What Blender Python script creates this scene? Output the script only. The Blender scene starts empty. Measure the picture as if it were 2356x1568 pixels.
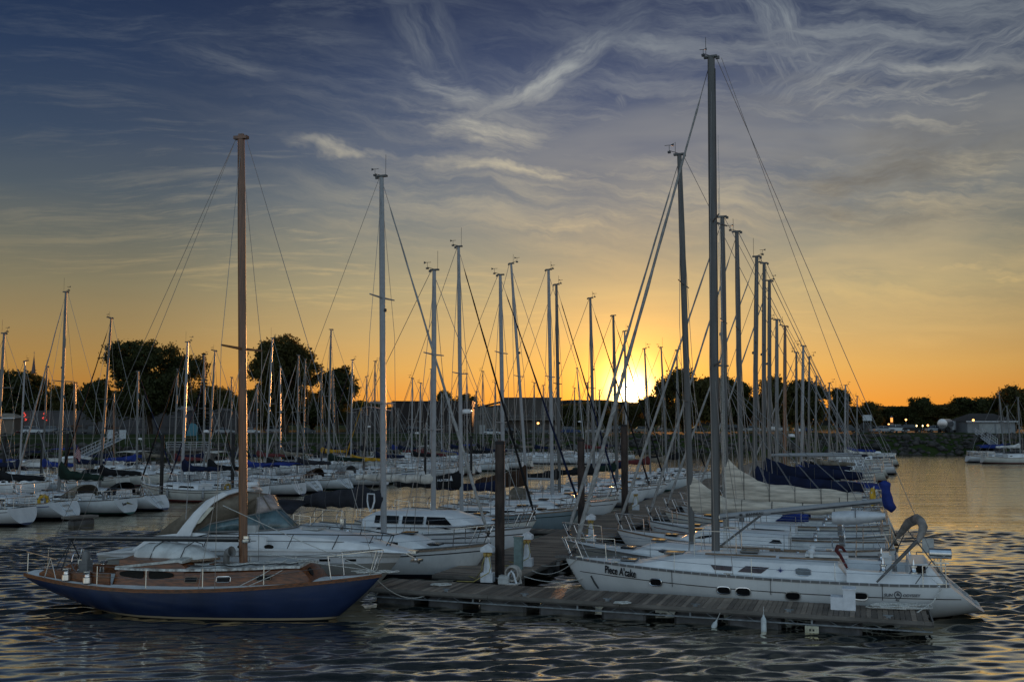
import bpy, bmesh, math, random
import numpy as np
from mathutils import Vector, Matrix
R_ = math.radians
rnd = random.Random(7)
sc = bpy.context.scene
COL = sc.collection
# ------------------------------------------------------------------ camera, sky, sun, exposure
CAM_H = 5.8
FPX, CX, CY, YH = 2290.0, 1178.0, 784.0, 975.0
PITCH = math.atan((YH - CY) / FPX)
cam_d = bpy.data.cameras.new('camera'); cam = bpy.data.objects.new('camera', cam_d); COL.objects.link(cam)
cam_d.sensor_width = 36; cam_d.lens = 35.0; cam_d.clip_start = 0.1; cam_d.clip_end = 6000
cam.location = (0, 0, CAM_H); cam.rotation_euler = (math.pi / 2 + PITCH, 0, 0)
sc.camera = cam
sc.view_settings.view_transform = 'Standard'; sc.view_settings.look = 'None'
sc.view_settings.gamma = 1; sc.view_settings.exposure = 0.18; sc.view_settings.use_curve_mapping = False
sc.cycles.max_bounces = 6; sc.cycles.diffuse_bounces = 2; sc.cycles.glossy_bounces = 3
sc.cycles.transparent_max_bounces = 8; sc.cycles.use_denoising = True
sc.cycles.sample_clamp_indirect = 4; sc.cycles.caustics_reflective = False; sc.cycles.caustics_refractive = False

SUN_AZ = math.atan2(1450 - CX, FPX); SUN_EL = R_(1.85)
SUN = Vector((math.sin(SUN_AZ) * math.cos(SUN_EL), math.cos(SUN_AZ) * math.cos(SUN_EL), math.sin(SUN_EL)))

# ------------------------------------------------------------------ pixel <-> place helpers (photo measured at 2356 x 1568)
def ray(px, py):
    cx = (px - CX) / FPX; cy = (CY - py) / FPX
    return Vector((cx, math.cos(PITCH) - cy * math.sin(PITCH), math.sin(PITCH) + cy * math.cos(PITCH)))
CAMP = Vector((0, 0, CAM_H))
def gp(px, py, z=0.0):
    d = ray(px, py); return CAMP + d * ((z - CAM_H) / d.z)
def dp(px, py, Y):
    d = ray(px, py); return CAMP + d * (Y / d.y)
class G:                                   # tiny node-graph helper
    def __init__(s, nt): s.nt = nt; s.n = nt.nodes; s.l = nt.links
    def add(s, t, **k):
        n = s.n.new(t)
        for a, b in k.items(): setattr(n, a, b)
        return n
    def put(s, sock, v):
        if isinstance(v, bpy.types.NodeSocket): s.l.new(v, sock)
        elif v is not None: sock.default_value = v
    def m(s, op, a, b=None, c=None, clamp=False):
        n = s.add('ShaderNodeMath', operation=op, use_clamp=clamp)
        for i, v in enumerate((a, b, c)): s.put(n.inputs[i], v)
        return n.outputs[0]
    def v(s, op, a, b=None):
        n = s.add('ShaderNodeVectorMath', operation=op)
        s.put(n.inputs[0], a)
        if b is not None: s.put(n.inputs[1], b)
        return n.outputs['Value'] if op in ('DOT_PRODUCT', 'LENGTH') else n.outputs[0]
    def mix(s, f, a, b, bt='MIX'):
        n = s.add('ShaderNodeMix', data_type='RGBA', blend_type=bt)
        s.put(n.inputs[0], f)
        s.put(n.inputs[6], a if isinstance(a, bpy.types.NodeSocket) else (*a[:3], 1))
        s.put(n.inputs[7], b if isinstance(b, bpy.types.NodeSocket) else (*b[:3], 1))
        return n.outputs[2]
    def ramp(s, f, stops, interp='LINEAR'):
        n = s.add('ShaderNodeValToRGB'); cr = n.color_ramp; cr.interpolation = interp
        while len(cr.elements) < len(stops): cr.elements.new(0.5)
        for e, (p, c) in zip(cr.elements, stops):
            e.position = p; e.color = (*c[:3], 1) if not isinstance(c, (int, float)) else (c, c, c, 1)
        s.put(n.inputs[0], f); return n.outputs[0]
    def sstep(s, x, a, b, lo=0.0, hi=1.0):
        n = s.add('ShaderNodeMapRange', interpolation_type='SMOOTHSTEP')
        s.put(n.inputs[0], x)
        for i, v in enumerate((a, b, lo, hi)): n.inputs[i + 1].default_value = v
        return n.outputs[0]
    def noise(s, vec, scale, detail=4, rough=.5, dist=0.0):
        n = s.add('ShaderNodeTexNoise'); s.put(n.inputs['Vector'], vec)
        n.inputs['Scale'].default_value = scale; n.inputs['Detail'].default_value = detail
        n.inputs['Roughness'].default_value = rough; n.inputs['Distortion'].default_value = dist
        return n.outputs[0]
    def mapping(s, vec, loc=(0, 0, 0), rot=(0, 0, 0), scale=(1, 1, 1)):
        n = s.add('ShaderNodeMapping'); s.put(n.inputs[0], vec)
        n.inputs[1].default_value = loc; n.inputs[2].default_value = rot; n.inputs[3].default_value = scale
        return n.outputs[0]

W = bpy.data.worlds.new("World"); sc.world = W; W.use_nodes = True
g = G(W.node_tree); g.n.clear()
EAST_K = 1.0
Z_ = lambda x, y, l, w, a, k: (345 + x * 1.4927, y * 1.4927, l * 1.4927, w * 1.4927, a, k)
PUFFS = [Z_(*p) for p in ((600, 118, 125, 17, 27, .85), (470, 140, 80, 16, -16, .6), (430, 50, 60, 30, -55, .35), (495, 205, 85, 17, -11, .9), (300, 238, 65, 6, -7, .7), (575, 268, 135, 7, -3, .8), (650, 355, 130, 7, -2, .55),
    (965, 70, 110, 26, -62, .75), (1080, 105, 110, 30, 24, .75), (1160, 152, 140, 34, -20, .9), (1040, 140, 150, 40, 8, .55), (1290, 85, 110, 26, 27, .7), (1240, 268, 95, 18, 12, .85), (1290, 420, 90, 6, -8, .7), (1200, 522, 65, 9, 4, .5),
    (1210, 315, 170, 38, 0, .5), (770, 75, 120, 14, -14, .45), (105, 85, 60, 20, -12, .3), (735, 140, 45, 6, 78, .4), (1100, 90, 330, 120, -8, .5), (900, 300, 340, 60, 3, .45), (560, 300, 260, 60, 4, .4), (640, 170, 300, 70, 8, .35), (1150, 420, 300, 60, -3, .35), (300, 170, 200, 60, -10, .16))]
DARKPUFFS = [Z_(*p) for p in ((1115, 268, 100, 22, 8, .75), (1130, 330, 125, 18, -4, .6), (1290, 235, 70, 14, 10, .5))]
def build_sky():
    tc = g.add('ShaderNodeTexCoord'); d = tc.outputs['Generated']
    sep = g.add('ShaderNodeSeparateXYZ'); g.put(sep.inputs[0], d)
    dx, dy, dz = sep.outputs
    s = g.v('DOT_PRODUCT', d, tuple(SUN))
    th = g.m('ARCCOSINE', g.m('MINIMUM', s, 1.0))
    e = g.m('MULTIPLY', g.m('MAXIMUM', dz, 0.0), 2.0)           # sin(elevation) 0..0.5 -> 0..1
    west = g.ramp(e, [(0.0, (.70, .205, .020)), (.04, (.70, .265, .038)), (.11, (.60, .330, .090)), (.18, (.47, .325, .140)),
                      (.26, (.325, .282, .170)), (.34, (.205, .215, .182)), (.43, (.112, .150, .188)), (.53, (.056, .096, .172)),
                      (.66, (.026, .058, .140)), (.79, (.015, .038, .108)), (.90, (.012, .028, .080)), (1.0, (.010, .020, .048))])
    fall = g.sstep(s, .87, .999, .58, 1.06)
    west = g.mix(1.0, west, (1, 1, 1), 'MULTIPLY')
    vm = g.v('SCALE', west); vm.node.inputs['Scale'].default_value = 1.0; g.put(vm.node.inputs['Scale'], fall)
    # thin streaky cirrus, laid out on a flat layer high above the water
    k = g.m('DIVIDE', 1.0, g.m('ADD', g.m('MAXIMUM', dz, 0.0), .14))
    comb = g.add('ShaderNodeCombineXYZ'); g.put(comb.inputs[0], g.m('MULTIPLY', dx, k)); g.put(comb.inputs[1], g.m('MULTIPLY', dy, k))
    pl = comb.outputs[0]
    wn = g.add('ShaderNodeTexNoise'); g.put(wn.inputs['Vector'], pl); wn.inputs['Scale'].default_value = 1.1; wn.inputs['Detail'].default_value = 3
    warp = g.v('ADD', pl, g.v('MULTIPLY', g.v('SUBTRACT', wn.outputs['Color'], (.5, .5, .5)), (.42, .42, .42)))
    st1 = g.noise(g.mapping(warp, rot=(0, 0, R_(-32)), scale=(1.0, 4.6, 1)), 1.9, 10, .68, .12)
    st2 = g.noise(g.mapping(warp, loc=(3.1, 1.7, 0), rot=(0, 0, R_(24)), scale=(1.0, 4.0, 1)), 2.6, 10, .70, .15)
    big = g.noise(g.mapping(pl, loc=(1.3, 6.1, 0)), .85, 3, .5)
    right = g.sstep(dx, -.28, .28, 0.12, 1.0)
    # separate wisps: ragged drifts at their own bearing and height, combed into fibres along three wind directions
    w3 = g.add('ShaderNodeTexNoise'); g.put(w3.inputs['Vector'], d); w3.inputs['Scale'].default_value = 7.0; w3.inputs['Detail'].default_value = 5; w3.inputs['Roughness'].default_value = .62
    cw = g.v('SUBTRACT', w3.outputs['Color'], (.5, .5, .5)); cws = g.add('ShaderNodeSeparateXYZ'); g.put(cws.inputs[0], cw)
    ddx, ddz = g.m('MULTIPLY_ADD', cws.outputs[0], .085, dx), g.m('MULTIPLY_ADD', cws.outputs[1], .085, dz)
    def drift(puffs, ang, seed, fib=(7.5, 52.0)):
        f = None
        for (px, py, L, Wd, an, k) in puffs:
            r = ray(px, py).normalized(); ca, sa = math.cos(R_(an)), math.sin(R_(an)); lw, ww = FPX / L * .80, FPX / Wd * .62
            x_, z_ = g.m('SUBTRACT', ddx, r.x), g.m('SUBTRACT', ddz, r.z)
            a = g.m('MULTIPLY_ADD', z_, sa * lw, g.m('MULTIPLY', x_, ca * lw)); b = g.m('MULTIPLY_ADD', z_, ca * ww, g.m('MULTIPLY', x_, -sa * ww))
            e_ = g.m('MULTIPLY', g.m('EXPONENT', g.m('MULTIPLY', g.m('MULTIPLY_ADD', a, a, g.m('MULTIPLY', b, b)), -1.0)), k)
            f = e_ if f is None else g.m('MAXIMUM', f, e_)
        ca, sa = math.cos(R_(ang)), math.sin(R_(ang)); d2x, d2z = g.m('MULTIPLY_ADD', cws.outputs[1], .05, dx), g.m('MULTIPLY_ADD', cws.outputs[2], .05, dz)
        a = g.m('MULTIPLY_ADD', d2z, sa, g.m('MULTIPLY', d2x, ca)); b = g.m('MULTIPLY_ADD', d2z, ca, g.m('MULTIPLY', d2x, -sa))
        cv = g.add('ShaderNodeCombineXYZ'); g.put(cv.inputs[0], g.m('MULTIPLY', a, fib[0])); g.put(cv.inputs[1], g.m('MULTIPLY', b, fib[1])); cv.inputs[2].default_value = seed
        n = g.add('ShaderNodeTexNoise'); g.put(n.inputs['Vector'], cv.outputs[0]); n.inputs['Scale'].default_value = 1; n.inputs['Detail'].default_value = 8; n.inputs['Roughness'].default_value = .67; n.inputs['Distortion'].default_value = .12
        return g.m('MULTIPLY', f, g.m('MULTIPLY_ADD', g.sstep(n.outputs[0], .32, .76), 1.25, .14), clamp=True)
    c = drift([p for p in PUFFS if 14 < p[4] < 50], 26, 1.3)
    c = g.m('MAXIMUM', c, drift([p for p in PUFFS if -40 < p[4] <= 14], -8, 5.1))
    c = g.m('MAXIMUM', c, drift([p for p in PUFFS if abs(p[4]) >= 50], -62, 9.7))
    dkk = drift(DARKPUFFS, 4, 14.2, (8.0, 30.0))
    c = g.m('MAXIMUM', c, g.m('MULTIPLY', g.m('MULTIPLY', g.sstep(st1, .47, .70), g.sstep(big, .40, .58)), .35))
    c = g.m('MAXIMUM', c, g.m('MULTIPLY', g.m('MULTIPLY', g.sstep(st2, .46, .72), .4), g.sstep(big, .40, .60)))
    veil = g.m('MULTIPLY', g.m('MULTIPLY', g.sstep(g.noise(g.mapping(warp, loc=(5, 2, 0), scale=(1, 1.8, 1)), .9, 5, .55), .40, .72), right), .42)
    c = g.m('MAXIMUM', c, veil)
    c = g.m('MULTIPLY', g.m('MULTIPLY', c, g.sstep(dx, -.50, -.12, .25, 1.0)), g.sstep(dz, .03, .14))
    cc = g.ramp(e, [(0, (.78, .40, .10)), (.25, (.74, .50, .19)), (.45, (.52, .45, .30)), (.65, (.33, .35, .345)), (.85, (.23, .285, .325))])
    sky = g.mix(g.m('MULTIPLY', c, .86), vm, cc)
    dk = g.noise(g.mapping(warp, loc=(9.2, 4.4, 0), rot=(0, 0, R_(-12)), scale=(.8, 2.6, 1)), 1.35, 6, .6)
    dk = g.m('MULTIPLY', g.m('MULTIPLY', g.sstep(dk, .52, .72), g.sstep(dx, .05, .32)), g.m('MULTIPLY', g.sstep(dz, .14, .22), .55))
    sky = g.mix(g.m('MAXIMUM', g.m('MULTIPLY', dk, .35), dkk), sky, (.115, .115, .11))
    # glow round the sun and its disc
    def glow(width, col, base):
        f = g.m('EXPONENT', g.m('MULTIPLY', th, -1.0 / width))
        n = g.v('SCALE', col); g.put(n.node.inputs['Scale'], f)
        return g.v('ADD', base, n)
    sky = glow(.13, (.17, .095, .008), sky)
    sky = glow(.050, (.95, .34, .0), sky)
    sky = glow(.017, (3.4, 1.7, .12), sky)
    sky = glow(.0080, (14, 12, 7), sky)
    disc = g.sstep(th, .0105, .0040)
    n = g.v('SCALE', (7.0, 6.2, 3.8)); g.put(n.node.inputs['Scale'], disc); sky = g.v('ADD', sky, n)
    # eastern half of the sky, behind the viewer: unseen, made-up pale cloud, brightened to fill everything turned away from the sun
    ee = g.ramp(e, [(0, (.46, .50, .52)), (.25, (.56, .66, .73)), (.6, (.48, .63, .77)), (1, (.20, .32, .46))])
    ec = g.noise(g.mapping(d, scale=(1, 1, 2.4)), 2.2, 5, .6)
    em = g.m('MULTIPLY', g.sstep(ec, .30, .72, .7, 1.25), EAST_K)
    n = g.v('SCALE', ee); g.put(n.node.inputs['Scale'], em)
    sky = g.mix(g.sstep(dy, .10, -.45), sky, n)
    sky = g.mix(g.sstep(dz, .0, -.06), sky, (.03, .03, .03))
    ns = g.add('ShaderNodeTexSky', sky_type='NISHITA', sun_disc=False)
    ns.sun_elevation = SUN_EL; ns.sun_rotation = SUN_AZ
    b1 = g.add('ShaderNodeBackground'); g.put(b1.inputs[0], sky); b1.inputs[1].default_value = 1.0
    b2 = g.add('ShaderNodeBackground'); g.put(b2.inputs[0], ns.outputs[0]); b2.inputs[1].default_value = 0.003
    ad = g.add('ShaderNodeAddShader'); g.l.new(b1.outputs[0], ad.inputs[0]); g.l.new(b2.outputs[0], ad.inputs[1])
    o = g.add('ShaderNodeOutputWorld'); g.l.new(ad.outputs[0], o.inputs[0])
build_sky()
sun_d = bpy.data.lights.new('sun', 'SUN'); sun_o = bpy.data.objects.new('sun', sun_d); COL.objects.link(sun_o)
sun_d.energy = 3.8; sun_d.angle = R_(0.5); sun_d.color = (1.0, .42, .13)
sun_o.rotation_euler = SUN.to_track_quat('Z', 'Y').to_euler()

FD = Vector((0.944, -0.330, 0)); DD = Vector((0.330, 0.944, 0))     # finger and main dock directions
HF = math.atan2(-0.330, 0.944)                                     # heading: bow to the right
HB = HF + math.pi                                                  # heading: bow to the left

# ------------------------------------------------------------------ mesh helpers
class MB:
    def __init__(s): s.v = []; s.f = []; s.mi = []
    def add(s, vs, fs, mi=0):
        o = len(s.v); s.v += [tuple(p) for p in vs]
        for f in fs: s.f.append(tuple(o + i for i in f)); s.mi.append(mi)
    def box(s, c, d, rz=0, mi=0, tp=1.0):
        x, y, z = (k / 2 for k in d); cr, sr = math.cos(rz), math.sin(rz); vs = []
        for sz in (-1, 1):
            q = tp if sz > 0 else 1.0
            for sx, sy in ((-1, -1), (1, -1), (1, 1), (-1, 1)):
                a, b = sx * x * q, sy * y * q
                vs.append((c[0] + a * cr - b * sr, c[1] + a * sr + b * cr, c[2] + sz * z))
        s.add(vs, [(3, 2, 1, 0), (4, 5, 6, 7), (0, 1, 5, 4), (1, 2, 6, 5), (2, 3, 7, 6), (3, 0, 4, 7)], mi)
    def tube(s, pts, r, n=6, mi=0, cap=True, closed=False, flat=1.0):
        P = [Vector(p) for p in pts]; m = len(P)
        rr = r if isinstance(r, (list, tuple)) else [r] * m
        vs = []; ref = None
        for i, p in enumerate(P):
            if closed: t = P[(i + 1) % m] - P[i - 1]
            else: t = P[min(i + 1, m - 1)] - P[max(i - 1, 0)]
            t.normalize()
            if ref is None: ref = Vector((0, 0, 1)) if abs(t.z) < .9 else Vector((1, 0, 0))
            a = ref - t * ref.dot(t)
            if a.length < 1e-4: a = t.orthogonal()
            a.normalize(); b = t.cross(a); ref = a
            for k in range(n):
                q = 2 * math.pi * k / n
                vs.append(p + a * (math.cos(q) * rr[i]) + b * (math.sin(q) * rr[i] * flat))
        fs = []
        for i in range(m if closed else m - 1):
            j = (i + 1) % m
            for k in range(n):
                k2 = (k + 1) % n
                fs.append((i * n + k, i * n + k2, j * n + k2, j * n + k))
        if cap and not closed:
            fs.append(tuple(range(n))[::-1]); fs.append(tuple((m - 1) * n + k for k in range(n)))
        s.add(vs, fs, mi)
    def bar(s, a, b, r, n=6, mi=0, r2=None): s.tube([a, b], [r, r if r2 is None else r2], n, mi)
    def loft(s, rings, closed=True, caps=(True, True), mi=0):
        n = len(rings[0]); vs = [p for r in rings for p in r]; fs = []
        for i in range(len(rings) - 1):
            for k in range(n if closed else n - 1):
                k2 = (k + 1) % n
                fs.append((i * n + k, i * n + k2, (i + 1) * n + k2, (i + 1) * n + k))
        if caps[0]: fs.append(tuple(range(n))[::-1])
        if caps[1]: fs.append(tuple((len(rings) - 1) * n + k for k in range(n)))
        s.add(vs, fs, mi)
    def lathe(s, prof, c=(0, 0, 0), n=12, mi=0):
        s.loft([[(c[0] + r * math.cos(2 * math.pi * k / n), c[1] + r * math.sin(2 * math.pi * k / n), c[2] + z) for k in range(n)] for r, z in prof], mi=mi)
    def slab(s, poly, off, mi=0):                                  # flat outline with a thickness
        off = Vector(off); n = len(poly)
        vs = [Vector(p) for p in poly] + [Vector(p) + off for p in poly]
        s.add(vs, [tuple(range(n))[::-1], tuple(range(n, 2 * n))] + [(k, (k + 1) % n, n + (k + 1) % n, n + k) for k in range(n)], mi)
    def build(s, name, mats, parent=None, smooth=None, loc=None):
        me = bpy.data.meshes.new(name); me.from_pydata(s.v, [], s.f)
        if not isinstance(mats, (list, tuple)): mats = [mats]
        for m in mats: me.materials.append(m)
        if len(mats) > 1: me.polygons.foreach_set('material_index', s.mi)
        bm = bmesh.new(); bm.from_mesh(me); bmesh.ops.recalc_face_normals(bm, faces=bm.faces); bm.to_mesh(me); bm.free()
        if smooth:
            me.polygons.foreach_set('use_smooth', [True] * len(me.polygons)); me.set_sharp_from_angle(angle=R_(smooth))
        o = bpy.data.objects.new(name, me); COL.objects.link(o)
        if parent: o.parent = parent
        if loc: o.location = loc
        return o
def tag(o, label=None, cat=None, group=None, kind=None):
    for k, v in (('label', label), ('category', cat), ('group', group), ('kind', kind)):
        if v: o[k] = v
    return o
def thing(name, label, cat, loc=(0, 0, 0), rz=0, group=None):
    o = bpy.data.objects.new(name, None); COL.objects.link(o); o.location = loc; o.rotation_euler = (0, 0, rz)
    o.empty_display_size = .2
    return tag(o, label, cat, group)
KIDS = {}
def copy_tree(o, parent=None):
    c = o.copy(); COL.objects.link(c); c.parent = parent
    for ch in list(o.children): copy_tree(ch, c)
    return c
def lerp(a, b, t): return a + (b - a) * t
def interp(x, xs, ys):
    return float(np.interp(x, xs, ys))

# ------------------------------------------------------------------ materials
MATS = {}
def pm(name, col, rough=.5, metal=0.0, var=.12, scale=6.0, bump=0.0, bscale=40.0, spec=.5, stretch=(1, 1, 1), coat=0.0, trans=0.0, col2=None, emit=None, estr=0.0):
    if name in MATS: return MATS[name]
    m = bpy.data.materials.new(name); m.use_nodes = True; q = G(m.node_tree)
    b = q.n['Principled BSDF']; tc = q.add('ShaderNodeTexCoord').outputs['Object']
    mp = q.mapping(tc, scale=stretch)
    nz = q.noise(mp, scale, 5, .6)
    c2 = col2 or tuple(c * (1 - var * 2) for c in col); c1 = tuple(min(1, c * (1 + var)) for c in col)
    q.put(b.inputs['Base Color'], q.mix(q.sstep(nz, .3, .7), c2, c1))
    q.put(b.inputs['Roughness'], q.m('MULTIPLY_ADD', nz, .25 * rough, rough * .88))
    b.inputs['Metallic'].default_value = metal; b.inputs['Specular IOR Level'].default_value = spec
    b.inputs['Coat Weight'].default_value = coat
    if trans: b.inputs['Transmission Weight'].default_value = trans
    if emit:
        b.inputs['Emission Color'].default_value = (*emit, 1); b.inputs['Emission Strength'].default_value = estr
    if bump:
        bn = q.add('ShaderNodeBump'); bn.inputs['Strength'].default_value = bump; bn.inputs['Distance'].default_value = .02
        q.put(bn.inputs['Height'], q.noise(mp, bscale, 6, .65)); q.l.new(bn.outputs[0], b.inputs['Normal'])
    MATS[name] = m; return m
def hullmat(name, top, boot, bottom=(.03, .02, .02), zb=(.05, .17), rough=.22, grime=.5):
    if name in MATS: return MATS[name]
    m = bpy.data.materials.new(name); m.use_nodes = True; q = G(m.node_tree); b = q.n['Principled BSDF']
    tc = q.add('ShaderNodeTexCoord').outputs['Object']; sp = q.add('ShaderNodeSeparateXYZ'); q.put(sp.inputs[0], tc); z = sp.outputs[2]
    big = q.noise(q.mapping(tc, scale=(.7, 1, .35)), 1.4, 5, .6)
    streak = q.noise(q.mapping(tc, scale=(9, 9, .5)), 1.6, 4, .6)
    base = q.mix(q.sstep(big, .3, .75), tuple(c * (1 - grime * .45) for c in top), top)
    base = q.mix(q.m('MULTIPLY', q.sstep(streak, .55, .8), grime * .8), base, tuple(c * .55 for c in top))
    f1 = q.m('GREATER_THAN', z, zb[1]); f2 = q.m('GREATER_THAN', z, zb[0])
    q.put(b.inputs['Base Color'], q.mix(f2, bottom, q.mix(f1, boot, base)))
    q.put(b.inputs['Roughness'], q.m('MULTIPLY_ADD', big, .2, rough)); b.inputs['Coat Weight'].default_value = .15
    MATS[name] = m; return m
def plankmat(name, col, along, width=.14):
    if name in MATS: return MATS[name]
    m = bpy.data.materials.new(name); m.use_nodes = True; q = G(m.node_tree); b = q.n['Principled BSDF']
    tc = q.add('ShaderNodeTexCoord').outputs['Object']; sp = q.add('ShaderNodeSeparateXYZ'); q.put(sp.inputs[0], tc)
    idx = q.m('FLOOR', q.m('DIVIDE', sp.outputs[along], width))
    wn = q.add('ShaderNodeTexWhiteNoise', noise_dimensions='1D'); q.put(wn.inputs['W'], idx)
    st = (14, 1.2, 6) if along == 0 else (1.2, 14, 6)
    gr = q.noise(q.mapping(tc, scale=st), 3.0, 6, .65)
    blotch = q.noise(tc, .9, 5, .6)
    f = q.m('ADD', q.m('MULTIPLY', wn.outputs[0], .5), q.m('MULTIPLY', gr, .6))
    f = q.m('ADD', f, q.m('MULTIPLY', q.m('SUBTRACT', blotch, .5), .9))
    q.put(b.inputs['Base Color'], q.ramp(f, [(0.15, tuple(c * .32 for c in col)), (.55, col), (.95, tuple(min(1, c * 2.1) for c in col))]))
    q.put(b.inputs['Roughness'], q.m('MULTIPLY_ADD', gr, .3, .5))
    bn = q.add('ShaderNodeBump'); bn.inputs['Strength'].default_value = .5; bn.inputs['Distance'].default_value = .01
    q.put(bn.inputs['Height'], gr); q.l.new(bn.outputs[0], b.inputs['Normal'])
    MATS[name] = m; return m
WHITE = hullmat('gelcoat_white', (.80, .80, .78), (.05, .06, .10))
CREAM = hullmat('gelcoat_cream', (.70, .68, .60), (.20, .05, .04))
WHITEG = hullmat('gelcoat_white_green_stripe', (.76, .78, .76), (.03, .10, .08))
GREYH = hullmat('hull_slate', (.23, .29, .31), (.6, .6, .58))
BLUEH = hullmat('hull_navy', (.018, .034, .095), (.50, .40, .26), (.012, .012, .016), zb=(.03, .10), rough=.28, grime=.9)
DARKH = hullmat('hull_dark', (.03, .04, .05), (.5, .5, .5))
GRYC = hullmat('hull_beige_grey', (.30, .29, .26), (.30, .29, .26))
DECK = pm('deck_white', (.76, .76, .73), .55, var=.08, scale=2.5)
DECKG = pm('deck_grey', (.50, .50, .47), .6, var=.15, scale=2.0)
CABIN = pm('cabin_white', (.80, .80, .78), .3, var=.05, scale=2)
TEAK = pm('teak_varnished', (.185, .060, .017), .38, var=.35, scale=3, stretch=(1, 8, 8), coat=.08)
TEAKW = pm('teak_weathered', (.25, .17, .11), .6, var=.3, scale=3, stretch=(1, 9, 9))
MASTW = pm('mast_spruce', (.20, .085, .038), .42, var=.25, scale=2.2, stretch=(8, 8, .5), coat=.2)
ALU = pm('aluminium_mast', (.19, .185, .175), .6, .0, var=.10, scale=2.0, stretch=(6, 6, .4))
ALUD = pm('aluminium_dark', (.125, .12, .112), .6, .0, var=.12, scale=2.0, stretch=(6, 6, .4))
def slotmat():
    m = bpy.data.materials.new('slotted_rail'); m.use_nodes = True; q = G(m.node_tree); b = q.n['Principled BSDF']
    sp = q.add('ShaderNodeSeparateXYZ'); q.put(sp.inputs[0], q.add('ShaderNodeTexCoord').outputs['Object'])
    f = q.m('GREATER_THAN', q.m('FRACT', q.m('MULTIPLY', sp.outputs[0], 3.6)), .90)
    q.put(b.inputs['Base Color'], q.mix(f, (.14, .135, .13), (.42, .42, .41))); b.inputs['Roughness'].default_value = .45; return m
SLOTRAIL = slotmat()
ALUW = pm('painted_spar', (.31, .31, .31), .35, var=.06)
BLACKSP = pm('black_spar', (.025, .025, .028), .3, .2)
STEEL = pm('stainless', (.62, .62, .62), .18, 1.0, var=.05)
WIRE = pm('wire_rope', (.25, .24, .23), .4, .7, var=.05)
GLASS = pm('smoked_glass', (.008, .008, .009), .2, var=.1, spec=.10); HATCH = pm('hatch_glass', (.012, .013, .014), .10, var=.1, spec=.5)
WINR = pm('tinted_window', (.045, .018, .018), .12, var=.1)
ROPE = pm('rope_white', (.62, .60, .54), .8, var=.2, scale=30)
ROPED = pm('rope_dark', (.05, .05, .05), .8, var=.2, scale=30)
RUBBER = pm('rubber', (.02, .02, .02), .6)
YEL = pm('buoy_yellow', (.62, .36, .02), .6, var=.12)
RED = pm('canvas_red', (.12, .015, .014), .8, var=.2)
CANV = {k: pm('canvas_' + k, c, .82, var=.22, scale=1.6, bump=.5, bscale=5, spec=.2) for k, c in dict(
    navy=(.009, .014, .040), blue=(.022, .042, .20), black=(.012, .012, .013), green=(.012, .026, .018), red=(.17, .018, .016), tan=(.20, .165, .12),
    brown=(.055, .03, .018), yellow=(.50, .26, .02), grey=(.20, .195, .19), white=(.62, .60, .56), cream=(.60, .555, .48), charcoal=(.03, .03, .036)).items()}
FLAKED = pm('flaked_sail', (.64, .56, .45), .85, var=.20, scale=3.2, bump=.8, bscale=7, stretch=(.35, 1, 3.2), spec=.15)
JIBW = pm('furled_sail', (.36, .345, .32), .8, var=.18, scale=5, bump=.6, bscale=9)
VINYL = pm('clear_vinyl', (.42, .36, .33), .25, var=.25, scale=2.5, bump=.4, bscale=4)
TEALG = pm('tinted_windscreen', (.10, .155, .165), .08, var=.3, scale=2.0)
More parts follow.
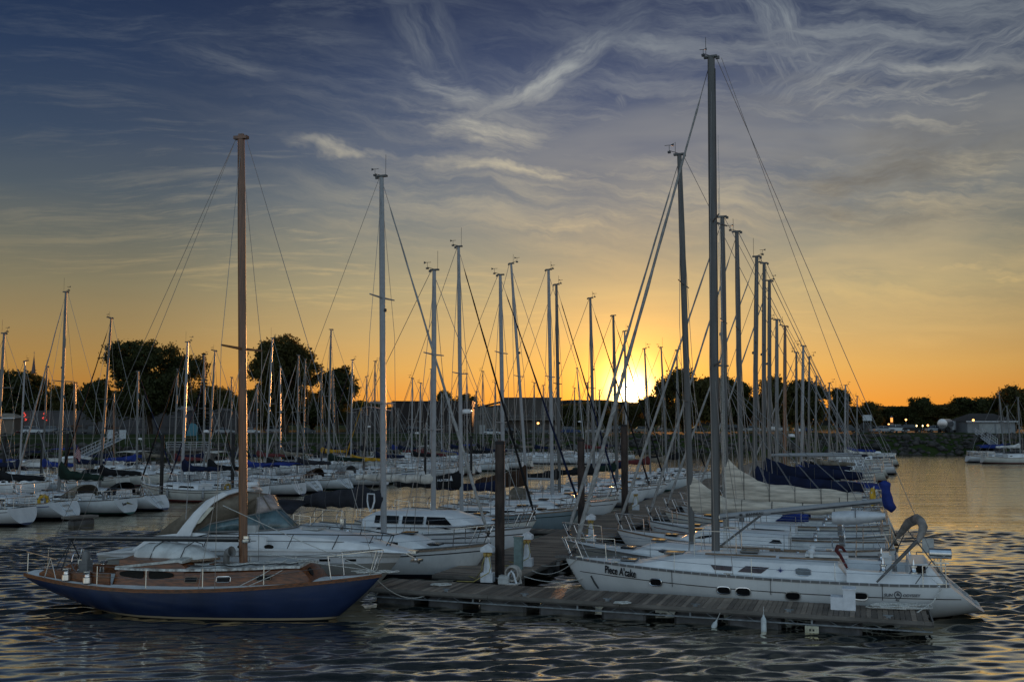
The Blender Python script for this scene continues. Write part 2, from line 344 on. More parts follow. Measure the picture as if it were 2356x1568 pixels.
# ------------------------------------------------------------------ boats
TS = [0, .02, .06, .12, .2, .3, .4, .5, .6, .68, .76, .83, .89, .93, .96, .98, .992, 1]
class Boat:
    """hull geometry in the boat's own frame: x to the bow, y to port, z up from the waterline, origin under the mast"""
    def __init__(s, root, S):
        s.root = root; s.S = S; L = S['L']; s.L = L; s.xb = L * S['mf']; s.xs = s.xb - L
        s.h = root.rotation_euler[2]; s.O = Vector(root.location)
    def t(s, x): return (x - s.xs) / s.L
    def b(s, t):
        S = s.S; w = S['B'] / 2
        if t < .42: return w * (S['ws'] + (1 - S['ws']) * math.sin(math.pi / 2 * t / .42))
        u = (t - .42) / .58
        return w * max(0.0, 1 - u ** S['bowp'])
    def sh(s, t):
        a, m, c = s.S['fb']
        return a * (1 - t) * (1 - 2 * t) * 1.0 + m * 4 * t * (1 - t) + c * t * (2 * t - 1)
    def k(s, t):
        S = s.S; d = (1 - t) * s.L; ob = S['over']; zb = s.sh(1.0)
        if d < ob: kb = zb * (1 - (d / ob) ** S['stemp'])
        else: kb = max(-.45, -(d - ob) * .5)
        ks = lerp(S['kst'], -.45, min(1, max(0, t / S['ktl'])) ** S.get('kexp', 1.2)) if t < S['ktl'] else -.45
        return max(kb, ks)
    def ex(s, t): return 2.0 / interp(t, [0, .45, .8, 1], [S_n for S_n in s.S['n']])
    def shear(s, t, z):
        S = s.S; w = max(0, 1 - t / .22)
        return S['rt'] * w * (z / S['fb'][0])
    def ring(s, t, m=9):
        b, k, h, e = max(s.b(t), .004), s.k(t), s.sh(t), s.ex(t); k = min(k, h - .01); out = []
        for i in range(m):
            a = math.pi / 2 * i / (m - 1)
            y = b * math.sin(a) ** e; z = k + (h - k) * (1 - math.cos(a) ** e)
            out.append((s.xs + t * s.L + s.shear(t, z), y, z))
        return [(x, -y, z) for x, y, z in out[:0:-1]] + out
    def side(s, x, z):                                             # half breadth of the topsides at (x, z)
        t = min(1, max(0, s.t(x)))
        for _ in range(2): t = min(1, max(0, (x - s.shear(t, z) - s.xs) / s.L))
        b, k, h, e = s.b(t), s.k(t), s.sh(t), s.ex(t)
        c = min(1, max(0, 1 - (z - k) / max(h - k, .01)))
        cs = c ** (1 / e)
        return b * max(0, 1 - cs * cs) ** (e / 2)
    def dz(s, x, f=0.0):                                           # deck height
        return s.sh(min(1, max(0, s.t(x)))) + .07 * (1 - f * f)
    def local(s, px, py, yl):                                      # where a line of sight meets the plane y = yl in the boat's frame
        d = ray(px, py); c, n = math.cos(s.h), math.sin(s.h)
        fx, fy = Vector((c, n, 0)), Vector((-n, c, 0)); o = CAMP - s.O
        tt = (yl - o.dot(fy)) / d.dot(fy); p = o + d * tt
        return p.dot(fx), p.z
    def onside(s, px, py, sg):
        y = s.S['B'] / 2 * sg
        for _ in range(4):
            x, z = s.local(px, py, y); y = s.side(x, z) * sg
        return Vector((x, y, z))
    def world(s, p):
        c, n = math.cos(s.h), math.sin(s.h)
        return Vector((s.O.x + p[0] * c - p[1] * n, s.O.y + p[0] * n + p[1] * c, s.O.z + p[2]))
    # ---- parts
    def hull(s):
        mb = MB(); rings = [s.ring(t) for t in TS]; mb.loft(rings, closed=False, caps=(True, False))
        return mb.build('hull', s.S['hull'], s.root, 35)
    def deck(s):
        S = s.S; ck = S.get('cock'); ts = list(TS); cols = [-1, -.97, 0, .97, 1]
        if ck:
            a, b_ = s.t(ck[0]), s.t(ck[1]); ts += [a, a + .002, b_ - .002, b_]; f = ck[2]
            cols = [-1, -f - .02, -f, 0, f, f + .02, 1]
        ts = sorted(set(ts)); rings = []
        for t in ts:
            x = s.xs + t * s.L + s.shear(t, s.sh(t)); row = []
            for c in cols:
                z = s.sh(t) + .07 * (1 - c * c) - .015
                if ck and a + .001 < t < b_ - .001 and abs(c) <= f + .001: z -= ck[3]
                row.append((x, c * max(s.b(t) - .01, .002), z))
            rings.append(row)
        mb = MB(); mb.loft(rings, closed=False, caps=(False, False))
        return mb.build('deck', S['deck'], s.root, 30)
    def rail_strip(s, mat, w=.04, h=.05, t0=0, t1=1, name='toe_rail', dz=0.0):
        for sg in (-1, 1):
            mb = MB(); rings = []
            for t in [k for k in TS if t0 <= k <= t1]:
                x = s.xs + t * s.L + s.shear(t, s.sh(t)); y = s.b(t) * sg; z = s.sh(t) + dz
                o = w * .5 * sg
                rings.append([(x, y - o, z - .01), (x, y + o * .8, z - .012), (x, y + o * .8, z + h), (x, y - o, z + h)])
            mb.loft(rings); mb.build(name, mat, s.root, 30)
    def cabsec(s, x):                                              # coachroof half width, base z, height at x
        xa, xf, w, h, fs, as_, tf = s.S['cab']
        p = min(1, max(0.0, (xf - x) / fs)) if fs else 1; q = min(1, max(0.0, (x - xa) / as_)) if as_ else 1
        p = math.sin(p * math.pi / 2); hh = h * min(p, q if as_ else 1)
        u = (x - xa) / (xf - xa); ww = w * lerp(1, tf, max(0, (u - .25) / .75) ** 1.6)
        return ww, s.dz(x) - .05, max(hh, .015)
    def cabpt(s, x, v, sg, out=0.0):                               # point on the coachroof side, v = 0 bottom .. 1 top edge
        w, z, h = s.cabsec(x); return Vector((x, sg * (lerp(w, w * .90, v) + out), z + h * .82 * v))
    def cabin(s, mat=None, roofmat=None):
        xa, xf, w, h, fs, as_, tf = s.S['cab']; mb = MB(); rings = []
        n = 16
        xs = sorted(set([xa, xa + max(as_, .001)] + [lerp(xa, xf, i / n) for i in range(n + 1)] + [xf - fs * k for k in (.0, .15, .35, .6, 1)]))
        for x in xs:
            ww, z, hh = s.cabsec(x)
            rings.append([(x, -ww, z), (x, -ww * .90, z + hh * .82), (x, -ww * .76, z + hh * .97), (x, 0, z + hh * 1.1),
                          (x, ww * .76, z + hh * .97), (x, ww * .90, z + hh * .82), (x, ww, z)])
        mb.loft(rings, closed=False, caps=(True, True))
        return mb.build('cabin', mat or s.S['cabmat'], s.root, 25)
    def window(s, xa, xb, va, vb, skew=0.0, mat=None, sides=(1,), frame=None, rnd_=0.0, name='window', skew2=None):
        for sg in sides:
            if skew2 is None: skew2 = skew
            cs = [(xa, va), (xb, va), (xb + skew2, vb), (xa + skew, vb)]
            if rnd_:
                cs2 = []
                for i in range(4):
                    p, c, n = cs[i - 1], cs[i], cs[(i + 1) % 4]
                    for q in (p, n): cs2.append((lerp(c[0], q[0], rnd_), lerp(c[1], q[1], rnd_)))
                cs = cs2
            poly = [s.cabpt(x, v, sg, .004) for x, v in cs]
            mb = MB(); mb.slab(poly, (0, sg * .014, .002)); o = mb.build(name, mat or GLASS, s.root)
            if frame:
                mb = MB(); mb.tube([s.cabpt(x, v, sg, .014) for x, v in cs], .016, 5, closed=True); mb.build('window_frame', frame, o)
    def mast(s, ztop, r, mat, lean=(0, 0), spr=(.55,), sw=.8, zbase=None, sweep=0.0, tipf=.72, head=1):
        zb = zbase if zbase is not None else s.dz(0) + (s.S['cab'][3] if s.S.get('cab') and s.S['cab'][0] < 0 < s.S['cab'][1] - .4 else 0) - .05
        s.zb, s.zt = zb, ztop; s.lean = lean; s.mr = r
        P = lambda z: Vector((lean[0] * (z - zb) / (ztop - zb), lean[1] * (z - zb) / (ztop - zb), z)); s.P = P
        mb = MB(); n = 10
        zs = [zb, lerp(zb, ztop, .35), lerp(zb, ztop, .8), ztop]
        mb.loft([[tuple(P(z) + Vector((math.cos(a) * r * 1.25 * q, math.sin(a) * r * .85 * q, 0))) for a in [2 * math.pi * k / n for k in range(n)]] for z, q in zip(zs, (1, 1, .97, tipf))])
        mo = mb.build('mast', mat, s.root, 50); s.mo = mo
        for f in spr:
            z = lerp(zb, ztop, f); c = P(z)
            for sg in (-1, 1):
                mb = MB(); mb.tube([c, c + Vector((-sweep, sg * sw, .03))], [r * .42, r * .26], 6, flat=.6); mb.build('spreader', mat, mo)
        if head:
            t = P(ztop)
            mb = MB(); mb.box(t + Vector((.02, 0, .03)), (r * 4.2, r * 1.5, .07)); mb.box(t + Vector((-r * 2, 0, -.02)), (r * 1.2, r * .7, .10)); mb.build('mast_cap', ALUD if mat is not MASTW else MASTW, mo)
            q = rnd.random(); w = rnd.uniform(.55, .95)
            if q < .7: mb = MB(); a = t + Vector((r * 1.6, .03, .05)); mb.bar(a, a + Vector((0.0, 0, .45 + q * .7)), .009, 4); mb.build('antenna', BLACKSP, mo)
            if q > .82 and head == 1: return
            sgx = 1 if q < .5 else -1
            a = t + Vector((0, 0, .06)); e = a + Vector((sgx * .42 * w, .08, .14 * w))
            mb = MB(); mb.bar(a, e, .012, 4); mb.bar(e, e + Vector((0, 0, .24 * w)), .009, 4); mb.bar(e + Vector((-.20 * w, 0, .24 * w)), e + Vector((.20 * w, 0, .24 * w)), .010, 4)
            mb.slab([e + Vector(v) * w for v in ((-.20, 0, .17), (-.08, 0, .22), (-.08, 0, .26), (-.20, 0, .31))], (0, .012, 0))
            mb.box(e + Vector((0, 0, -.06)), (.11, .11, .07)); mb.build('wind_vane', BLACKSP, mo)
    def wires(s, r=.012, low=True, frac=.96, bs=None, fs=False, mat=None, lowf=.55, tri=1, sw=.8):
        mat = mat or WIRE; top = s.P(lerp(s.zb, s.zt, frac)); mid = s.P(lerp(s.zb, s.zt, lowf)); tip = s.P(s.zt)
        for sg in (-1, 1):
            y = s.b(s.t(-.2)) * .93 * sg
            ch = Vector((-.2, y, s.dz(-.2, 1)))
            mb = MB(); mb.tube([ch, mid + Vector((0, sg * sw, 0)), top], r, 4); mb.build('shroud', mat, s.root)
            if low:
                mb = MB(); mb.bar(Vector((-.75, y, s.dz(-.7, 1))), mid - Vector((0, 0, .2)), r, 4); mb.build('shroud', mat, s.root)
        xe = s.xs + .12 + s.shear(0, s.sh(0)); ze = s.dz(xe)
        if bs == 'split':
            j = Vector((xe * .82, 0, lerp(ze, s.zt, .22)))
            mb = MB(); mb.bar(tip - Vector((s.mr, 0, .05)), j, r, 4); mb.build('backstay', mat, s.root)
            for sg in (-1, 1):
                mb = MB(); mb.bar(j, Vector((xe, sg * s.b(0) * .8, ze)), r, 4); mb.build('backstay', mat, s.root)
        elif bs is not None:
            mb = MB(); mb.bar(tip - Vector((s.mr * 1.6, 0, .02)), Vector((xe, 0, ze)), r, 4); mb.build('backstay', mat, s.root)
        if fs:
            mb = MB(); mb.bar(top + Vector((s.mr, 0, 0)), Vector((s.xb - .08, 0, s.sh(1) + .05)), r, 4); mb.build('forestay', mat, s.root)
    def jib(s, mat, r=.075, frac=.97, z0=.35, xo=.12, spiral=None, low=None):
        a = Vector((s.xb - xo, 0, s.sh(1) + z0)); b = s.P(lerp(s.zb, s.zt, frac)) + Vector((s.mr, 0, 0)); n = 26
        pts = []; rr = []
        for i in range(n + 1):
            u = i / n; p = a.lerp(b, u * .95)
            w = r * (1.0 - .62 * u) * (1 + .13 * math.sin(u * 47) + .06 * rnd.random()); w *= interp(u, [0, .02, .05, .96, 1], [.3, .7, 1, 1, .35])
            pts.append(p + Vector((0.0, .012 * math.sin(u * 31), .0)) * (1 if 0 < i < n else 0)); rr.append(w)
        mb = MB(); mb.tube(pts, rr, 8); o = mb.build('furled_jib', mat, s.root, 60)
        mb = MB(); mb.bar(b, a.lerp(b, .95), .012, 4); mb.build('forestay', WIRE, s.root)
        mb = MB(); mb.bar(a, Vector((s.xb - .05, 0, s.sh(1) + .02)), .016, 4); mb.build('tack_link', STEEL, s.root)
        mb = MB(); mb.lathe([(.03, -.12), (.11, -.11), (.11, -.08), (.05, -.07), (.05, .02), (.11, .03), (.11, .06), (.03, .07)], a, 10); mb.build('furling_drum', BLACKSP, o)
        if spiral:
            mb = MB(); q = []
            for i in range(90):
                u = i / 89 * .42; p = a.lerp(b, u * .95); an = i * .62; w = r * (1.06 - .55 * u)
                q.append(p + Vector((math.cos(an) * w * .9, math.sin(an) * w, math.cos(an) * w * .2)))
            mb.tube(q, .013, 4); mb.build('furling_line', spiral, o)
    def boom(s, z, ln, mat, r=.075, rise=.0, cover=None, ch=.30, collar=.9, swing=0.0):
        a = s.P(z) + Vector((-s.mr * 1.3, 0, 0)); b = a + Vector((-ln * math.cos(swing), -ln * math.sin(swing), rise)); s.ba, s.bb = a, b
        mb = MB(); mb.tube([a, a.lerp(b, .5), b], [r, r, r * .85], 8, flat=.75); o = mb.build('boom', mat, s.root, 50)
        mb = MB(); mb.box(a + Vector((s.mr * .5, 0, 0)), (.16, .07, .10)); mb.build('gooseneck', STEEL, o)
        if cover:
            mb = MB(); rings = []; n = 22; side = Vector((0, 1, 0)); sd = rnd.random() * 6
            for i in range(n + 1):
                u = i / n * .98
                h = ch * interp(u, [0, .03, .10, .22, .5, .8, 1], [collar / ch * .80, collar / ch * .72, collar / ch * .42 + .35, 1.15, .85, .68, .42]) * (1 + .05 * math.sin(u * 23 + sd))
                w = interp(u, [0, .06, .2, .6, 1], [.10, .13, .18, .15, .09]) * (1 + .10 * math.sin(u * 17 + sd * 2))
                c = a.lerp(b, u); c = c + Vector((s.mr * 1.5 * (1 - min(1, u * 9)), 0, 0))
                low = -.13 + .03 * math.sin(u * 29 + sd); ring = []
                for k in range(12):
                    an = 2 * math.pi * k / 12; cz = math.cos(an)
                    zz = h * (.5 + .5 * cz) + low * (.5 - .5 * cz)
                    ring.append(tuple(c + side * (math.sin(an) * w * (1.0 - .35 * max(0, cz))) + Vector((0, 0, zz))))
                rings.append(ring)
            mb.loft(rings); return mb.build('sail_cover', cover, s.root, 50)
    def rails(s, x0=None, x1=None, h=.62, mat=None, step=2.0, push=True, r=.011, stn=True, pulh=.68, pull=1.25):
        mat = mat or STEEL; xb, xs = s.xb, s.xs
        x1 = x1 if x1 is not None else xb - pull; x0 = x0 if x0 is not None else xs + 1.3 + s.shear(0, s.sh(0)) * .6
        E = lambda x, sg: Vector((x, sg * max(s.b(s.t(x)) - .05, .02), s.dz(x, 1)))
        # bow pulpit: one bent tube with legs
        mb = MB(); f = Vector((xb + .10, 0, s.sh(1) + pulh))
        up = Vector((0, 0, pulh))
        pts = [E(x1, -1) + up, E(xb - .5, -1) + up + Vector((.12, -.03, .02)), f + Vector((-.04, -.16, .02)), f + Vector((0, 0, .03)), f + Vector((-.04, .16, .02)), E(xb - .5, 1) + up + Vector((.12, .03, .02)), E(x1, 1) + up]
        mb.tube(pts, r * 1.4, 6)
        for sg in (-1, 1):
            mb.bar(E(x1, sg) + up, E(x1 - .05, sg), r * 1.3, 6); mb.bar(E(xb - .55, sg) + up + Vector((.12, .03 * sg, .02)), E(xb - .75, sg), r * 1.3, 6)
            mb.bar(f + Vector((-.04, .16 * sg, .02)), Vector((xb - .25, .07 * sg, s.sh(1))), r * 1.3, 6)
            mb.bar(E(x1, sg) + up * .5, E(xb - .5, sg) + up * .5 + Vector((.1, 0, .02)), r, 5)
        mb.build('pulpit', mat, s.root, 50)
        if push:
            mb = MB(); xe = xs + .12 + s.shear(0, s.sh(0)); up = Vector((0, 0, h)); q = E(xe, 1)
            pts = [E(x0, -1) + up, E(xe, -1) + up, Vector((xe - .06, -q.y * .5, q.z + h)), Vector((xe - .06, q.y * .5, q.z + h)), E(xe, 1) + up, E(x0, 1) + up]
            mb.tube(pts, r * 1.4, 6); up2 = Vector((0, 0, h * .52))
            mb.tube([p - up + up2 for p in pts], r, 5)
            for sg in (-1, 1):
                for x in (x0, xe): mb.bar(E(x, sg), E(x, sg) + up, r * 1.3, 6)
                mb.bar(Vector((xe - .06, sg * q.y * .5, q.z)), Vector((xe - .06, sg * q.y * .5, q.z + h)), r * 1.2, 6)
            mb.build('pushpit', mat, s.root, 50)
        if stn:
            n = max(2, int((x1 - x0) / step))
            for sg in (-1, 1):
                tops = []
                for i in range(n + 1):
                    x = lerp(x0, x1, i / n); p = E(x, sg); tops.append(p + Vector((0, 0, h)))
                    if 0 < i < n:
                        mb = MB(); mb.bar(p, p + Vector((0, 0, h)), r, 5); mb.build('stanchion', mat, s.root)
                mb = MB(); mb.tube(tops, r * .55, 4); mb.build('lifeline', mat, s.root)
                mb = MB(); mb.tube([p - Vector((0, 0, h * .48)) for p in tops], r * .55, 4); mb.build('lifeline', mat, s.root)
    def hood(s, x0, x1, w, h, mat, zb=None, name='spray_hood', win=None, open_back=True, lean=.35):
        z = zb if zb is not None else s.dz(x0); mb = MB(); rings = []; n = 10
        for x, q, a in ((x1, .05, 1), (lerp(x0, x1, .62), .66, 1), (lerp(x0, x1, .3), .96, 1), (x0, 1.0, 1), (x0 - .03, .97, .97)):
            rings.append([(x, -w * a * math.cos(math.pi * k / n) * (1 if k in (0, n) else .98), z + h * q * math.sin(math.pi * k / n) ** .55) for k in range(n + 1)])
        mb.loft(rings, closed=False, caps=(False, False)); o = mb.build(name, mat, s.root, 60)
        md = o.modifiers.new('thick', 'SOLIDIFY'); md.thickness = .02
        return o
    def bimini(s, x0, x1, w, z, mat, drop=.18):
        mb = MB(); rings = []; n = 8
        for i in range(7):
            u = i / 6; x = lerp(x0, x1, u); sag = -.10 * (2 * u - 1) ** 2
            rings.append([(x, -w + 2 * w * k / n, z + sag - drop * abs(2 * k / n - 1) ** 2.5) for k in range(n + 1)])
        mb.loft(rings, closed=False, caps=(False, False)); o = mb.build('bimini', mat, s.root, 60)
        md = o.modifiers.new('thick', 'SOLIDIFY'); md.thickness = .025
        mb = MB()
        for sg in (-1, 1):
            xm = (x0 + x1) / 2; q = Vector((xm, sg * min(w, s.b(s.t(xm)) * .9), s.dz(xm, 1)))
            for x in (x0, x1): mb.bar(q, (x, sg * w, z - drop - .1), .014, 5)
        mb.build('bimini_frame', STEEL, s.root)
    def wheel(s, x, r=.42, z=None):
        z = z or s.dz(x) + .35; mb = MB()
        mb.tube([(x, r * math.cos(a), z + r * math.sin(a)) for a in [2 * math.pi * k / 20 for k in range(20)]], .016, 5, closed=True)
        for k in range(5): mb.bar((x, 0, z), (x, r * math.cos(k * 1.2566), z + r * math.sin(k * 1.2566)), .01, 4)
        mb.box((x + .12, 0, z - .35), (.18, .22, .75)); mb.build('steering_wheel', STEEL, s.root)
    def rudder(s):
        mb = MB(); mb.box((s.xs + .95, 0, -.2), (.5, .06, .5)); mb.build('rudder', RUBBER, s.root)
    def stripe(s, t0, t1, f, mat, sides=(1,), w=.028, z=None):     # thin sheer-parallel line on the topsides
        for sg in sides:
            mb = MB(); rings = []
            for i in range(25):
                t = lerp(t0, t1, i / 24); zz = s.sh(t) * f if z is None else s.sh(t) - z
                x = s.xs + t * s.L + s.shear(t, zz); y = s.side(x, zz); y2 = s.side(x, zz + w)
                rings.append([(x, sg * (y + .004), zz), (x, sg * (y2 + .004), zz + w), (x, sg * (y2 - .01), zz + w), (x, sg * (y - .01), zz)])
            mb.loft(rings); mb.build('cove_stripe', mat, s.root)
    def transom_detail(s, kind):
        # fittings on the stern face, set on its slope
        S = s.S; fs = s.sh(0); x0 = s.xs; z0 = s.k(0); sl = S['rt'] / S['fb'][0]
        P = lambda y, z, o=.02: Vector((x0 + sl * z - o, y, z)); mid = lerp(max(z0, 0), fs, .5)
        if kind == 'step':
            for i in range(3):
                mb = MB(); z = lerp(z0 + .2, fs - .12, i / 2.3); mb.slab([P(-.28, z, -.01), P(.28, z, -.01), P(.28, z + .05, -.01), P(-.28, z + .05, -.01)], (-.12, 0, 0)); mb.build('step', DECKG, s.root)
            mb = MB()
            for y in (-.3, .3): mb.bar(P(y, z0 + .15, .03), P(y, fs - .02, .03), .014, 5)
            mb.build('ladder_rail', STEEL, s.root)
        elif kind == 'ladder':
            mb = MB()
            for y in (.2, .52): mb.bar(P(y, z0 + .12, .05), P(y, fs + .5, .05), .014, 5)
            for i in range(4): mb.bar(P(.2, lerp(z0 + .15, fs + .3, i / 3), .05), P(.52, lerp(z0 + .15, fs + .3, i / 3), .05), .014, 5)
            mb.build('boarding_ladder', STEEL, s.root)
            mb = MB(); mb.slab([P(-.22, mid - .12), P(.12, mid - .12), P(.12, mid + .12), P(-.22, mid + .12)], (-.01, 0, 0)); mb.build('locker_hatch', DECKG, s.root)
        s.tr = P

FONTC = {}
def text_mesh(body, name, mat, p0, p1, up, parent, shear=0.0, thick=.006, out=None, hs=1.0, bold=.014, lift=0.0):
    """lettering fitted between p0 and p1 (left to right as read)"""
    cu = bpy.data.curves.new(name, 'FONT'); cu.body = body; cu.shear = shear; cu.size = 1; cu.extrude = .012; cu.offset = bold; cu.resolution_u = 4
    o = bpy.data.objects.new(name, cu); COL.objects.link(o)
    dg = bpy.context.evaluated_depsgraph_get(); me = bpy.data.meshes.new_from_object(o.evaluated_get(dg))
    bpy.data.objects.remove(o); bpy.data.curves.remove(cu)
    n = len(me.vertices); co = np.empty(n * 3); me.vertices.foreach_get('co', co); co = co.reshape(-1, 3)
    mn, mx = co.min(0), co.max(0); w = mx[0] - mn[0]
    X = Vector(p1) - Vector(p0); k = X.length / w; Xn = X.normalized(); Z = Xn.cross(Vector(up)).normalized(); Y = Z.cross(Xn)
    base = Vector(p0) + Z * lift
    A = np.array([Xn, Y, Z]); c2 = np.empty_like(co); c2[:, 0] = (co[:, 0] - mn[0]) * k; c2[:, 1] = (co[:, 1]) * k * hs; c2[:, 2] = co[:, 2] / .012 * thick
    co = c2 @ A + np.array(base)
    me.vertices.foreach_set('co', co.ravel()); me.update(); me.name = name; me.materials.clear(); me.materials.append(mat)
    ob = bpy.data.objects.new(name, me); COL.objects.link(ob); ob.parent = parent
    return ob

DEF = dict(L=10.0, mf=.40, B=3.3, ws=.66, bowp=2.0, fb=(1.0, .98, 1.35), over=.9, stemp=.9, kst=.03, ktl=.42, n=(1.85, 2.5, 1.7, 1.3), rt=.45,
           hull=WHITE, deck=DECK, cabmat=CABIN)
def face_side(h):                                                  # the side of the boat that faces the camera
    return 1 if math.cos(h) < 0 else -1
BOATS = {}
DARKTIE = pm('strap_grey', (.07, .07, .075), .8)
def sailboat(label, top, bot, Y, h, group, L=10.0, cover=None, jib=None, hood=None, bim=None, lod=1, boomz=None, mat=None, r=None, hull=None, wins=0,
             kind='modern', bs=True, rails=True, tr=None, radar=None, seed=0, B=None, stripe=None, name='sailboat', coll=.9, bl=.36, chh=.30, boommat=None, swing=0.0, head=1, spr=None):
    """a sloop whose mast runs between two measured points at depth Y"""
    rr = random.Random(seed * 13 + 5)
    p1 = dp(*top, Y); p0 = dp(*bot, Y); base = p0 + (p1 - p0) * ((1.6 - p0.z) / (p1.z - p0.z))
    S = dict(DEF); S.update(L=L, B=B or L * .325, fb=(1.02 * (L / 10) ** .5, .90 * (L / 10) ** .5, 1.25 * (L / 10) ** .5), hull=hull or rr.choice([WHITE, WHITE, WHITEG, CREAM]))
    if kind == 'classic': S.update(rt=-.35, kst=.42, ktl=.5, ws=.55, over=1.5, fb=(.95, .85, 1.3))
    if kind == 'scoop': S.update(rt=1.0, kst=.03, ws=.70, n=(1.75, 2.5, 1.7, 1.3))
    root = thing(name, label, 'sailboat', (base.x, base.y, 0), h, group); b = Boat(root, S)
    S['cab'] = (-.22 * L, lerp(.16, .23, rr.random()) * L, lerp(.27, .32, rr.random()) * S['B'], lerp(.33, .50, rr.random()), lerp(.08, .20, rr.random()) * L, .0, .62); S['cock'] = (b.xs + .9, -.225 * L, .50, .45)
    b.hull(); b.deck(); b.rail_strip(ALUD if rr.random() < .6 else TEAKW)
    b.cabin(); sg = face_side(h); sides = (sg,) if lod else (1, -1)
    w = wins or rr.choice([1, 2, 3])
    if w == 1: b.window(-.19 * L, -.03 * L, .34, .78, .15, sides=sides, skew2=-.25, rnd_=.12); b.window(.02 * L, .10 * L, .36, .74, .0, sides=sides, skew2=-.2, rnd_=.2)
    elif w == 2:
        for q in (-.19, -.12, -.04, .04): b.window(q * L, (q + .05) * L, .36, .74, sides=sides, rnd_=.25)
    else: b.window(-.20 * L, .11 * L, .42, .76, .1, sides=sides, skew2=-.5, rnd_=.08)
    if stripe: b.stripe(.01, .97, .78, stripe, (sg,), w=.05)
    lx = p1 - base; c, n = math.cos(h), math.sin(h); lean = (lx.x * c + lx.y * n, -lx.x * n + lx.y * c)
    k = lod >= 2
    sp = spr if spr is not None else ((.52,) if L < 10.5 else (.36, .66))
    b.mast(p1.z, r or (.075 if L < 9.5 else .095), mat or rr.choice([ALU, ALU, ALUW, ALUD]), lean, spr=sp, sw=.30 * S['B'], head=head)
    bz = boomz or b.zb + .95
    if bl: b.boom(bz, bl * L, boommat or (ALUW if cover is None else ALU), rise=.12 * rr.random(), cover=(FLAKED if cover == 'flaked' else CANV[cover]) if cover else None, collar=coll, ch=chh, swing=swing)
    wr = .010 if Y < 45 else (.014 if Y < 70 else (.018 if Y < 100 else .022))
    b.wires(wr, low=not k, bs=('split' if rr.random() < .4 else 1) if bs else None, fs=jib is None, sw=.30 * S['B'])
    if jib: b.jib(JIBW if jib == 'white' else CANV[jib], r=.068 if L > 9 else .06)
    if hood: b.hood(-.235 * L, -.10 * L, S['cab'][2] * 1.12, .80, CANV[hood], zb=b.dz(-.2 * L) + .12)
    if bim: b.bimini(b.xs + .6, -.26 * L, S['B'] * .36, b.dz(-.3 * L) + 1.75, CANV[bim])
    if cover and Y < 62:
        cv = [o for o in root.children if o.name.startswith('sail_cover')][0]
        for i in range(5):
            u = .12 + .19 * i; c_ = b.ba.lerp(b.bb, u); hh = chh * interp(u, [0, .10, .22, .5, .8, 1], [coll / chh * .8, coll / chh * .42 + .35, 1.15, .85, .68, .42]); ww = interp(u, [0, .06, .2, .6, 1], [.10, .13, .18, .15, .09])
            mb = MB(); mb.tube([c_ + Vector((0, math.sin(a) * ww * (1.04 - .30 * max(0, math.cos(a))), (hh * (.5 + .5 * math.cos(a)) - .14 * (.5 - .5 * math.cos(a))) * 1.03)) for a in [2 * math.pi * q / 12 for q in range(12)]], .014, 4, closed=True); mb.build('sail_tie', ROPED if cover in ('flaked', 'cream', 'white', 'grey') else DARKTIE, cv)
    if rr.random() < .22 and Y > 42:
        z = lerp(b.zb, b.zt, .38); p_ = b.P(z) + Vector((.34, 0, 0)); mb = MB(); mb.lathe([(0, -.10), (.22, -.10), (.25, -.02), (.22, .08), (0, .11)], p_, 12); mb.bar(p_ + Vector((-.3, 0, -.1)), p_ + Vector((0, 0, -.1)), .04, 5); mb.build('radar_dome', CABIN, b.mo, 50)
    if rr.random() < .5:
        mb = MB(); p_ = b.P(lerp(b.zb, b.zt, .62)) + Vector((.12, 0, 0)); mb.lathe([(.03, -.07), (.07, -.05), (.07, .04), (.03, .07)], p_, 8); mb.build('steaming_light', BLACKSP, b.mo)
    if rails: b.rails(r=.013 if Y < 80 else .016, step=2.2, stn=True)
    if Y < 112 and not stripe and rr.random() < .6: b.stripe(.01, .97, .80, rr.choice([CANV['navy'], CANV['red'], BLACKSP, CANV['blue'], CANV['green']]), (sg,), w=.04)
    if Y < 112:
        for q in ([-.32, .02] if rr.random() < .5 else [-.18]):
            x = q * L; z = .58; y = b.side(x, z) * sg + .10 * sg; mb = MB(); mb.lathe([(.02, -.30), (.08, -.25), (.10, -.18), (.10, .18), (.08, .25), (.02, .31), (.015, .55)], (x, y, z), 8); mb.build('fender', CANV['navy'] if rr.random() < .35 else ALUW, root, 50)
    if lod <= 1:
        b.wheel(b.xs + .27 * L * .6 + .4); b.rudder()
        if tr: b.transom_detail(tr)
        mb = MB()
        for x in (.28 * L * .7, .1 * L): mb.box((x, 0, b.dz(x) + (b.cabsec(x)[2] if x < S['cab'][1] else 0) + .03), (.5, .5, .07))
        mb.build('deck_hatch', HATCH, root)
        for q in (-1, 1):
            mb = MB(); mb.lathe([(.09, 0), (.075, .06), (.06, .09), (.085, .15), (.03, .16)], (-.30 * L, q * S['B'] * .40, b.dz(-.3 * L, 1) + .08), 10); mb.build('winch', STEEL, root, 40)
    BOATS[label] = b
    return b
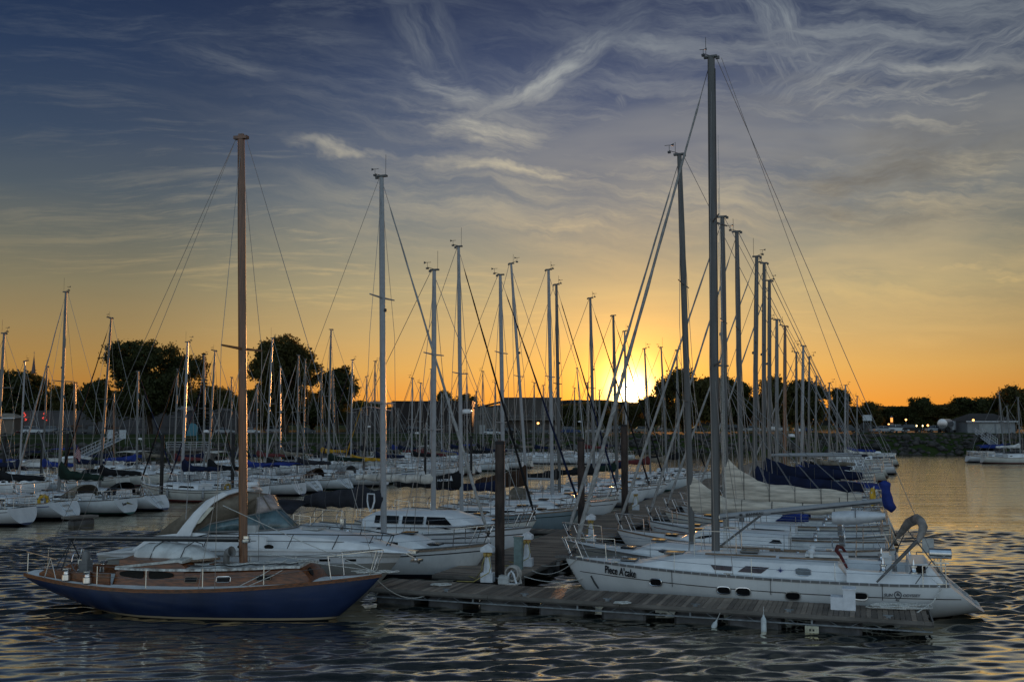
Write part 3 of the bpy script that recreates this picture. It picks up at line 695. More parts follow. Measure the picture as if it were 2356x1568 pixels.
# ------------------------------------------------------------------ the big white sloop on the right, with its lettering
def px_shape(b, pts, sg, out=.01):
    return [b.onside(x, y, sg) + Vector((0, sg * out, 0)) for x, y in pts]
def port_light(b, px0, px1, py0, py1, sg, parent, glass=GLASS):
    xs, ys = (px0 + px1) / 2, (py0 + py1) / 2; c = b.onside(xs, ys, sg)
    a = b.onside(px0, ys - (px1 - px0) * .02, sg); d = b.onside(px1, ys + (px1 - px0) * .02, sg)
    X = (d - a); hw = X.length / 2; X.normalize(); hh = hw * .52; Z = Vector((0, 0, 1)); N = Vector((0, sg, 0)); pts = []
    for i in range(20):
        q = 2 * math.pi * i / 20; cx = math.copysign(abs(math.cos(q)) ** .55, math.cos(q)); sz = math.copysign(abs(math.sin(q)) ** .75, math.sin(q))
        pts.append(c + X * (hw * cx) + Z * (hh * sz))
    mb = MB(); mb.slab([p + N * .003 for p in pts], N * .012); o = mb.build('port_light', glass, parent)
    mb = MB(); mb.tube([p + N * .012 for p in pts], .022, 6, closed=True); mb.build('port_rim', STEEL, o, 60)

def big_sloop():
    L = 13.4; bow = gp(1300, 1284, 1.16); mf = .386
    O = bow + FD * (L * mf)
    root = thing('sailboat', "long white sloop lettered Piece A'cake lying along the near finger dock", 'sailboat', (O.x, O.y, 0), HB, 'sailboats right of the main dock')
    S = dict(DEF); S.update(L=L, mf=mf, B=3.85, fb=(1.06, 1.06, 1.20), over=.75, rt=1.25, kst=.20, ktl=.26, ws=.78, hull=hullmat('gelcoat_sloop', (.78, .78, .75), (.78, .78, .75), grime=.3),
                            cab=(-4.2, 2.7, 1.34, .50, 2.9, .35, .55), cock=(-6.6, -4.25, .55, .5), n=(2.3, 2.5, 1.7, 1.3))
    b = Boat(root, S); b.hull(); b.deck(); b.rail_strip(SLOTRAIL, .05, .06); b.cabin(); b.rudder(); sg = 1
    b.stripe(.015, .985, .66, BLACKSP, (1,), w=.022)
    for a in ((1495, 1522, 1330, 1346), (1650, 1680, 1349, 1364), (1693, 1726, 1352, 1367), (1807, 1841, 1361, 1378), (1964, 1996, 1362, 1379)): port_light(b, *a, 1, b.root)
    # slanted dark windows, opening port and compass star on the coachroof
    cx = lambda px, py: b.local(px, py, 1.3)[0]
    x1, x2 = cx(1690, 1312), cx(1640, 1300)
    b.window(x1 + .10, x2 - .02, .22, .55, 0, WINR, (1, -1), skew2=.12)
    x1, x2 = cx(1766, 1312), cx(1700, 1310); b.window(x1 + .2, x2 + .05, .20, .66, -.25, WINR, (1, -1), skew2=-.25)
    x1, x2 = cx(1866, 1312), cx(1829, 1312); b.window(x1, x2, .22, .72, 0, pm('grey_glass', (.13, .14, .14), .15), (1, -1), frame=STEEL, rnd_=.22)
    c = b.cabpt(cx(1795, 1308), .5, 1, .015); mb = MB()
    for i in range(8):
        a = i * math.pi / 4; l = .13 if i % 2 == 0 else .08; q = Vector((math.cos(a), 0, math.sin(a))); s_ = Vector((-math.sin(a), 0, math.cos(a)))
        mb.slab([c + s_ * .016, c + q * l, c - s_ * .016], (0, .006, 0))
    mb.build('compass_star', CANV['blue'], b.root)
    # lettering
    pa, pb = b.onside(1393, 1315.5, 1), b.onside(1464, 1327, 1)
    INK = pm('lettering_black', (.015, .015, .018), .5); INKG = pm('lettering_grey', (.10, .10, .11), .5)
    text_mesh("Piece A'cake", 'hull_lettering', INK, pa + Vector((0, .012, .0)), pb + Vector((0, .012, 0)), Vector((0, b.side(pa.x, pa.z + .2) - b.side(pa.x, pa.z), .2)), b.root, lift=.03, shear=.12, hs=1.5, bold=.018)
    for t, x0, x1, y in (('SUN', 2034, 2054, 1370.5), ('ODYSSEY', 2078, 2118, 1371.5), ('42', 2060, 2069, 1381)):
        text_mesh(t, 'hull_lettering', INKG, b.onside(x0, y, 1) + Vector((0, .012, 0)), b.onside(x1, y + .5, 1) + Vector((0, .012, 0)), (0, 0, 1), b.root, shear=.15)
    c = b.onside(2065.6, 1367, 1) + Vector((0, .012, 0)); mb = MB()
    mb.tube([c + Vector((.095 * math.cos(a), 0, .095 * math.sin(a))) for a in [i * math.pi / 8 for i in range(16)]], .014, 5, closed=True)
    mb.slab([c + Vector((-.06, 0, -.03)), c + Vector((.05, 0, -.02)), c + Vector((.02, 0, .06)), c + Vector((-.03, 0, .04))], (0, .006, 0)); mb.build('hull_emblem', INKG, b.root)
    # rig
    Y = O.y; p1 = dp(1636, 133, Y); lx = p1 - O; cc, n = math.cos(HB), math.sin(HB)
    b.mast(p1.z, .108, ALUD, (lx.x * cc + lx.y * n, -lx.x * n + lx.y * cc), spr=(.37, .66), sw=1.05, sweep=.35, zbase=b.dz(0) + .40, tipf=.9)
    mb = MB(); mb.bar(b.P(b.zb + 1.2) - Vector((.14, 0, 0)), b.P(b.zt - .4) - Vector((.13, 0, 0)), .022, 5); mb.build('sail_track', BLACKSP, b.mo)
    b.wires(.010, bs=1, frac=.97, lowf=.37, sw=1.05)
    b.jib(JIBW, r=.082, frac=.975, z0=.28, xo=.35, spiral=ROPE)
    e = dp(2036, 1152, O.y - 1.7)
    zg = dp(1665, 1188, O.y).z; b.boom(zg, 5.15, ALUW, r=.10, rise=e.z - zg + .02)
    q = lambda u, o=.08, z=0.0: b.ba.lerp(b.bb, u) + Vector((0, o, z))
    mb = MB(); mb.bar(q(.32, .076, -.045), q(.97, .066, -.035), .012, 4); mb.build('boom_stripe', BLACKSP, root)
    mb = MB(); mb.bar(q(.02, .070, -.05), q(.10, .070, -.05), .012, 4); mb.build('boom_stripe', BLACKSP, root)
    text_mesh('JEANNEAU', 'boom_lettering', INK, q(.165, .086, -.045), q(.275, .084, -.045), (0, 0, 1), root)
    mb = MB(); c = q(.135, .082, 0)
    for a in (.4, 1.2, 2.0, 2.8): mb.bar(c - Vector((.07 * math.cos(a), 0, .06 * math.sin(a))), c + Vector((.07 * math.cos(a), 0, .06 * math.sin(a))), .007, 4)
    mb.build('boom_emblem', INK, root)
    mb = MB(); mb.bar(b.bb + Vector((.05, 0, .05)), b.P(b.zt - .05) - Vector((.35, 0, 0)), .008, 4); mb.build('topping_lift', WIRE, root)
    for k in range(4):
        mb = MB(); a = Vector((-.25 - .05 * k, .10 * (k - 1.5), b.zb + .05)); mb.bar(a, b.P(b.zt * (.55 + .1 * k)) + Vector((-.16 - .02 * k, .05 * (k - 1.5), 0)), .007, 4); mb.build('halyard', ROPE, root)
    mb = MB(); mb.bar(b.P(b.zb + .25) - Vector((.16, 0, 0)), b.ba.lerp(b.bb, .28), .035, 6); mb.build('boom_vang', ALUD, root)
    b.rails(x1=b.xb - 1.6, x0=b.xs + 2.0, push=True, r=.012, step=2.1, pulh=.66, pull=1.7)
    # bars each side of the mast
    for s_ in (1, -1):
        mb = MB(); y = .75 * s_; z = b.dz(0) + .42
        mb.tube([(-.75, y, z - .1), (-.75, y, z + .62), (-.62, y, z + .78), (.45, y, z + .78), (.58, y, z + .62), (.58, y, z - .2)], .014, 6); mb.build('mast_rail', STEEL, root, 50)
    # coamings, seats, pedestal and locker
    for s_ in (1, -1):
        mb = MB(); rings = []
        for x, hh in ((-4.1, .36), (-4.8, .33), (-5.8, .32), (-6.35, .30), (-6.7, .02)):
            y = 1.30 * s_; z = b.dz(x) - .06; rings.append([(x, y - .26, z), (x, y - .22, z + hh), (x, y + .16, z + hh), (x, y + .30, z)])
        mb.loft(rings); mb.build('coaming', CABIN, root, 30)
        for x in (-5.15, -6.0):
            mb = MB(); z = b.dz(x) + .25; mb.lathe([(.12, 0), (.12, .05), (.085, .08), (.075, .17), (.11, .20), (.11, .24), (.05, .26), (.02, .42), (.0, .42)], (x, 1.27 * s_, z), 14); mb.build('winch', STEEL, root, 45)
    mb = MB(); mb.box((-5.3, 0, 1.25), (.30, .30, .95), tp=.8); mb.box((-5.25, 0, 1.74), (.22, .36, .16)); mb.build('helm_pedestal', CABIN, root)
    b.wheel(-5.55, .50, 1.45)
    mb = MB(); rings = []
    for x, w, h in ((-5.82, 1.2, .05), (-5.9, 1.22, .62), (-6.4, 1.15, .64), (-6.85, 1.0, .05)):
        z = b.dz(x) - .1; rings.append([(x, -w, z), (x, -w * .95, z + h), (x, w * .95, z + h), (x, w, z)])
    mb.loft(rings); o = mb.build('aft_seat', CABIN, root, 30)
    mb = MB(); mb.box((-6.13, 1.19, b.dz(-6.1) + .38), (.42, .05, .22)); mb.build('locker_door', GLASS, o)
    # sliding hatch, grab rails, deck hatches, vents
    mb = MB(); z = b.dz(-3.4) + .55; mb.box((-3.5, 0, z), (1.3, .85, .08)); mb.build('sliding_hatch', DECK, root)
    for s_ in (1, -1):
        for x0, x1 in ((-3.9, -2.1), (-2.0, .2)):
            mb = MB(); z0, z1 = b.dz(x0) + .50, b.dz(x1) + .47; mb.box(((x0 + x1) / 2, s_ * .98, (z0 + z1) / 2 + .03), (x1 - x0, .05, .055)); mb.build('grab_rail', TEAKW, root)
    for x, sz in ((-1.1, .55), (1.35, .62), (2.9, .50)):
        w_, z_, h_ = b.cabsec(x) if x < 2.6 else (0, b.dz(x) - .05, .03); mb = MB(); mb.box((x, 0, z_ + h_ * 1.1 + .035), (sz, sz, .06)); o = mb.build('deck_hatch', HATCH, root)
        mb = MB(); zz = z_ + h_ * 1.1 + .05
        mb.tube([(x - sz / 2, -sz / 2, zz), (x + sz / 2, -sz / 2, zz), (x + sz / 2, sz / 2, zz), (x - sz / 2, sz / 2, zz)], .025, 5, closed=True); mb.build('hatch_frame', ALU, o)
    for y in (.5, -.5):
        mb = MB(); z = b.dz(-4.0) + .5; mb.lathe([(.06, 0), (.06, .12), (.10, .15), (.11, .22), (.06, .27), (.0, .28)], (-3.05, y, z), 10); mb.build('vent', CABIN, root, 40)
    # folded red spray hood on its bent bows
    for k, (x, lean_) in enumerate(((-4.12, .30),)):
        mb = MB(); z = b.dz(-4.2) + .40; h = .36
        mb.tube([(x, -1.2, z), (x + lean_ * .6, -1.12, z + h * .75), (x + lean_, -.6, z + h), (x + lean_ * 1.05, .6, z + h), (x + lean_ * .6, 1.12, z + h * .75), (x, 1.2, z - .08)], [.035, .05, .06, .06, .05, .035], 7); mb.build('folded_spray_hood', RED, root, 60)
    # folded bimini: bent tubes with the cloth bundled round the top
    def lp(px, py, y): x, z = b.local(px, py, y); return Vector((x, y, z))
    nb, nc, nt = lp(2017, 1338, 1.75), lp(2110, 1243, 1.35), lp(2124, 1210, 1.0)
    tm = lp(2111, 1192, 0.0); ft, fc, fb_ = lp(2090, 1202, -.9), lp(2070, 1228, -1.35), lp(2036, 1274, -1.75)
    mb = MB(); mb.tube([nb, nb.lerp(nc, .5), nc], [.03, .05, .06], 7); mb.build('bimini_leg', ALUD, root, 50)
    mb = MB(); mb.tube([fb_, fc], .022, 6); mb.build('bimini_leg', ALUD, root); mb = MB(); mb.tube([fb_ + Vector((-.3, 0, 0)), fc + Vector((-.12, 0, -.03))], .018, 6); mb.build('bimini_leg', ALUD, root)
    mb = MB(); mb.tube([nc - Vector((0, 0, .06)), nc.lerp(nt, .5) + Vector((-.04, 0, 0)), nt, nt.lerp(tm, .4) + Vector((0, 0, .05)), tm, ft, ft.lerp(fc, .5), fc, fc.lerp(fb_, .18)], [.06, .12, .15, .16, .155, .15, .125, .09, .05], 9, flat=.85)
    mb.build('bimini_cloth', pm('canvas_taupe', (.27, .24, .21), .85, var=.25, scale=3, bump=.6, bscale=6), root, 70)
    for a, c_, r in ((lp(2110, 1245, 1.3), lp(2182, 1339, 1.65), .016), (lp(2106, 1342, 1.75), lp(2143, 1290, 1.5), .016), (lp(2086, 1216, -1.3), lp(2140, 1285, -1.5), .016)):
        mb = MB(); mb.bar(a, c_, r, 6); mb.build('bimini_brace', ALUD, root)
    # gas grill and stern fittings
    c = lp(2163, 1272, 1.0); mb = MB(); mb.tube([c + Vector((.32, 0, 0)), c + Vector((.30, 0, 0)), c + Vector((-.30, 0, 0)), c + Vector((-.32, 0, 0))], [.06, .155, .155, .06], 16); o = mb.build('grill', STEEL, root, 40)
    mb = MB(); mb.bar(c - Vector((0, 0, .14)), c - Vector((0, 0, .55)), .02, 6); mb.box(c + Vector((0, -.12, -.28)), (.45, .3, .05)); mb.build('grill_mount', STEEL, o)
    mb = MB(); mb.box((-6.55, -1.1, 1.95), (.34, .2, .42)); mb.build('stern_box', DECKG, root)
    b.transom_detail('step')
    for sx in (-6.7, -.6, 3.2, 4.6):
        for s_ in (1, -1):
            mb = MB(); y = (b.b(b.t(sx)) - .14) * s_; z = b.dz(sx, 1) + .07; mb.bar((sx - .14, y, z + .02), (sx + .14, y, z + .02), .016, 6); mb.box((sx, y, z - .02), (.12, .04, .08)); mb.build('cleat', STEEL, root)
    mb = MB(); mb.box((b.xb - .02, 0, b.sh(1) + .03), (.7, .22, .08)); mb.bar((b.xb - .1, 0, b.sh(1) - .02), (b.xb + .28, 0, b.sh(1) - .12), .03, 6); mb.box((b.xb + .2, 0, b.sh(1) - .2), (.12, .34, .10)); mb.build('anchor', ALUD, root)
    mb = MB(); a = b.onside(1360, 1323, 1); c_ = b.onside(1377, 1352, 1)
    mb.tube([a + Vector((0, .03, 0)), a.lerp(c_, .5) + Vector((0, .05, -.02)), c_ + Vector((0, .03, 0))], .028, 6); mb.build('snubber', ROPED, root)
    for k, x in enumerate((-5.1, -1.9, 1.2)):
        mb = MB(); y = 1; p = [Vector((x, b.side(x, z) + .02, z)) for z in (b.sh(b.t(x)) + .05, .9, .62)]; mb.tube(p, .009, 4); mb.build('fender_line', ROPED, root)
    return b
B_R1 = big_sloop()

# ------------------------------------------------------------------ the varnished blue yacht on the left
def blue_yacht():
    bow = gp(878, 1321, 1.36); st = gp(80, 1314, 1.02); v = bow - st; v.z = 0; L = v.length; h = math.atan2(v.y, v.x); mf = .376
    O = bow - v.normalized() * L * mf
    root = thing('sailboat', 'dark blue classic yacht with varnished wooden cabin and tall wooden mast', 'sailboat', (O.x, O.y, 0), h, 'sailboats left of the main dock')
    S = dict(DEF); S.update(L=L, mf=mf, B=3.25, ws=.30, bowp=1.75, fb=(1.02, .90, 1.36), over=1.45, stemp=.85, kst=.80, ktl=.42, kexp=.72, n=(1.9, 2.3, 1.9, 1.5), rt=.0, hull=BLUEH, deck=DECK,
                            cab=(-3.9, 2.55, .98, .48, .45, .05, .66), cock=(b_x0 := -6.4, -3.95, .52, .5))
    b = Boat(root, S); b.hull(); b.deck(); b.rail_strip(TEAK, .06, .03); sg = -1
    b.rail_strip(TEAK, .05, .04, name='rub_rail', dz=-.06)
    b.cabin(TEAK); lx = lambda px, y=-1.1: b.local(px, 1325, y)[0]
    # white coachroof top
    mb = MB(); rings = []
    for i in range(13):
        x = lerp(-3.85, 2.2, i / 12); w, z, hh = b.cabsec(x); zt = z + hh
        rings.append([(x, -w * .97, zt - .03), (x, -w * .95, zt + .035), (x, 0, zt + .11), (x, w * .95, zt + .035), (x, w * .97, zt - .03)])
    mb.loft(rings, closed=False); mb.build('coachroof', pm('roof_peeling', (.56, .55, .50), .7, var=.5, scale=5, col2=(.22, .19, .16), bump=.6, bscale=9), root, 40)
    # raised doghouse over the after part of the cabin
    xa, xf = lx(262), lx(406); mb = MB(); rings = []
    for x, q in ((xa, 1), (xf - .15, 1), (xf + .12, .55)):
        w, z, hh = b.cabsec(x); z0 = z + hh * .7
        rings.append([(x, -w * .93, z0), (x, -w * .86, z0 + .40 * q), (x, 0, z0 + .47 * q), (x, w * .86, z0 + .40 * q), (x, w * .93, z0)])
    mb.loft(rings, closed=False); o = mb.build('doghouse', TEAK, root, 30)
    mb = MB(); rings = []
    for x, q in ((xa - .12, 1), (xf - .1, 1), (xf + .05, .9)):
        w, z, hh = b.cabsec(x); z0 = z + hh * .7 + .40 * q
        rings.append([(x, -w * .93, z0 - .02), (x, -w * .90, z0 + .05), (x, 0, z0 + .12), (x, w * .90, z0 + .05), (x, w * .93, z0 - .02)])
    mb.loft(rings, closed=False); mb.build('doghouse_roof', pm('roof_cream', (.52, .50, .44), .6, var=.2), o, 40)
    for s_ in (-1, 1):
        for a, c_, r0, r1 in ((267, 323, .45, 1.0), (334, 391, 1.0, .45)):
            x0, x1 = lx(a), lx(c_); pts = []
            for i in range(16):
                q = 2 * math.pi * i / 16; ux = .5 + .5 * math.copysign(abs(math.cos(q)) ** .5, math.cos(q)); uz = math.copysign(abs(math.sin(q)) ** .5, math.sin(q))
                taper = lerp(r0, r1, ux) if True else 1; x = lerp(x0, x1, ux); w, z, hh = b.cabsec(x)
                pts.append(Vector((x, s_ * (w * .925 + .016), z + hh * .72 + .15 * uz * taper - .01)))
            mb = MB(); mb.slab(pts, (0, s_ * .012, 0)); mb.build('window', GLASS, root)
    for a, c_ in ((418, 446), (489, 520), (578, 610)):
        b.window(lx(a), lx(c_), .32, .72, 0, GLASS, (-1, 1), frame=TEAKW if a != 489 else STEEL, rnd_=.12)
    mb = MB(); x = 2.46; w, z, hh = b.cabsec(2.3); c = Vector((2.33, -.30, z + .24))
    mb.slab([c + Vector((-.06 * math.sin(q) + .02, .11 * math.cos(q), .12 * math.sin(q))) for q in [2 * math.pi * i / 14 for i in range(14)]], (.06, 0, .05)); mb.build('port_light', GLASS, root)
    # rig
    p1 = dp(555, 319, O.y); lx_ = p1 - O; cc, n = math.cos(h), math.sin(h)
    b.mast(p1.z, .112, MASTW, (lx_.x * cc + lx_.y * n, -lx_.x * n + lx_.y * cc), spr=(.50,), sw=1.25, zbase=b.dz(0) + .40, tipf=.86, head=0)
    t = b.P(p1.z); mb = MB(); mb.box(t + Vector((0, 0, .03)), (.46, .18, .10)); mb.box(t + Vector((0, 0, .1)), (.16, .1, .1)); mb.build('mast_cap', MASTW, b.mo)
    mb = MB(); q = b.P(b.zb + .85); mb.lathe([(.13, 0), (.14, .03), (.14, .10), (.11, .12), (.11, .2)], q + Vector((.13, -.05, -.1)), 10); mb.build('halyard_winch', STEEL, b.mo, 40)
    mb = MB(); mb.lathe([(.15, 0), (.17, .02), (.17, .06), (.14, .1)], b.P(b.zb), 12); mb.build('mast_collar', RUBBER, b.mo)
    mb = MB(); mb.tube([b.P(b.zb + .3) + Vector((-.14, 0, 0)), b.P(b.zb + 3.0) + Vector((-.135, 0, 0))], .02, 5); mb.build('sail_track', BLACKSP, b.mo)
    b.wires(.0095, bs=None, frac=.985, lowf=.50, sw=1.25)
    ends = [(Vector((b.xs + .25, 0, b.dz(b.xs) + .05)), .0), (Vector((b.xs + 1.4, -.55, b.dz(b.xs + 1.4))), .0)]
    for e_, k in ends: mb = MB(); mb.bar(b.P(b.zt) - Vector((.18, 0, 0)), e_, .009, 4); mb.build('backstay', WIRE, root)
    for e_ in (Vector((b.xb - .15, 0, b.sh(1) + .05)),): mb = MB(); mb.bar(b.P(b.zt) + Vector((.18, 0, 0)), e_, .010, 4); mb.build('forestay', WIRE, root)
    zg = dp(533, 1240, O.y).z; be = dp(146, 1238, O.y + 1.4); b.boom(zg, 6.1, BLACKSP, r=.085, rise=be.z - zg)
    mb = MB(); mb.bar(b.ba + Vector((0, -.05, .03)), b.bb + Vector((0, -.05, .03)), .035, 6); mb.build('boom_track', ALU, root)
    # crutch under the boom end, stern rail
    e_ = b.bb + Vector((.1, 0, -.05)); mb = MB()
    for s_ in (-1, 1): mb.bar(e_, (e_.x + .1, s_ * .62, b.dz(e_.x)), .02, 6)
    mb.bar(e_, (e_.x - .6, 0, b.dz(e_.x - .6)), .016, 6); mb.build('boom_crutch', BLACKSP, root)
    mb = MB(); x0, xe = b.xs + 1.6, b.xs + .12; up = Vector((0, 0, .66)); E = lambda x, s_: Vector((x, s_ * max(b.b(b.t(x)) - .06, .05), b.dz(x, 1)))
    pts = [E(x0, -1) + up, E(xe, -1) + up + Vector((-.05, 0, .05)), E(xe, 1) + up + Vector((-.05, 0, .05)), E(x0, 1) + up]
    mb.tube(pts, .017, 6)
    for s_ in (-1, 1):
        for xa_, xb_ in ((x0, x0 - .3), (x0 - .6, x0 - .3), (xe, xe)): mb.bar(E(xb_, s_) + up, E(xa_, s_), .014, 5)
    mb.build('pushpit', STEEL, root, 50)
    mb = MB(); up = Vector((0, 0, .72)); f = Vector((b.xb + .05, 0, b.sh(1) + .72)); x1 = b.xb - 1.5
    mb.tube([E(x1, -1) + up, f + Vector((-.15, -.14, 0)), f, f + Vector((-.15, .14, 0)), E(x1, 1) + up], .017, 6)
    for s_ in (-1, 1): mb.bar(E(x1, s_) + up, E(x1 + .1, s_), .014, 5); mb.bar(f + Vector((-.15, .14 * s_, 0)), E(b.xb - .35, s_), .014, 5)
    mb.bar(f, Vector((b.xb - .2, 0, b.sh(1))), .014, 5); mb.build('pulpit', STEEL, root, 50)
    for s_ in (-1, 1):
        tops = [E(x0, s_) + Vector((0, 0, .62))]
        for i in range(1, 5):
            x = lerp(x0, x1, i / 5); p = E(x, s_); mb = MB(); mb.bar(p, p + Vector((0, 0, .62)), .013, 5); mb.build('stanchion', STEEL, root); tops.append(p + Vector((0, 0, .62)))
        tops.append(E(x1, s_) + Vector((0, 0, .7)))
        mb = MB(); mb.tube(tops, .006, 4); mb.build('lifeline', WIRE, root)
        mb = MB(); mb.tube([p - Vector((0, 0, .3)) for p in tops], .006, 4); mb.build('lifeline', WIRE, root)
    # cockpit coaming of wood, winches, ventilator cowl, forehatch, rope
    for s_ in (-1, 1):
        mb = MB(); rings = []
        for x, hh in ((-6.9, .08), (-6.6, .24), (-5.2, .28), (-3.9, .34)):
            y = (b.b(b.t(x)) * .72) * s_; z = b.dz(x) - .05; rings.append([(x, y - .03, z), (x, y - .03, z + hh), (x, y + .03, z + hh), (x, y + .03, z)])
        mb.loft(rings); mb.build('coaming', TEAK, root)
        for x in (-5.6, -4.7):
            mb = MB(); y = b.b(b.t(x)) * .80 * s_; mb.lathe([(.15, 0), (.14, .16), (.10, .18), (.09, .26), (.13, .30), (.13, .35), (.04, .36)], (x, y, b.dz(x) - .02), 14); mb.build('winch', STEEL, root, 45)
    mb = MB(); mb.box((-5.6, 0, 1.15), (.3, .3, .6)); mb.lathe([(.13, 0), (.14, .15), (.10, .28), (.0, .34)], (-5.6, 0, 1.45), 12); mb.build('binnacle', ALU, root, 40); b.wheel(-5.85, .36, 1.45)
    c = Vector((-.45, -.25, b.dz(-.5) + .5)); mb = MB(); mb.tube([c, c + Vector((0, 0, .25)), c + Vector((.06, -.02, .38)), c + Vector((.22, -.06, .42))], [.10, .10, .12, .17], 12, cap=False); o = mb.build('cowl_vent', ALU, root, 60); md = o.modifiers.new('thick', 'SOLIDIFY'); md.thickness = .01
    mb = MB(); mb.box((-.55, 0, b.dz(-.5) + .46), (.9, .6, .13)); mb.build('mast_block', TEAK, root)
    mb = MB(); mb.box((1.45, .05, b.dz(1.4) + .55), (1.0, .8, .05)); mb.build('forehatch', DECKG, root)
    for k in range(4):
        mb = MB(); y = .5 - .3 * k; pts = []
        for i in range(22):
            u = i / 21; x = lerp(-2.6, 2.1, u); w_, z_, h_ = b.cabsec(x); pts.append((x, -.55 + .25 * k + .12 * math.sin(u * 19 + k * 2), z_ + h_ * 1.08 + .05 + .02 * math.sin(u * 31 + k)))
        mb.tube(pts, .022, 5); mb.build('coiled_line', ROPE if k % 2 else ROPED, root)
    for a, c_ in (((4.4, -.2, b.dz(4.4) + .05), (0, -1.3, 3.4)), ((4.2, .1, b.dz(4.3) + .05), (1.2, -.9, 2.0)), ((.6, -1.4, b.dz(.6)), (1.6, -.3, b.dz(1.6) + .62)), ((.9, -1.4, b.dz(.9)), (2.0, -.3, b.dz(2) + .55))):
        mb = MB(); mb.tube([a, Vector(a).lerp(Vector(c_), .5) - Vector((0, 0, .05)), c_], .012, 4); mb.build('sheet_line', ROPE, root)
    for i in range(3):
        mb = MB(); c = Vector((4.0 + .35 * i, .12 * (i - 1), b.dz(4.2) + .03)); mb.tube([c + Vector(((.16 + .01 * k) * math.cos(k * .7), .13 * math.sin(k * .7), .012 * (k % 5))) for k in range(26)], .014, 4); mb.build('rope_coil', ROPE, root)
    return b
B_L1 = blue_yacht()

# overturned tender under a white cover, resting on the blue yacht's cabin top
def tender():
    b = B_L1; c = b.world((b.local(414, 1290, .1)[0], .15, 0)); z0 = b.dz(-2) + .62
    root = thing('dinghy', 'upturned white dinghy lashed on the cabin top of the blue yacht', 'dinghy', (c.x, c.y, z0), b.h)
    mb = MB(); rings = []; n = 10
    for i in range(13):
        u = i / 12; x = lerp(-1.35, 1.35, u); w = .62 * (1 - max(0, (u - .55) / .45) ** 2.2) * interp(u, [0, .08, 1], [.8, 1, 1]); hh = .46 * interp(u, [0, .05, .3, .7, 1], [.7, .95, 1.08, .9, .12])
        rings.append([(x, -w * math.cos(math.pi * k / n), .02 + hh * math.sin(math.pi * k / n) ** .6 * (1 + .03 * math.sin(u * 37 + k))) for k in range(n + 1)])
    mb.loft(rings, closed=False, caps=(True, True)); mb.build('dinghy_hull', pm('tender_cover', (.66, .66, .62), .6, var=.12, scale=3, bump=.4, bscale=7), root, 50)
    mb = MB()
    for s_ in (-1, 1): mb.tube([(-1.3, s_ * .58, .03), (0, s_ * .64, .03), (.8, s_ * .52, .03), (1.35, 0, .06)], .04, 6)
    mb.build('gunwale', TEAKW, root, 50)
    for x in (-.7, .35):
        mb = MB(); mb.tube([(x, -.72, -.05), (x + .1, -.5, .42), (x + .12, 0, .56), (x + .1, .5, .42), (x, .72, -.05)], .014, 5); mb.build('lashing', ROPED, root)
tender()

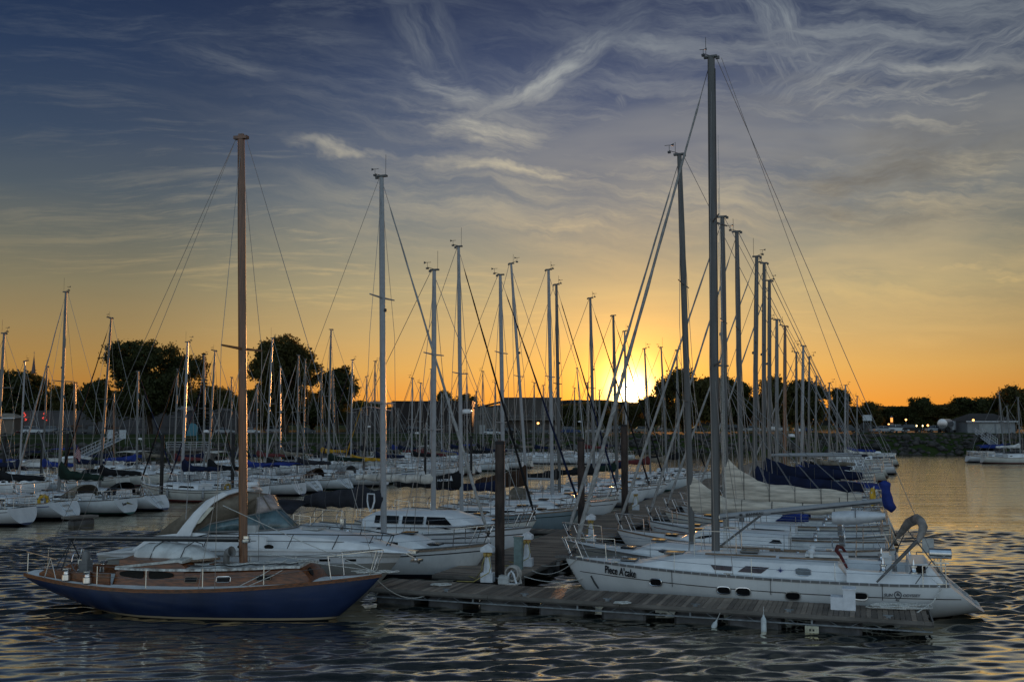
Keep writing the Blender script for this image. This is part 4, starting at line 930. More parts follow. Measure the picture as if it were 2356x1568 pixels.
# ------------------------------------------------------------------ express cruiser with the tan enclosure
def cruiser():
    L = 10.4; h = HF + R_(2); bow = gp(926, 1273, 1.62); c, n = math.cos(h), math.sin(h); mf = .40; O = bow - Vector((c, n, 0)) * (L * mf)
    root = thing('motor_cruiser', 'white motor cruiser with tan canvas enclosure behind the blue yacht', 'motorboat', (O.x, O.y, 0), h)
    S = dict(DEF); S.update(L=L, mf=mf, B=3.3, ws=.92, bowp=2.5, fb=(1.38, 1.74, 1.68), over=1.5, stemp=.8, kst=-.3, ktl=.1, n=(2.8, 2.6, 1.5, 1.2), rt=-.2, hull=hullmat('cruiser_hull', (.78, .78, .77), (.27, .255, .225), (.27, .255, .225), zb=(.1, 1.34)),
                            cab=(-2.9, 4.5, 1.28, .50, 4.4, .0, .30), cock=(-5.6, -3.65, .6, .5))
    b = Boat(root, S); b.hull(); b.deck(); b.rail_strip(CABIN, .10, .06); b.cabin(); sg = -1
    mb = MB(); mb.box((b.xs - .35, 0, .35), (.9, 2.8, .12)); mb.build('swim_platform', DECK, root)
    mb = MB(); mb.tube([(b.xs + t * L, -b.side(b.xs + t * L, b.sh(t) - .16) - .01, b.sh(t) - .16) for t in TS[1:-1]], .03, 6); mb.build('rub_rail', DECKG, root)
    # windscreen: curved band of glass, frame
    zb = 2.22
    lo = [(.30 - 3.1 * abs(2 * k / 14 - 1) ** 2.6, -1.30 + 2.6 * k / 14, zb + .16 * (1 - abs(2 * k / 14 - 1) ** 1.5)) for k in range(15)]
    hi = [(-.38 - 1.9 * abs(2 * k / 14 - 1) ** 2.4, -1.20 + 2.4 * k / 14, 2.94 - .44 * abs(2 * k / 14 - 1) ** 2.2) for k in range(15)]
    mb = MB(); mb.loft([lo, hi], closed=False, caps=(False, False)); o = mb.build('windscreen', TEALG, root, 60); md = o.modifiers.new('thick', 'SOLIDIFY'); md.thickness = .015
    mb = MB(); mb.tube(hi, .028, 6); mb.tube(lo, .028, 6)
    for k in (0, 3, 6, 8, 11, 14): mb.bar(lo[k], hi[k], .022, 6)
    mb.build('windscreen_frame', ALU, o)
    # canvas top, side curtains and aft curtain
    top = []; n_ = 14
    for i in range(9):
        u = i / 8; x = lerp(-3.0, -.85, u); w = lerp(1.28, 1.05, u); zz = interp(u, [0, .25, .5, .8, 1], [3.22, 3.44, 3.50, 3.46, 3.40])
        top.append([(x + .14 * u * (-abs(2 * k / n_ - 1) ** 2), -w + 2 * w * k / n_, zz - (.22 + .05 * (1 - u)) * abs(2 * k / n_ - 1) ** 2.4) for k in range(n_ + 1)])
    mb = MB(); mb.loft(top, closed=False, caps=(False, False)); o = mb.build('canvas_top', CANV['tan'], root, 60); md = o.modifiers.new('thick', 'SOLIDIFY'); md.thickness = .03
    fr = top[-1]; mb = MB(); ks = range(3, 12); mb.loft([[hi[k] for k in ks], [fr[k] for k in ks]], closed=False, caps=(False, False))
    o2 = mb.build('clear_front_curtain', VINYL, root, 60); md = o2.modifiers.new('thick', 'SOLIDIFY'); md.thickness = .012
    mb = MB()
    for k in (3, 5, 9, 11): mb.bar(hi[k], fr[k], .03, 5)
    mb.build('curtain_seam', CANV['tan'], o2)
    for s_ in (-1, 1):
        e = [p[0 if s_ < 0 else -1] for p in top]; hs = hi[:4] if s_ < 0 else hi[:-5:-1]
        hem = [(-3.05, s_ * 1.44, zb + .0), (-2.75, s_ * 1.40, zb + .04), hs[0], hs[1], hs[2], hs[3]]
        up = [e[0], e[2], e[4], e[6], e[7], fr[3] if s_ < 0 else fr[11]]
        mid_ = [tuple(Vector(a).lerp(Vector(c_), .5) + Vector((0, s_ * .06, 0))) for a, c_ in zip(hem, up)]
        mb = MB(); mb.loft([hem, mid_, up], closed=False, caps=(False, False)); q = mb.build('side_curtain', CANV['tan'], root, 60); md = q.modifiers.new('thick', 'SOLIDIFY'); md.thickness = .02
        pl = [Vector((-2.62, s_ * 1.45, zb + .28)), Vector((-2.45, s_ * 1.44, zb + .34)), Vector((-1.98, s_ * 1.36, zb + .86)), Vector((-2.20, s_ * 1.36, zb + .84))]
        mb = MB(); mb.slab(pl, (0, s_ * .02, 0)); mb.build('clear_window', pm('clear_panel', (.5, .47, .36), .2), q)
        e0 = Vector(top[0][0 if s_ < 0 else -1]); mb = MB(); tri = [Vector((-4.3, s_ * 1.32, b.dz(-4.3) + .42)), Vector((-3.0, s_ * 1.44, zb)), e0]; mb.slab(tri, (0, s_ * .02, 0)); mb.build('aft_side_curtain', CANV['tan'], root)
    aft = top[0]; bt = [(-4.3, -1.30 + 2.6 * k / n_, b.dz(-4.3) + .42) for k in range(n_ + 1)]
    mb = MB(); mb.loft([aft, [tuple(Vector(a).lerp(Vector(c_), .55) + Vector((-.06, 0, .0))) for a, c_ in zip(aft, bt)], bt], closed=False, caps=(False, False)); q = mb.build('aft_curtain', CANV['tan'], root, 60); md = q.modifiers.new('thick', 'SOLIDIFY'); md.thickness = .02
    for s_ in (-1, 1):
        mb = MB(); rings = []
        for x, z0, z1 in ((-5.1, b.dz(-5.1) - .05, b.dz(-5.1) + .02), (-4.4, b.dz(-4.4) - .05, b.dz(-4.4) + .42), (-3.0, b.dz(-3.) - .05, zb + .0), (-2.0, b.dz(-2.) - .05, zb - .02), (.0, b.dz(0) - .05, zb - .05)):
            y = min(1.46, b.b(b.t(x)) - .08) * s_; rings.append([(x, y, z0), (x, y * .97, z1), (x, y * .90, z1), (x, y * .90, z0)])
        mb.loft(rings); mb.build('coaming', CABIN, root, 40)
    # radar arch sweeping forward
    half = [(-3.20, 1.52, zb - .35), (-2.92, 1.50, zb + .15), (-2.58, 1.44, zb + .62), (-2.20, 1.34, zb + 1.02), (-1.80, 1.10, zb + 1.28)]
    path = [(x, -y, z) for x, y, z in half] + [(-1.68, -.6, zb + 1.36), (-1.68, .6, zb + 1.36)] + half[::-1]
    rings = []; mb = MB()
    for i, p in enumerate(path):
        k = min(i, len(path) - 1 - i); hw = (.30, .20, .155, .14, .13, .13)[min(k, 5)]; o_ = .06
        rings.append([(p[0] - hw, p[1], p[2] + hw * .25), (p[0] - hw * .9, p[1] * .96, p[2] + hw * .3 - .03), (p[0] + hw * .9, p[1] * .96, p[2] - hw * .2 - .03), (p[0] + hw, p[1], p[2] - hw * .25), (p[0], p[1] * 1.04, p[2] + .05)])
    mb.loft(rings); mb.build('radar_arch', CABIN, root, 50)
    mb = MB(); mb.bar((-2.95, -1.55, zb + .45), (-2.80, -1.58, zb + 3.0), .014, 5); mb.build('whip_antenna', ALUW, root)
    mb = MB(); mb.lathe([(.0, -.05), (.22, -.05), (.24, .02), (.18, .1), (0, .12)], (-1.68, .4, zb + 1.48), 14); mb.build('radar_dome', CABIN, root, 40)
    # seats, wheel and dash seen through the glass
    for y in (-.55, .55):
        mb = MB(); mb.box((-1.9, y, zb + .0), (.55, .62, .35)); mb.box((-2.15, y, zb + .3), (.14, .6, .55), tp=.9); mb.build('helm_seat', CABIN, root)
    mb = MB(); mb.box((-.9, -.4, zb + .05), (.5, 1.2, .40)); mb.tube([(-1.2, -.55 + .2 * math.cos(a), zb + .3 + .2 * math.sin(a)) for a in [i * math.pi / 7 for i in range(14)]], .016, 5, closed=True); mb.build('dashboard', DECKG, root)
    # hull ports, bow rail, hatches, anchor
    for px in (557, 619):
        x, z = b.local(px, 1252, -1.5); port = b.cabpt(x, .35, -1, .0); p = b.onside(px, 1258, -1); mb = MB(); p.z = b.sh(b.t(p.x)) - .0
        cpt = b.onside(px, 1257, -1) - Vector((0, .012, 0)); mb.slab([cpt + Vector((.17 * math.cos(q), -.005, .075 * math.sin(q))) for q in [2 * math.pi * i / 16 for i in range(16)]], (0, .02, 0)); mb.build('port_light', GLASS, root)
    up = lambda x, s_, z=.62: Vector((x, s_ * max(b.b(b.t(x)) - .16, .1), b.dz(x, 1) + z))
    xsr = [-3.3, -2.1, -.6, .9, 2.3, 3.3, b.xb - .35]
    mb = MB(); pts = [up(x, -1, .50 if x > -3.2 else .3) for x in xsr] + [Vector((b.xb + .05, 0, b.sh(1) + .62))] + [up(x, 1, .50 if x > -3.2 else .3) for x in xsr[::-1]]; mb.tube(pts, .017, 6)
    for x in xsr[1:]:
        for s_ in (-1, 1): mb.bar(up(x, s_, .50), up(x - .22, s_, 0), .014, 5)
    mb.build('bow_rail', BLACKSP, root)
    for s_ in (-1, 1):
        mb = MB(); mb.tube([up(x, s_, .28) for x in xsr[1:-1]], .010, 5); mb.build('rail_wire', BLACKSP, root)
    mb = MB(); x = .95; w_, z_, h_ = b.cabsec(x); mb.box((x, 0, z_ + h_ * 1.1 + .03), (.6, .6, .06)); mb.build('deck_hatch', DECKG, root)
    mb = MB(); mb.box((b.xb + .15, 0, b.sh(1) + .02), (.75, .28, .08)); mb.tube([(b.xb + .1, 0, b.sh(1) - .02), (b.xb + .45, 0, b.sh(1) - .18), (b.xb + .6, 0, b.sh(1) - .34)], [.04, .05, .04], 6); mb.box((b.xb + .5, 0, b.sh(1) - .25), (.30, .36, .07)); mb.build('anchor', STEEL, root)
    mb = MB(); mb.lathe([(.0, 0), (.10, 0), (.11, .08), (.05, .16)], (b.xb - .5, 0, b.dz(b.xb - .5)), 10); mb.build('windlass', STEEL, root, 40)
    INKP = pm('lettering_plum', (.10, .02, .06), .5)
    for px0, px1, py in ((540, 560, 1272), (566, 584, 1272)):
        pass
    for px0, px1 in ((675, 700), (735, 760), (795, 820)):
        p, q = b.onside(px0, 1290, -1), b.onside(px1, 1290, -1); mb = MB(); mb.slab([p, q, q + Vector((0, 0, .07)), p + Vector((0, 0, .07))], (0, -.012, 0)); mb.build('vent_grille', GLASS, root)
    for px0, px1 in ((676, 712), (716, 738)):
        pass
    return b
B_CR = cruiser()
# ------------------------------------------------------------------ the boats on the left side of the main dock (bows to the dock)
GL, GR, GB, GC, GF = 'sailboats left of the main dock', 'sailboats right of the main dock', 'sailboats along the left dock', 'sailboats in the far rows near the shore', 'boats at the far right dock'
INK = pm('lettering_black', (.015, .015, .018), .5); INKW = pm('lettering_white', (.72, .72, .72), .5)
l2 = sailboat('white sloop with charcoal cover bearing a white shield emblem on its boom', (878, 407), (883, 1205), 39.5, HF, GL, L=11.2, cover='charcoal', jib='white', lod=0, boomz=2.62, coll=.85, chh=.66, bl=.31,
              mat=ALUW, r=.105, hull=hullmat('gelcoat_ivory', (.70, .70, .67), (.02, .02, .03)), wins=2, seed=3, kind='modern', spr=(.36, .655))
l2.bimini(-6.1, -3.3, 1.35, 2.75, CANV['charcoal'], .35)
l2.rail_strip(TEAKW, .06, .06, name='rub_rail', dz=-.06)
c = l2.ba.lerp(l2.bb, .085) + Vector((0, -.235, .12)); mb = MB()
sh_ = [(-.16, .30), (.15, .30), (.16, .05), (.08, -.18), (-.02, -.32), (-.12, -.16), (-.17, .05)]
mb.tube([c + Vector((x * .95, 0, z * 1.1)) for x, z in sh_], .035, 5, closed=True); mb.build('shield_emblem', INKW, l2.root)
l3 = sailboat('white deck saloon sloop with dark wraparound windows and cream mainsail on its boom', (999, 622), (997, 1190), 45.2, HF, GL, L=11.6, cover='cream', lod=0, coll=.45, chh=.22, mat=ALUW, r=.10,
              hull=hullmat('gelcoat_bright', (.80, .80, .79), (.10, .03, .03)), wins=3, seed=8, bl=.33, boomz=3.25)
rg = []; mb = MB()
for x, w, h in ((-3.0, 1.18, .40), (-2.5, 1.2, .62), (.9, 1.1, .60), (1.7, .95, .36), (2.3, .7, .02)):
    z = l3.dz(x) + .22; rg.append([(x, -w, z), (x, -w * .84, z + h * .8), (x, -w * .62, z + h), (x, 0, z + h * 1.08), (x, w * .62, z + h), (x, w * .84, z + h * .8), (x, w, z)])
mb.loft(rg, closed=False); dh = mb.build('deckhouse', CABIN, l3.root, 30)
for xa, xb, sk in ((-2.35, -2.1, 0), (-1.95, -1.2, 0), (-1.0, .0, 0), (.15, 1.35, -.35)):
    z = l3.dz(0) + .22; mb = MB(); P3 = lambda x, v: Vector((x, -(lerp(1.19, 1.0, v) - (.08 if x > 1 else 0) + .012), z + .5 * v + .03))
    mb.slab([P3(xa, .22), P3(xb, .22), P3(xb + sk, .86), P3(xa, .86)], (0, -.012, 0)); mb.build('window', GLASS, dh)
for px in (974, 1014):
    pass
l4 = sailboat('white sloop with black boom cover lettered HUNTER in white', (1055, 568), (1062, 1166), 49.3, HF, GL, L=9.6, cover='black', jib='black', lod=1, coll=1.15, chh=.48, bl=.37, boomz=2.75, r=.085, mat=ALUW, seed=11, wins=1)
q = lambda u, o=-.24, z=.16: l4.ba.lerp(l4.bb, u) + Vector((0, o, z))
text_mesh('HUNTER', 'cover_lettering', INKW, q(.30, -.21, .22), q(.13, -.22, .26), (0, 0, 1), l4.root)
mb = MB(); c = q(.095, -.215, .28); mb.slab([c + Vector(v) for v in ((-.09, 0, 0), (.09, 0, 0), (.0, 0, .26))], (0, -.01, 0)); mb.build('cover_emblem', INKW, l4.root)
for lab, top, bot, Y, L, kw in (
    ('slate grey sloop with royal blue furled jib beside the second tall piling', (1151, 633), (1158, 1100), 54.5, 10.8, dict(jib='navy', hull=GREYH, lod=1, wins=1, seed=21, cover='navy')),
    ('white sloop with leaning pale mast and brown boom cover seen end on', (1176, 607), (1209, 1064), 58, 9.4, dict(cover='brown', lod=1, coll=1.5, chh=.7, seed=22, mat=ALUW, swing=.9)),
    ('white sloop with bare boom and tan hood left of the second tall piling', (1262, 621), (1271, 1131), 61.8, 10.4, dict(lod=1, hood='tan', seed=23)),
    ('white sloop with black boom cover, just left of the second tall piling', (1280, 655), (1286, 1045), 66, 10.0, dict(cover='black', jib='navy', seed=24)),
    ('white sloop with dark furled jib, just right of the second tall piling', (1358, 686), (1367, 1090), 72, 10.2, dict(cover='black', jib='black', seed=25)),
    ('white sloop with green boom cover whose mast stands left of the setting sun', (1411, 726), (1418, 1046), 78, 9.6, dict(cover='green', jib='black', seed=26)),
    ('white sloop with navy boom cover whose mast crosses the setting sun', (1437, 762), (1441, 1000), 82, 9.0, dict(cover='navy', seed=27)),
    ('white sloop with red boom cover just right of the setting sun', (1483, 802), (1494, 1030), 88, 9.0, dict(cover='red', seed=28)),
    ('white sloop with tan boom cover before the left edge of the round tree', (1521, 799), (1531, 1005), 94, 9.4, dict(cover='tan', seed=29, jib='black')),
    ('white sloop with black boom cover before the middle of the big round tree', (1557, 805), (1561, 1020), 100, 9.4, dict(cover='black', seed=30)),
    ):
    sailboat(lab, top, bot, Y, HF, GL, L=L, **kw)

# ------------------------------------------------------------------ right side of the main dock (bows to the dock, sterns to the open water)
r2 = sailboat('beige hulled sloop with white cabin and heaped grey mainsail behind the lettered sloop', (1563, 357), (1592, 1234), 36.7, HB, GR, L=12.0, cover='flaked', jib='white', lod=0, coll=1.5, chh=.34, bl=.46, boomz=2.7, r=.092, mat=ALUD,
              hull=hullmat('hull_taupe', (.30, .285, .25), (.5, .48, .42)), wins=2, seed=41, rails=True)
r3 = sailboat('white sloop with big cream flaked mainsail heaped on its boom', (1662, 500), (1668, 1000), 41.2, HB, GR, L=11.4, cover='flaked', jib='white', lod=0, coll=2.5, chh=.74, bl=.46, boomz=2.6, r=.095, mat=ALUD, seed=42, wins=3)
for k in range(5):
    a = r3.P(7.6); e = r3.ba.lerp(r3.bb, .12 + .19 * k)
    for s_ in (-1, 1):
        mb = MB(); mb.tube([a, e + Vector((0, s_ * .2, .45)), e], .008, 4); mb.build('lazy_jack', WIRE, r3.root)
for lab, top, bot, Y, L, kw in (
    ('white sloop with grey boom cover, hidden behind the cream mainsail', (1695, 534), (1703, 1000), 45.6, 10.8, dict(cover='grey', jib='white', lod=1, seed=43, mat=ALUD)),
    ('white sloop with tall collared navy boom cover right of the cream mainsail', (1741, 591), (1736, 1050), 50.2, 11.2, dict(cover='navy', jib='white', lod=1, seed=44, coll=1.5, chh=.58, bl=.46, boomz=2.6, hood='blue', mat=ALUD)),
    ('white sloop with long high navy boom cover and bright blue spray hood', (1758, 606), (1757, 1000), 54.4, 11.2, dict(cover='navy', lod=1, seed=45, coll=1.5, chh=.55, bl=.45, boomz=2.95, bim='blue', mat=ALUD)),
    ('white sloop with long bare white boom, behind the two navy boom covers', (1770, 646), (1770, 1000), 58.6, 10.8, dict(lod=1, seed=46, bl=.46, boomz=4.0, jib='white', mat=ALUD)),
    ('white sloop with second bare white boom and black stern gear', (1787, 736), (1787, 1000), 63, 10.0, dict(lod=1, seed=47, bl=.44, boomz=3.9)),
    ('cream ketch with dark brown wooden mast among the right row', (1806, 751), (1805, 1000), 67.4, 10.0, dict(cover='brown', lod=1, seed=48, mat=MASTW, kind='classic')),
    ('white sloop with royal blue boom cover, tenth along the right row', (1832, 811), (1832, 1000), 72, 9.2, dict(cover='blue', seed=49, jib='white')),
    ('white sloop with navy boom cover, eleventh along the right row', (1848, 796), (1845, 1000), 76.5, 9.6, dict(cover='navy', seed=50)),
    ('white sloop with black boom cover, twelfth along the right row', (1862, 821), (1860, 1000), 81, 9.2, dict(cover='black', seed=51)),
    ('white sloop with green hood, before the right edge of the domed tree', (1878, 866), (1876, 1000), 87, 9.0, dict(cover='tan', hood='green', seed=52)),
    ('white sloop with white boom cover, first mast right of the domed tree', (1908, 881), (1907, 1000), 103, 9.4, dict(cover='white', seed=53)),
    ('white sloop with charcoal boom cover, fourth from the far end of the right row', (1926, 893), (1925, 1000), 111, 9.0, dict(cover='charcoal', seed=57)),
    ('white sloop with cream boom cover, third from the far end of the right row', (1945, 886), (1944, 1000), 118, 9.6, dict(cover='cream', seed=54)),
    ('white sloop with blue boom cover, second from the far end of the right row', (1951, 906), (1950, 1000), 127, 9.2, dict(cover='blue', seed=55)),
    ('white sloop with black boom cover, last of the right row before the rocky bank', (1972, 911), (1971, 1000), 141, 9.4, dict(cover='black', seed=56)),
    ):
    sailboat(lab, top, bot, Y, HB, GR, L=L, **kw)

# ------------------------------------------------------------------ the left dock: sterns to the fairway, then two looser rows nearer the shore
for lab, top, bot, Y, L, kw in (
    ('white sloop with navy hood and stern rail, cut by the left edge of the picture', (-107, 640), (-112, 1120), 59.8, 9.8, dict(lod=0, hood='navy', kind='modern', seed=61, cover='navy', hull=WHITE, wins=3)),
    ('white sloop with reverse transom steps and yellow horseshoe buoy on its stern rail', (10, 767), (-1, 960), 63.6, 10.6, dict(lod=0, kind='scoop', tr='step', seed=62, cover='black', hull=WHITE)),
    ('white sloop with tan cockpit tent and green boom cover', (152, 672), (136, 1123), 66.6, 9.8, dict(lod=0, kind='modern', seed=63, cover='green', coll=1.5, chh=.42, tr=None, hood='tan', hull=WHITEG, jib='white', spr=(.3, .55))),
    ('white sloop with rounded transom, boarding ladder and tall rail before the blue yacht', (256, 732), (233, 1066), 69.6, 9.4, dict(lod=0, kind='scoop', tr='ladder', seed=64, cover='black', hood='black', jib='black', hull=WHITE)),
    ('cream sloop with slanted dark cabin window and navy boom cover', (432, 787), (421, 1054), 76.7, 9.6, dict(lod=1, wins=1, seed=65, cover='navy', coll=1.3, hull=CREAM, jib='black')),
    ('white sloop with black boom cover left of the wooden mast', (495, 807), (480, 1052), 79.6, 9.2, dict(lod=1, seed=66, cover='black', coll=1.2, jib='navy')),
    ('white sloop with long blue boom cover right of the wooden mast', (560, 822), (557, 1040), 83.6, 9.8, dict(lod=1, seed=67, cover='blue', coll=1.3, tr='ladder', hull=WHITE, bim='blue')),
    ('white sloop with black boom cover behind the cruiser windscreen', (627, 778), (614, 1048), 87, 9.2, dict(lod=1, seed=68, cover='black', tr='step', kind='scoop', jib='white', mat=ALUW)),
    ('white sloop with brown hood and round transom above the navy bimini', (687, 817), (684, 1066), 90.6, 9.4, dict(lod=1, seed=69, cover='charcoal', kind='scoop', tr='ladder', jib='white', hood='brown')),
    ('white sloop with grey hood left of the shield emblem cover', (762, 758), (755, 1066), 96, 10.4, dict(lod=1, seed=70, cover='green', tr='ladder', hood='grey')),
    ('white sloop with yellow boom cover under a brown mast', (811, 828), (807, 1078), 99.8, 9.2, dict(seed=71, cover='yellow', jib='navy')),
    ('white sloop with navy cover and yellow furled jib', (863, 831), (862, 1076), 104.5, 9.4, dict(seed=72, cover='navy', jib='yellow')),
    ('white sloop with black boom cover, first mast right of the shield emblem boat', (949, 870), (947, 1051), 111.5, 9.0, dict(seed=73, cover='black')),
    ('white sloop with red boom cover left of the deck saloon mast', (968, 881), (965, 1039), 114, 9.0, dict(seed=74, cover='red')),
    ('white sloop with tan cover directly behind the deck saloon mast', (992, 849), (990, 1035), 117, 9.2, dict(seed=75, cover='tan', jib='white')),
    ('white sloop with blue boom cover between the deck saloon mast and the HUNTER mast', (1016, 905), (1016, 1040), 120, 8.4, dict(seed=76, cover='blue')),
    ('white sloop with black cover just right of the HUNTER mast', (1074, 859), (1075, 1039), 126, 9.2, dict(seed=77, cover='black')),
    ('white sloop with navy cover before the left corner of the white harbour building', (1111, 854), (1111, 1030), 131, 9.4, dict(seed=78, cover='navy')),
    ('white sloop with grey cover close left of the slate sloop mast', (1140, 881), (1139, 1030), 135, 9.0, dict(seed=79, cover='grey')),
    ):
    sailboat(lab, top, bot, Y, HB, GB, L=L, **kw)
for i, (lab, top, bot, Y, kw) in enumerate((
    ('far sloop with navy cover under the church spire', (58, 831), (48, 1030), 83, dict(cover='navy')),
    ('far sloop with blue cover between the church spire and the first tall mast', (109, 843), (101, 1022), 86, dict(cover='blue')),
    ('far sloop with brown pole mast right of the first tall mast', (173, 881), (172, 1050), 92, dict(mat=MASTW, cover='navy')),
    ('far sloop with blue furled jib before the big left tree', (318, 854), (315, 1054), 95, dict(jib='navy', cover='blue')),
    ('far sloop with slim bare mast before the big left tree trunk', (330, 911), (329, 1027), 112, dict(cover='tan')),
    ('far sloop with red boom cover before the right half of the big left tree', (409, 849), (402, 1039), 100, dict(cover='red')),
    ('far sloop with orange lit mast below the spruce', (470, 817), (470, 1036), 104, dict(cover='navy', jib='black')),
    ('far sloop with red cover just right of the wooden mast', (592, 887), (591, 1020), 113, dict(cover='red')),
    ('far sloop with tan cover before the left half of the second big tree', (645, 842), (645, 1033), 117, dict(cover='tan')),
    ('far sloop with black cover before the second big tree, right of its trunk', (703, 826), (698, 1051), 121, dict(cover='black')),
    ('far sloop with yellow cover at the right edge of the second big tree', (740, 848), (739, 1050), 125, dict(cover='yellow')),
    ('far sloop with navy cover behind the tallest mast right of the second big tree', (766, 854), (769, 1033), 128, dict(cover='navy')),
    ('far sloop with white jib before the metal roofed hall', (843, 866), (845, 1030), 136, dict(jib='white', cover='black')),
    ('far sloop with navy cover just right of the shield emblem mast', (916, 939), (916, 1036), 140, dict(cover='navy')),
    ('far sloop with black cover before the white building, near the leaning mast', (1229, 880), (1229, 1020), 148, dict(cover='navy')),
    ('far sloop with tan cover before the right end of the white building', (1250, 886), (1249, 1033), 152, dict(cover='tan')),
    ('far sloop with grey cover left of the dark jib near the second piling', (1322, 892), (1322, 1020), 150, dict(cover='grey')),
    ('far sloop with leaning mast behind the second piling', (1327, 846), (1341, 990), 146, dict(cover='red')),
    ('far sloop with red pole mast left of the sun', (1352, 880), (1353, 1010), 155, dict(cover='black')),
    ('far sloop with charcoal cover left of the brown hall', (831, 940), (830, 1036), 132, dict(cover='charcoal')),
    ('far sloop with short mast before the left end of the brown hall', (902, 925), (902, 1036), 144, dict(cover='blue')),
    ('far sloop with very short mast before the brown hall, left of the HUNTER mast', (982, 972), (982, 1040), 128, dict(cover='red')),
    ('far sloop with slim mast before the right end of the brown hall', (1034, 915), (1034, 1036), 146, dict(cover='navy', jib='white')),
    ('far sloop with bare mast before the gabled wing', (1096, 900), (1096, 1030), 150, dict(cover='black')),
    ('far sloop with low mast before the parked pickup at left', (262, 905), (262, 1030), 108, dict(cover='navy', mat=MASTW)),
    ('far sloop with pale mast just right of the spruce', (533, 868), (531, 1034), 110, dict(cover='navy', jib='white')),
    ('far sloop with slim mast close left of the sun', (1379, 897), (1380, 1010), 160, dict(cover='navy')),
    )):
    sailboat(lab, top, bot, Y, HB if i % 3 else HF, GC, L=8.6 + (i % 4) * .5, lod=2, seed=100 + i, **kw)
for i, (lab, top, bot, Y, kw) in enumerate((
    ('far right sloop with tall bare mast before the white boat shed', (2298, 902), (2307, 1006), 152, dict(cover='blue')),
    ('far right sloop with short mast right of the boat shed', (2316, 933), (2323, 1010), 158, dict(cover='navy', jib='white')),
    ('far right sloop with dark hull cut by the right edge', (2342, 914), (2346, 1010), 148, dict(cover='white')),
    )):
    sailboat(lab, top, bot, Y, HF + .25, GF, L=9.5, lod=2, seed=140 + i, **kw)
def runabout(label, px, py, h, L, cat='motorboat', group=GF, canvas=None, hull=None):
    p = gp(px, py, 0); root = thing('runabout', label, cat, (p.x, p.y, 0), h, group)
    S = dict(DEF); S.update(L=L, mf=.5, B=L * .34, ws=.92, bowp=2.4, fb=(.75, .8, 1.05), over=.9, kst=-.2, ktl=.1, n=(2.8, 2.5, 1.5, 1.2), rt=-.15, hull=hull or WHITE, cab=(-.10 * L, .30 * L, .27 * L * .9, .32, .22 * L, 0, .5), cock=(-.42 * L, -.11 * L, .6, .45))
    b = Boat(root, S); b.hull(); b.deck(); b.rail_strip(DECKG, .06, .06); b.cabin()
    mb = MB(); w = .27 * L * .8; z = b.dz(0) + .3; a = [(.02 * L - .5 * abs(2 * k / 8 - 1) ** 2, -w + 2 * w * k / 8, z) for k in range(9)]; t = [(x - .35, y * .9, z + .45) for x, y, _ in a]
    mb.loft([a, t], closed=False, caps=(False, False)); o = mb.build('windscreen', GLASS, root); o.modifiers.new('thick', 'SOLIDIFY').thickness = .015
    if canvas: b.bimini(-.42 * L, -.03 * L, .28 * L * .9, b.dz(-.2 * L) + 1.5, CANV[canvas])
    mb = MB(); mb.box((b.xs - .18, 0, .62), (.35, .36, .5), tp=.8); mb.box((b.xs - .15, 0, .15), (.16, .14, .6)); mb.build('outboard', BLACKSP, root)
    return b
runabout('far right white motorboat at the outer end of its dock', 2262, 1052, HF + 2.2, 8.0, canvas='blue')
runabout('far right white motorboat with rounded hull at the picture edge', 2330, 1062, HF + 2.0, 9.0)
runabout('small white motorboat moored at the end of the right row below the bank', 2012, 1052, HB + .3, 6.5, group='small motorboats near the rocky bank')
runabout('white motorboat with blue canvas top moored before the gangway', 300, 1092, HB, 7.6, group='motorboats in the left rows', canvas='blue')
runabout('white motorboat with cream canvas top left of the black piling', 285, 1075, HB, 8.0, group='motorboats in the left rows', canvas='cream')
runabout('low white motorboat moored behind the green boom cover', 205, 1118, HB, 7.5, group='motorboats in the left rows')
for i, (px, py, L, cv, lab) in enumerate(((40, 1110, 8, 'blue', 'white motorboat with blue top behind the far left transoms'), (440, 1088, 7.5, None, 'low white motorboat behind the slanted window sloop'), (520, 1078, 7, 'cream', 'white motorboat with cream top left of the wooden mast'), (660, 1078, 7, 'navy', 'white motorboat with navy top right of the wooden mast'), (735, 1072, 7.5, None, 'open white motorboat behind the grey hooded sloop'),
        (800, 1066, 7, 'yellow', 'white motorboat with yellow top left of the shield emblem mast'), (915, 1062, 8, 'navy', 'white motorboat with navy top right of the shield emblem mast'), (965, 1055, 7, 'cream', 'white motorboat with cream top left of the deck saloon mast'), (1100, 1052, 7.5, 'blue', 'white motorboat with blue top left of the nearest piling'), (1240, 1056, 7.5, None, 'open white motorboat left of the second piling'), (1300, 1052, 7.5, 'tan', 'white motorboat with tan top left of the second tall piling'), (70, 1075, 7.5, 'navy', 'white motorboat with navy top under the church spire'), (170, 1066, 7, 'blue', 'white motorboat with blue top under the striped flag'))):
    runabout(lab, px, py, HB if i % 2 else HF, L, group='motorboats in the left rows', canvas=cv)
